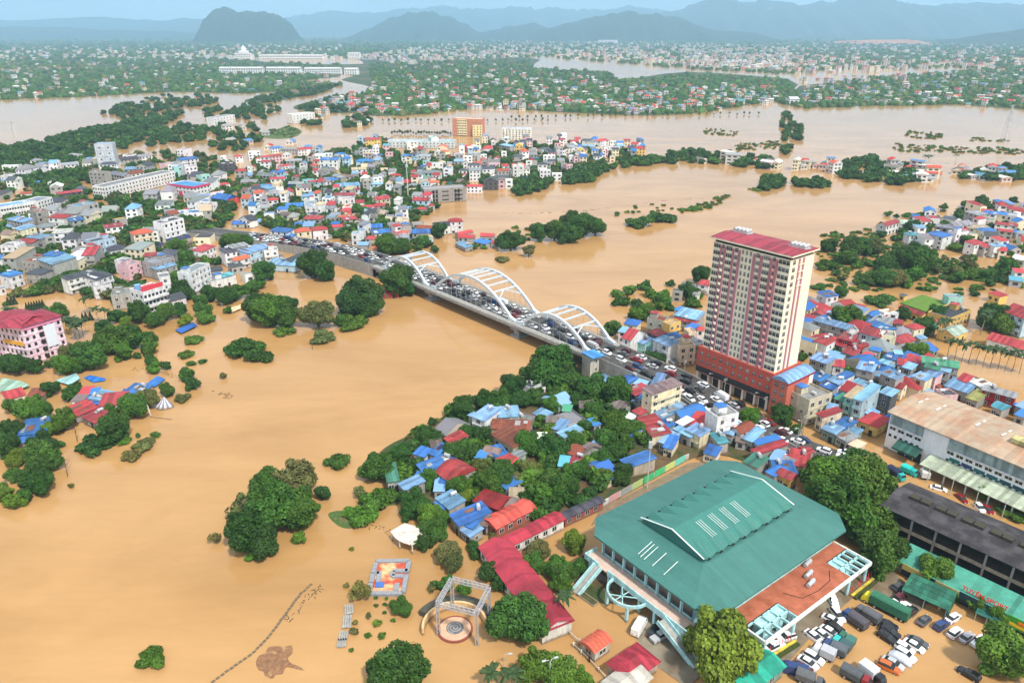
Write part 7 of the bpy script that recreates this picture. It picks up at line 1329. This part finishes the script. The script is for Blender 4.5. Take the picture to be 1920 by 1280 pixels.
# the smaller houses of the town, and the ones crowded between them
def town_mesh(name, specs, label):
    V = []; F = []; C = []
    def q(p, c_): i = len(V); V.extend(p); C.extend([c_[:3]]*len(p)); F.append((i, i+1, i+2, i+3 if len(p) == 4 else i+2))
    for cx, cy, a, w, d, h, rt, rc, wc in specs:
        ca, sa = math.cos(a), math.sin(a); T_ = lambda X, Y, Z: (cx+X*ca-Y*sa, cy+X*sa+Y*ca, Z); x, y = w/2, d/2; c4 = [(-x,-y),(x,-y),(x,y),(-x,y)]
        for k in range(4):
            (x0, y0), (x1, y1) = c4[k], c4[(k+1)%4]; q([T_(x0,y0,-.4),T_(x1,y1,-.4),T_(x1,y1,h),T_(x0,y0,h)], wc)
            if k == 2: continue
            ex, ey = x1-x0, y1-y0; L_ = math.hypot(ex, ey); nx, ny = ey/L_*.06, -ex/L_*.06; m_ = max(1, int(L_/3)); fl = max(1, int(round(h/3)))
            for f in range(fl):
                for m in range(m_):
                    if rf_.random() < (.85 if k == 0 else .35): t0, t1 = (m+.28)/m_, (m+.72)/m_; z = h*(f+.32)/fl; zt = z+min(1.4, h/fl*.5); q([T_(x0+ex*t0+nx,y0+ey*t0+ny,z),T_(x0+ex*t1+nx,y0+ey*t1+ny,z),T_(x0+ex*t1+nx,y0+ey*t1+ny,zt),T_(x0+ex*t0+nx,y0+ey*t0+ny,zt)], (.045,.045,.05))
        o = .35; X, Y = x+o, y+o
        if rt == 'f': q([T_(-x+.2,-y+.2,h+.02),T_(x-.2,-y+.2,h+.02),T_(x-.2,y-.2,h+.02),T_(-x+.2,y-.2,h+.02)], rc); q([T_(-x,-y,h),T_(x,-y,h),T_(x,-y,h+.7),T_(-x,-y,h+.7)], wc); q([T_(-x,-y,h),T_(-x,y,h),T_(-x,y,h+.7),T_(-x,-y,h+.7)], wc); q([T_(x,-y,h),T_(x,y,h),T_(x,y,h+.7),T_(x,-y,h+.7)], wc)
        elif rt in 'ma': r_ = .1*d; q([T_(-X,-Y,h),T_(X,-Y,h),T_(X,Y,h+r_),T_(-X,Y,h+r_)], rc); q([T_(x,-y,h),T_(x,y,h+r_),T_(x,y,h-.1)], wc); q([T_(-x,-y,h),T_(-x,y,h-.1),T_(-x,y,h+r_)], wc)
        elif rt == 'G': r_ = .26*w; q([T_(-X,-Y,h),T_(0,-Y,h+r_),T_(0,Y,h+r_),T_(-X,Y,h)], rc); q([T_(X,-Y,h),T_(X,Y,h),T_(0,Y,h+r_),T_(0,-Y,h+r_)], rc); q([T_(-x,-y,h),T_(x,-y,h),T_(0,-y,h+r_)], wc)
        else: r_ = .23*d; e_ = Y*.9 if rt == 'h' else 0; e_ = min(e_, X*.9); q([T_(-X,-Y,h),T_(X,-Y,h),T_(X-e_,0,h+r_),T_(-X+e_,0,h+r_)], rc); q([T_(X,Y,h),T_(-X,Y,h),T_(-X+e_,0,h+r_),T_(X-e_,0,h+r_)], rc); q([T_(X,-Y,h),T_(X,Y,h),T_(X-e_,0,h+r_)], rc if e_ else wc); q([T_(-X,Y,h),T_(-X,-Y,h),T_(-X+e_,0,h+r_)], rc if e_ else wc)
        FOOT.append((cx, cy, min(w, d)/2))
    me = mesh_np(name, np.array(V), np.array(F), np.ones(len(V)), [mFAR], np.array(C)); return stuff(link(name, me), label, 'houses')
specs = []
for _, p1, p2, D, h, rf, wl_, zone in SPEC[280:]:
    d_ = p2-p1; a = math.atan2(d_.y, d_.x); a = a+math.pi if abs(a) > math.pi/2 else a; uy = Vector((-math.sin(a), math.cos(a), 0)); c_ = (p1+p2)/2+uy*D/2
    specs.append((c_.x, c_.y, a, max(2.6, d_.length), D, h, rf[0], jit(ROOFC[rf[1]][0], .2), jit(WALLC[wl_][0], .1))); FOOT.append((c_.x, c_.y, min(D, d_.length)/2))
def crowd(P, n, ang, hs, roofs, walls, big=1.0):
    for x, y in sample(P, n*3, rf_):
        p = gp(x, y, 0); w, d = rf_.uniform(4.5, 7.5)*big, rf_.uniform(7, 12)*big
        if any((p.x-a)**2+(p.y-b)**2 < (c_+2.6)**2 for a, b, c_ in FOOT): continue
        FOOT.append((p.x, p.y, min(w, d)/2)); specs.append((p.x, p.y, R(rf_.choice(ang)+rf_.uniform(-8, 8)), w, d, rf_.choice(hs), rf_.choice('mmggGhf'), tuple(v*.82 for v in jit(ROOFC[rf_.choice(roofs)][0], .25)[:3]), jit(WALLC[rf_.choice(walls)][0], .12))); n -= 1
        if n <= 0: break
crowd([(1500,560),(1640,600),(1700,640),(1760,690),(1700,740),(1640,770),(1560,770),(1520,700),(1500,640)], 60, [-52, 37], [3, 3.5, 4, 6], 'bblrrrgg', 'ggwcs')
crowd([(480,300),(640,280),(690,260),(800,275),(900,290),(880,340),(760,420),(820,455),(740,470),(660,440),(560,440),(480,410),(440,350)], 190, [0, -10, 12], [3, 3.5, 6, 6, 9], 'rrblggkwpgsgo', 'wwgcgwb', .85)
crowd([(0,330),(200,300),(330,290),(440,300),(430,430),(330,520),(200,540),(0,500)], 48, [10, 20, -8], [4, 6, 8, 9], 'ggkkglgws', 'wwggcw', 1.4)
crowd([(890,270),(1120,262),(1230,268),(1200,300),(1100,310),(1020,330),(930,345),(890,330)], 70, [0, 8, -8], [3, 6, 6, 9], 'gkkrowgb', 'wwwgcp')
crowd([(1660,420),(1760,400),(1930,380),(1930,470),(1820,480),(1700,460)], 22, [-14, 10], [3, 6, 6], 'gbrrlk', 'wwgc')
crowd([(800,840),(900,780),(1000,760),(1120,760),(1180,800),(1230,830),(1160,900),(1010,900),(880,930)], 8, [-52, 37], [2.8, 3.2], 'bblgptr', 'ggs')
crowd([(1240,760),(1340,790),(1440,830),(1470,860),(1380,850),(1300,830)], 14, [-52, 37], [3, 3.4], 'blrgr', 'ggc')
town_mesh('town_houses', specs, 'smaller houses crowded between the larger ones of the town')
# garden trees between the houses
wood('garden_trees', [
 ([(560,300),(720,262),(860,300),(900,330),(880,350),(760,430),(820,460),(740,475),(640,450),(560,440),(480,420),(440,350),(480,300)], 1500), ([(715,325),(785,325),(790,378),(725,380)], 70), ([(240,290),(330,285),(440,300),(440,420),(330,460),(240,440)], 420), ([(0,320),(240,290),(240,430),(0,460)], 380), ([(900,270),(1130,270),(1200,295),(1110,312),(1000,345),(900,350)], 420), ([(200,362),(320,345),(330,356),(215,386)], 90), ([(20,560),(120,520),(260,530),(300,570),(240,575),(130,545)], 70), ([(100,470),(180,500),(280,470),(350,500),(240,530),(120,540)], 70), ([(0,430),(300,440),(420,500),(300,520),(120,520),(0,520)], 260)],
 BELTP, (2.2, 4.4), 'garden trees crowded between the houses of the left and middle town', 'ddmmbo', avoid=True)
wood('garden_trees', [([(740,900),(720,860),(800,800),(860,770),(960,730),(1010,700),(1080,680),(1130,720),(1220,770),(1220,860),(1130,940),(1000,980),(880,960),(800,930)], 150), ([(1500,560),(1640,600),(1760,690),(1700,740),(1560,770),(1500,640)], 60), ([(1650,400),(1930,380),(1930,480),(1820,490),(1680,450)], 70), ([(1560,450),(1700,440),(1780,500),(1900,520),(1850,560),(1700,545),(1540,540)], 50), ([(1130,560),(1310,520),(1310,590),(1180,600)], 30)],
 BELTP, (1.8, 3.6), 'undergrowth and small trees between the roofs of the grove and right bank', 'ddmbb', avoid=True)
if EXTRA: stuff(merge('small_bushes', BELTP, EXTRA, mLEAFS), 'smallest bushes and saplings standing in the flood', 'bushes')
# white palace quarter far behind
def far_block(px0, px1, py, h, D, rows, label, dome=False):
    a, b = gp(px0, py, 0), gp(px1, py, 0); w = (b-a).length; e = empty('white_terrace', ((a.x+b.x)/2, a.y+D/2, 0)); x = w/2; mb = MB(); mb.box(-x, x, -D/2, D/2, -.3, h, bottom=False)
    for k in range(int(w/7)): mb.box(-x+k*7, -x+k*7+1.0, -D/2-.6, -D/2-.001, 0, h+.6)
    mb.build('wall', mWALL, e, lin(240,240,238)); mb = MB(); mb.box(-x-.5, x+.5, -D/2-1, D/2+1, h+.61, h+1.4); mb.build('cornice', mWALL, e, lin(244,244,242)); mb = MB(); mb.poly([(-x,-D/2,h+1.41),(x,-D/2,h+1.41),(x,0,h+4.5),(-x,0,h+4.5)]); mb.poly([(x,D/2,h+1.41),(-x,D/2,h+1.41),(-x,0,h+4.5),(x,0,h+4.5)]); mb.build('roof', mROOF, e, lin(206,204,200))
    n = int(w/7)
    for r in range(rows):
        mb = MB()
        for k in range(n): mb.box(-x+k*7+2, -x+k*7+6, -D/2-.1, -D/2-.002, h*(r+.25)/rows, h*(r+.75)/rows)
        mb.build('window_band', mGLASS, e)['kind'] = 'stuff'
    if dome: mb = MB(); mb.box(-x*.5, x*.5, -D*.3, D*.3, h+4.5, h+14); mb.cyl(0, 0, h+14, h+22, x*.3, 12); mb.tube([(0,0,h+22),(0,0,h+27),(0,0,h+31),(0,0,h+38)], [x*.3,x*.24,x*.1,.3], 10); mb.build('dome_tower', mWALL, e, lin(240,240,236))
    tag(e, label, 'building')
far_block(412, 494, 139, 15, 18, 3, 'leftmost white terrace of the far palace quarter'); far_block(500, 565, 139, 15, 18, 3, 'middle white terrace of the far palace quarter'); far_block(571, 640, 140, 15, 18, 3, 'third white terrace of the far palace quarter'); far_block(646, 672, 141, 15, 18, 3, 'short white terrace ending the far palace quarter')
far_block(487, 606, 112, 16, 30, 2, 'long low white hall behind the far terraces'); far_block(440, 472, 112, 22, 40, 3, 'domed white palace behind the far terraces', True)
far_block(653, 676, 112, 24, 25, 4, 'white slab block right of the far palace quarter'); far_block(1122, 1158, 82, 26, 40, 3, 'long pale factory below the far right hill')
far_block(1480, 1498, 196, 8, 22, 1, 'white warehouse at the head of the flooded causeway')

# floating drift and debris lines
dm = MB(); rr = random.Random(4)
def drift(name, pix, n, label, smin=.12, smax=.5):
    mb = MB(); P = [gp(x, y, 0) for x, y in pix]
    for k in range(n):
        i = rr.randrange(len(P)-1); p = P[i]+(P[i+1]-P[i])*rr.random()+Vector((rr.uniform(-1, 1), rr.uniform(-1.2, 1.2), 0)); a = rr.uniform(0, 3.1); L_ = rr.uniform(smin, smax); q = Vector((math.cos(a), math.sin(a), 0))*L_; mb.bar(p-q+Vector((0,0,.02)), p+q+Vector((0,0,.05)), rr.uniform(.06, .2), rr.uniform(.06, .16))
    o = mb.build(name, M('drift', (.11,.075,.04,1), rough=.95, noise=.3)); return stuff(o, label, 'debris')
drift('driftwood', [(600,1098),(580,1120),(560,1140),(540,1160)], 40, 'broken wood and drift along the stone kerb'); drift('driftwood', [(250,692),(280,694),(310,700),(330,706)], 50, 'debris raft of planks off the left bank'); drift('driftwood', [(395,735),(420,738),(430,745)], 14, 'loose driftwood in mid river', .3, 1.4)
drift('driftwood', [(660,990),(690,985),(720,995),(740,1000)], 26, 'drift caught along the park shore'); drift('driftwood', [(900,400),(1000,400),(1100,395),(1250,375),(1380,370)], 46, 'flotsam scattered on the wide far river', .6, 2.0)

# ---------------------------------------------------------------- haze in the valley air
def haze():
    m = bpy.data.materials.new('haze'); m.use_nodes = True; t = m.node_tree
    for n in list(t.nodes):
        if n.type != 'OUTPUT_MATERIAL': t.nodes.remove(n)
    v = t.nodes.new('ShaderNodeVolumePrincipled'); v.inputs['Color'].default_value = (.44, .74, 1, 1); v.inputs['Density'].default_value = HAZE_D; v.inputs['Anisotropy'].default_value = 0
    t.links.new(v.outputs[0], t.nodes['Material Output'].inputs['Volume'])
    mb = MB(); mb.box(-26000, 26000, -3500, 27000, -4, 1200); o = mb.build('haze', m); o['kind'] = 'stuff'; return o
HAZE_D = 0.95e-4
haze()

# ---------------------------------------------------------------- labels that count look-alikes off from the left of the picture
bpy.context.view_layer.update()
ORD = ['leftmost','second from left','third from left','fourth from left','fifth from left','sixth from left','seventh from left','eighth from left','ninth from left','tenth from left','eleventh from left','twelfth from left']
groups = {}
for o, b in REG: groups.setdefault(b, []).append(o)
for b, os_ in groups.items():
    if len(os_) == 1: os_[0]['label'] = b; continue
    os_.sort(key=lambda o: pj(*o.location)[0])
    for k, o in enumerate(os_):
        n = k+1; o['label'] = '%s, %s' % (b, ORD[k] if k < 12 else '%d%s from left' % (n, {1: 'st', 2: 'nd', 3: 'rd'}.get(n % 10 if n not in (11, 12, 13) else 0, 'th')))
print('COUNTS', 'houses', NH[0], 'trees', len(TREES), 'jam', JAM[0], 'objects', len(bpy.data.objects), 'tris', sum(len(m.polygons) for m in bpy.data.meshes)*2)
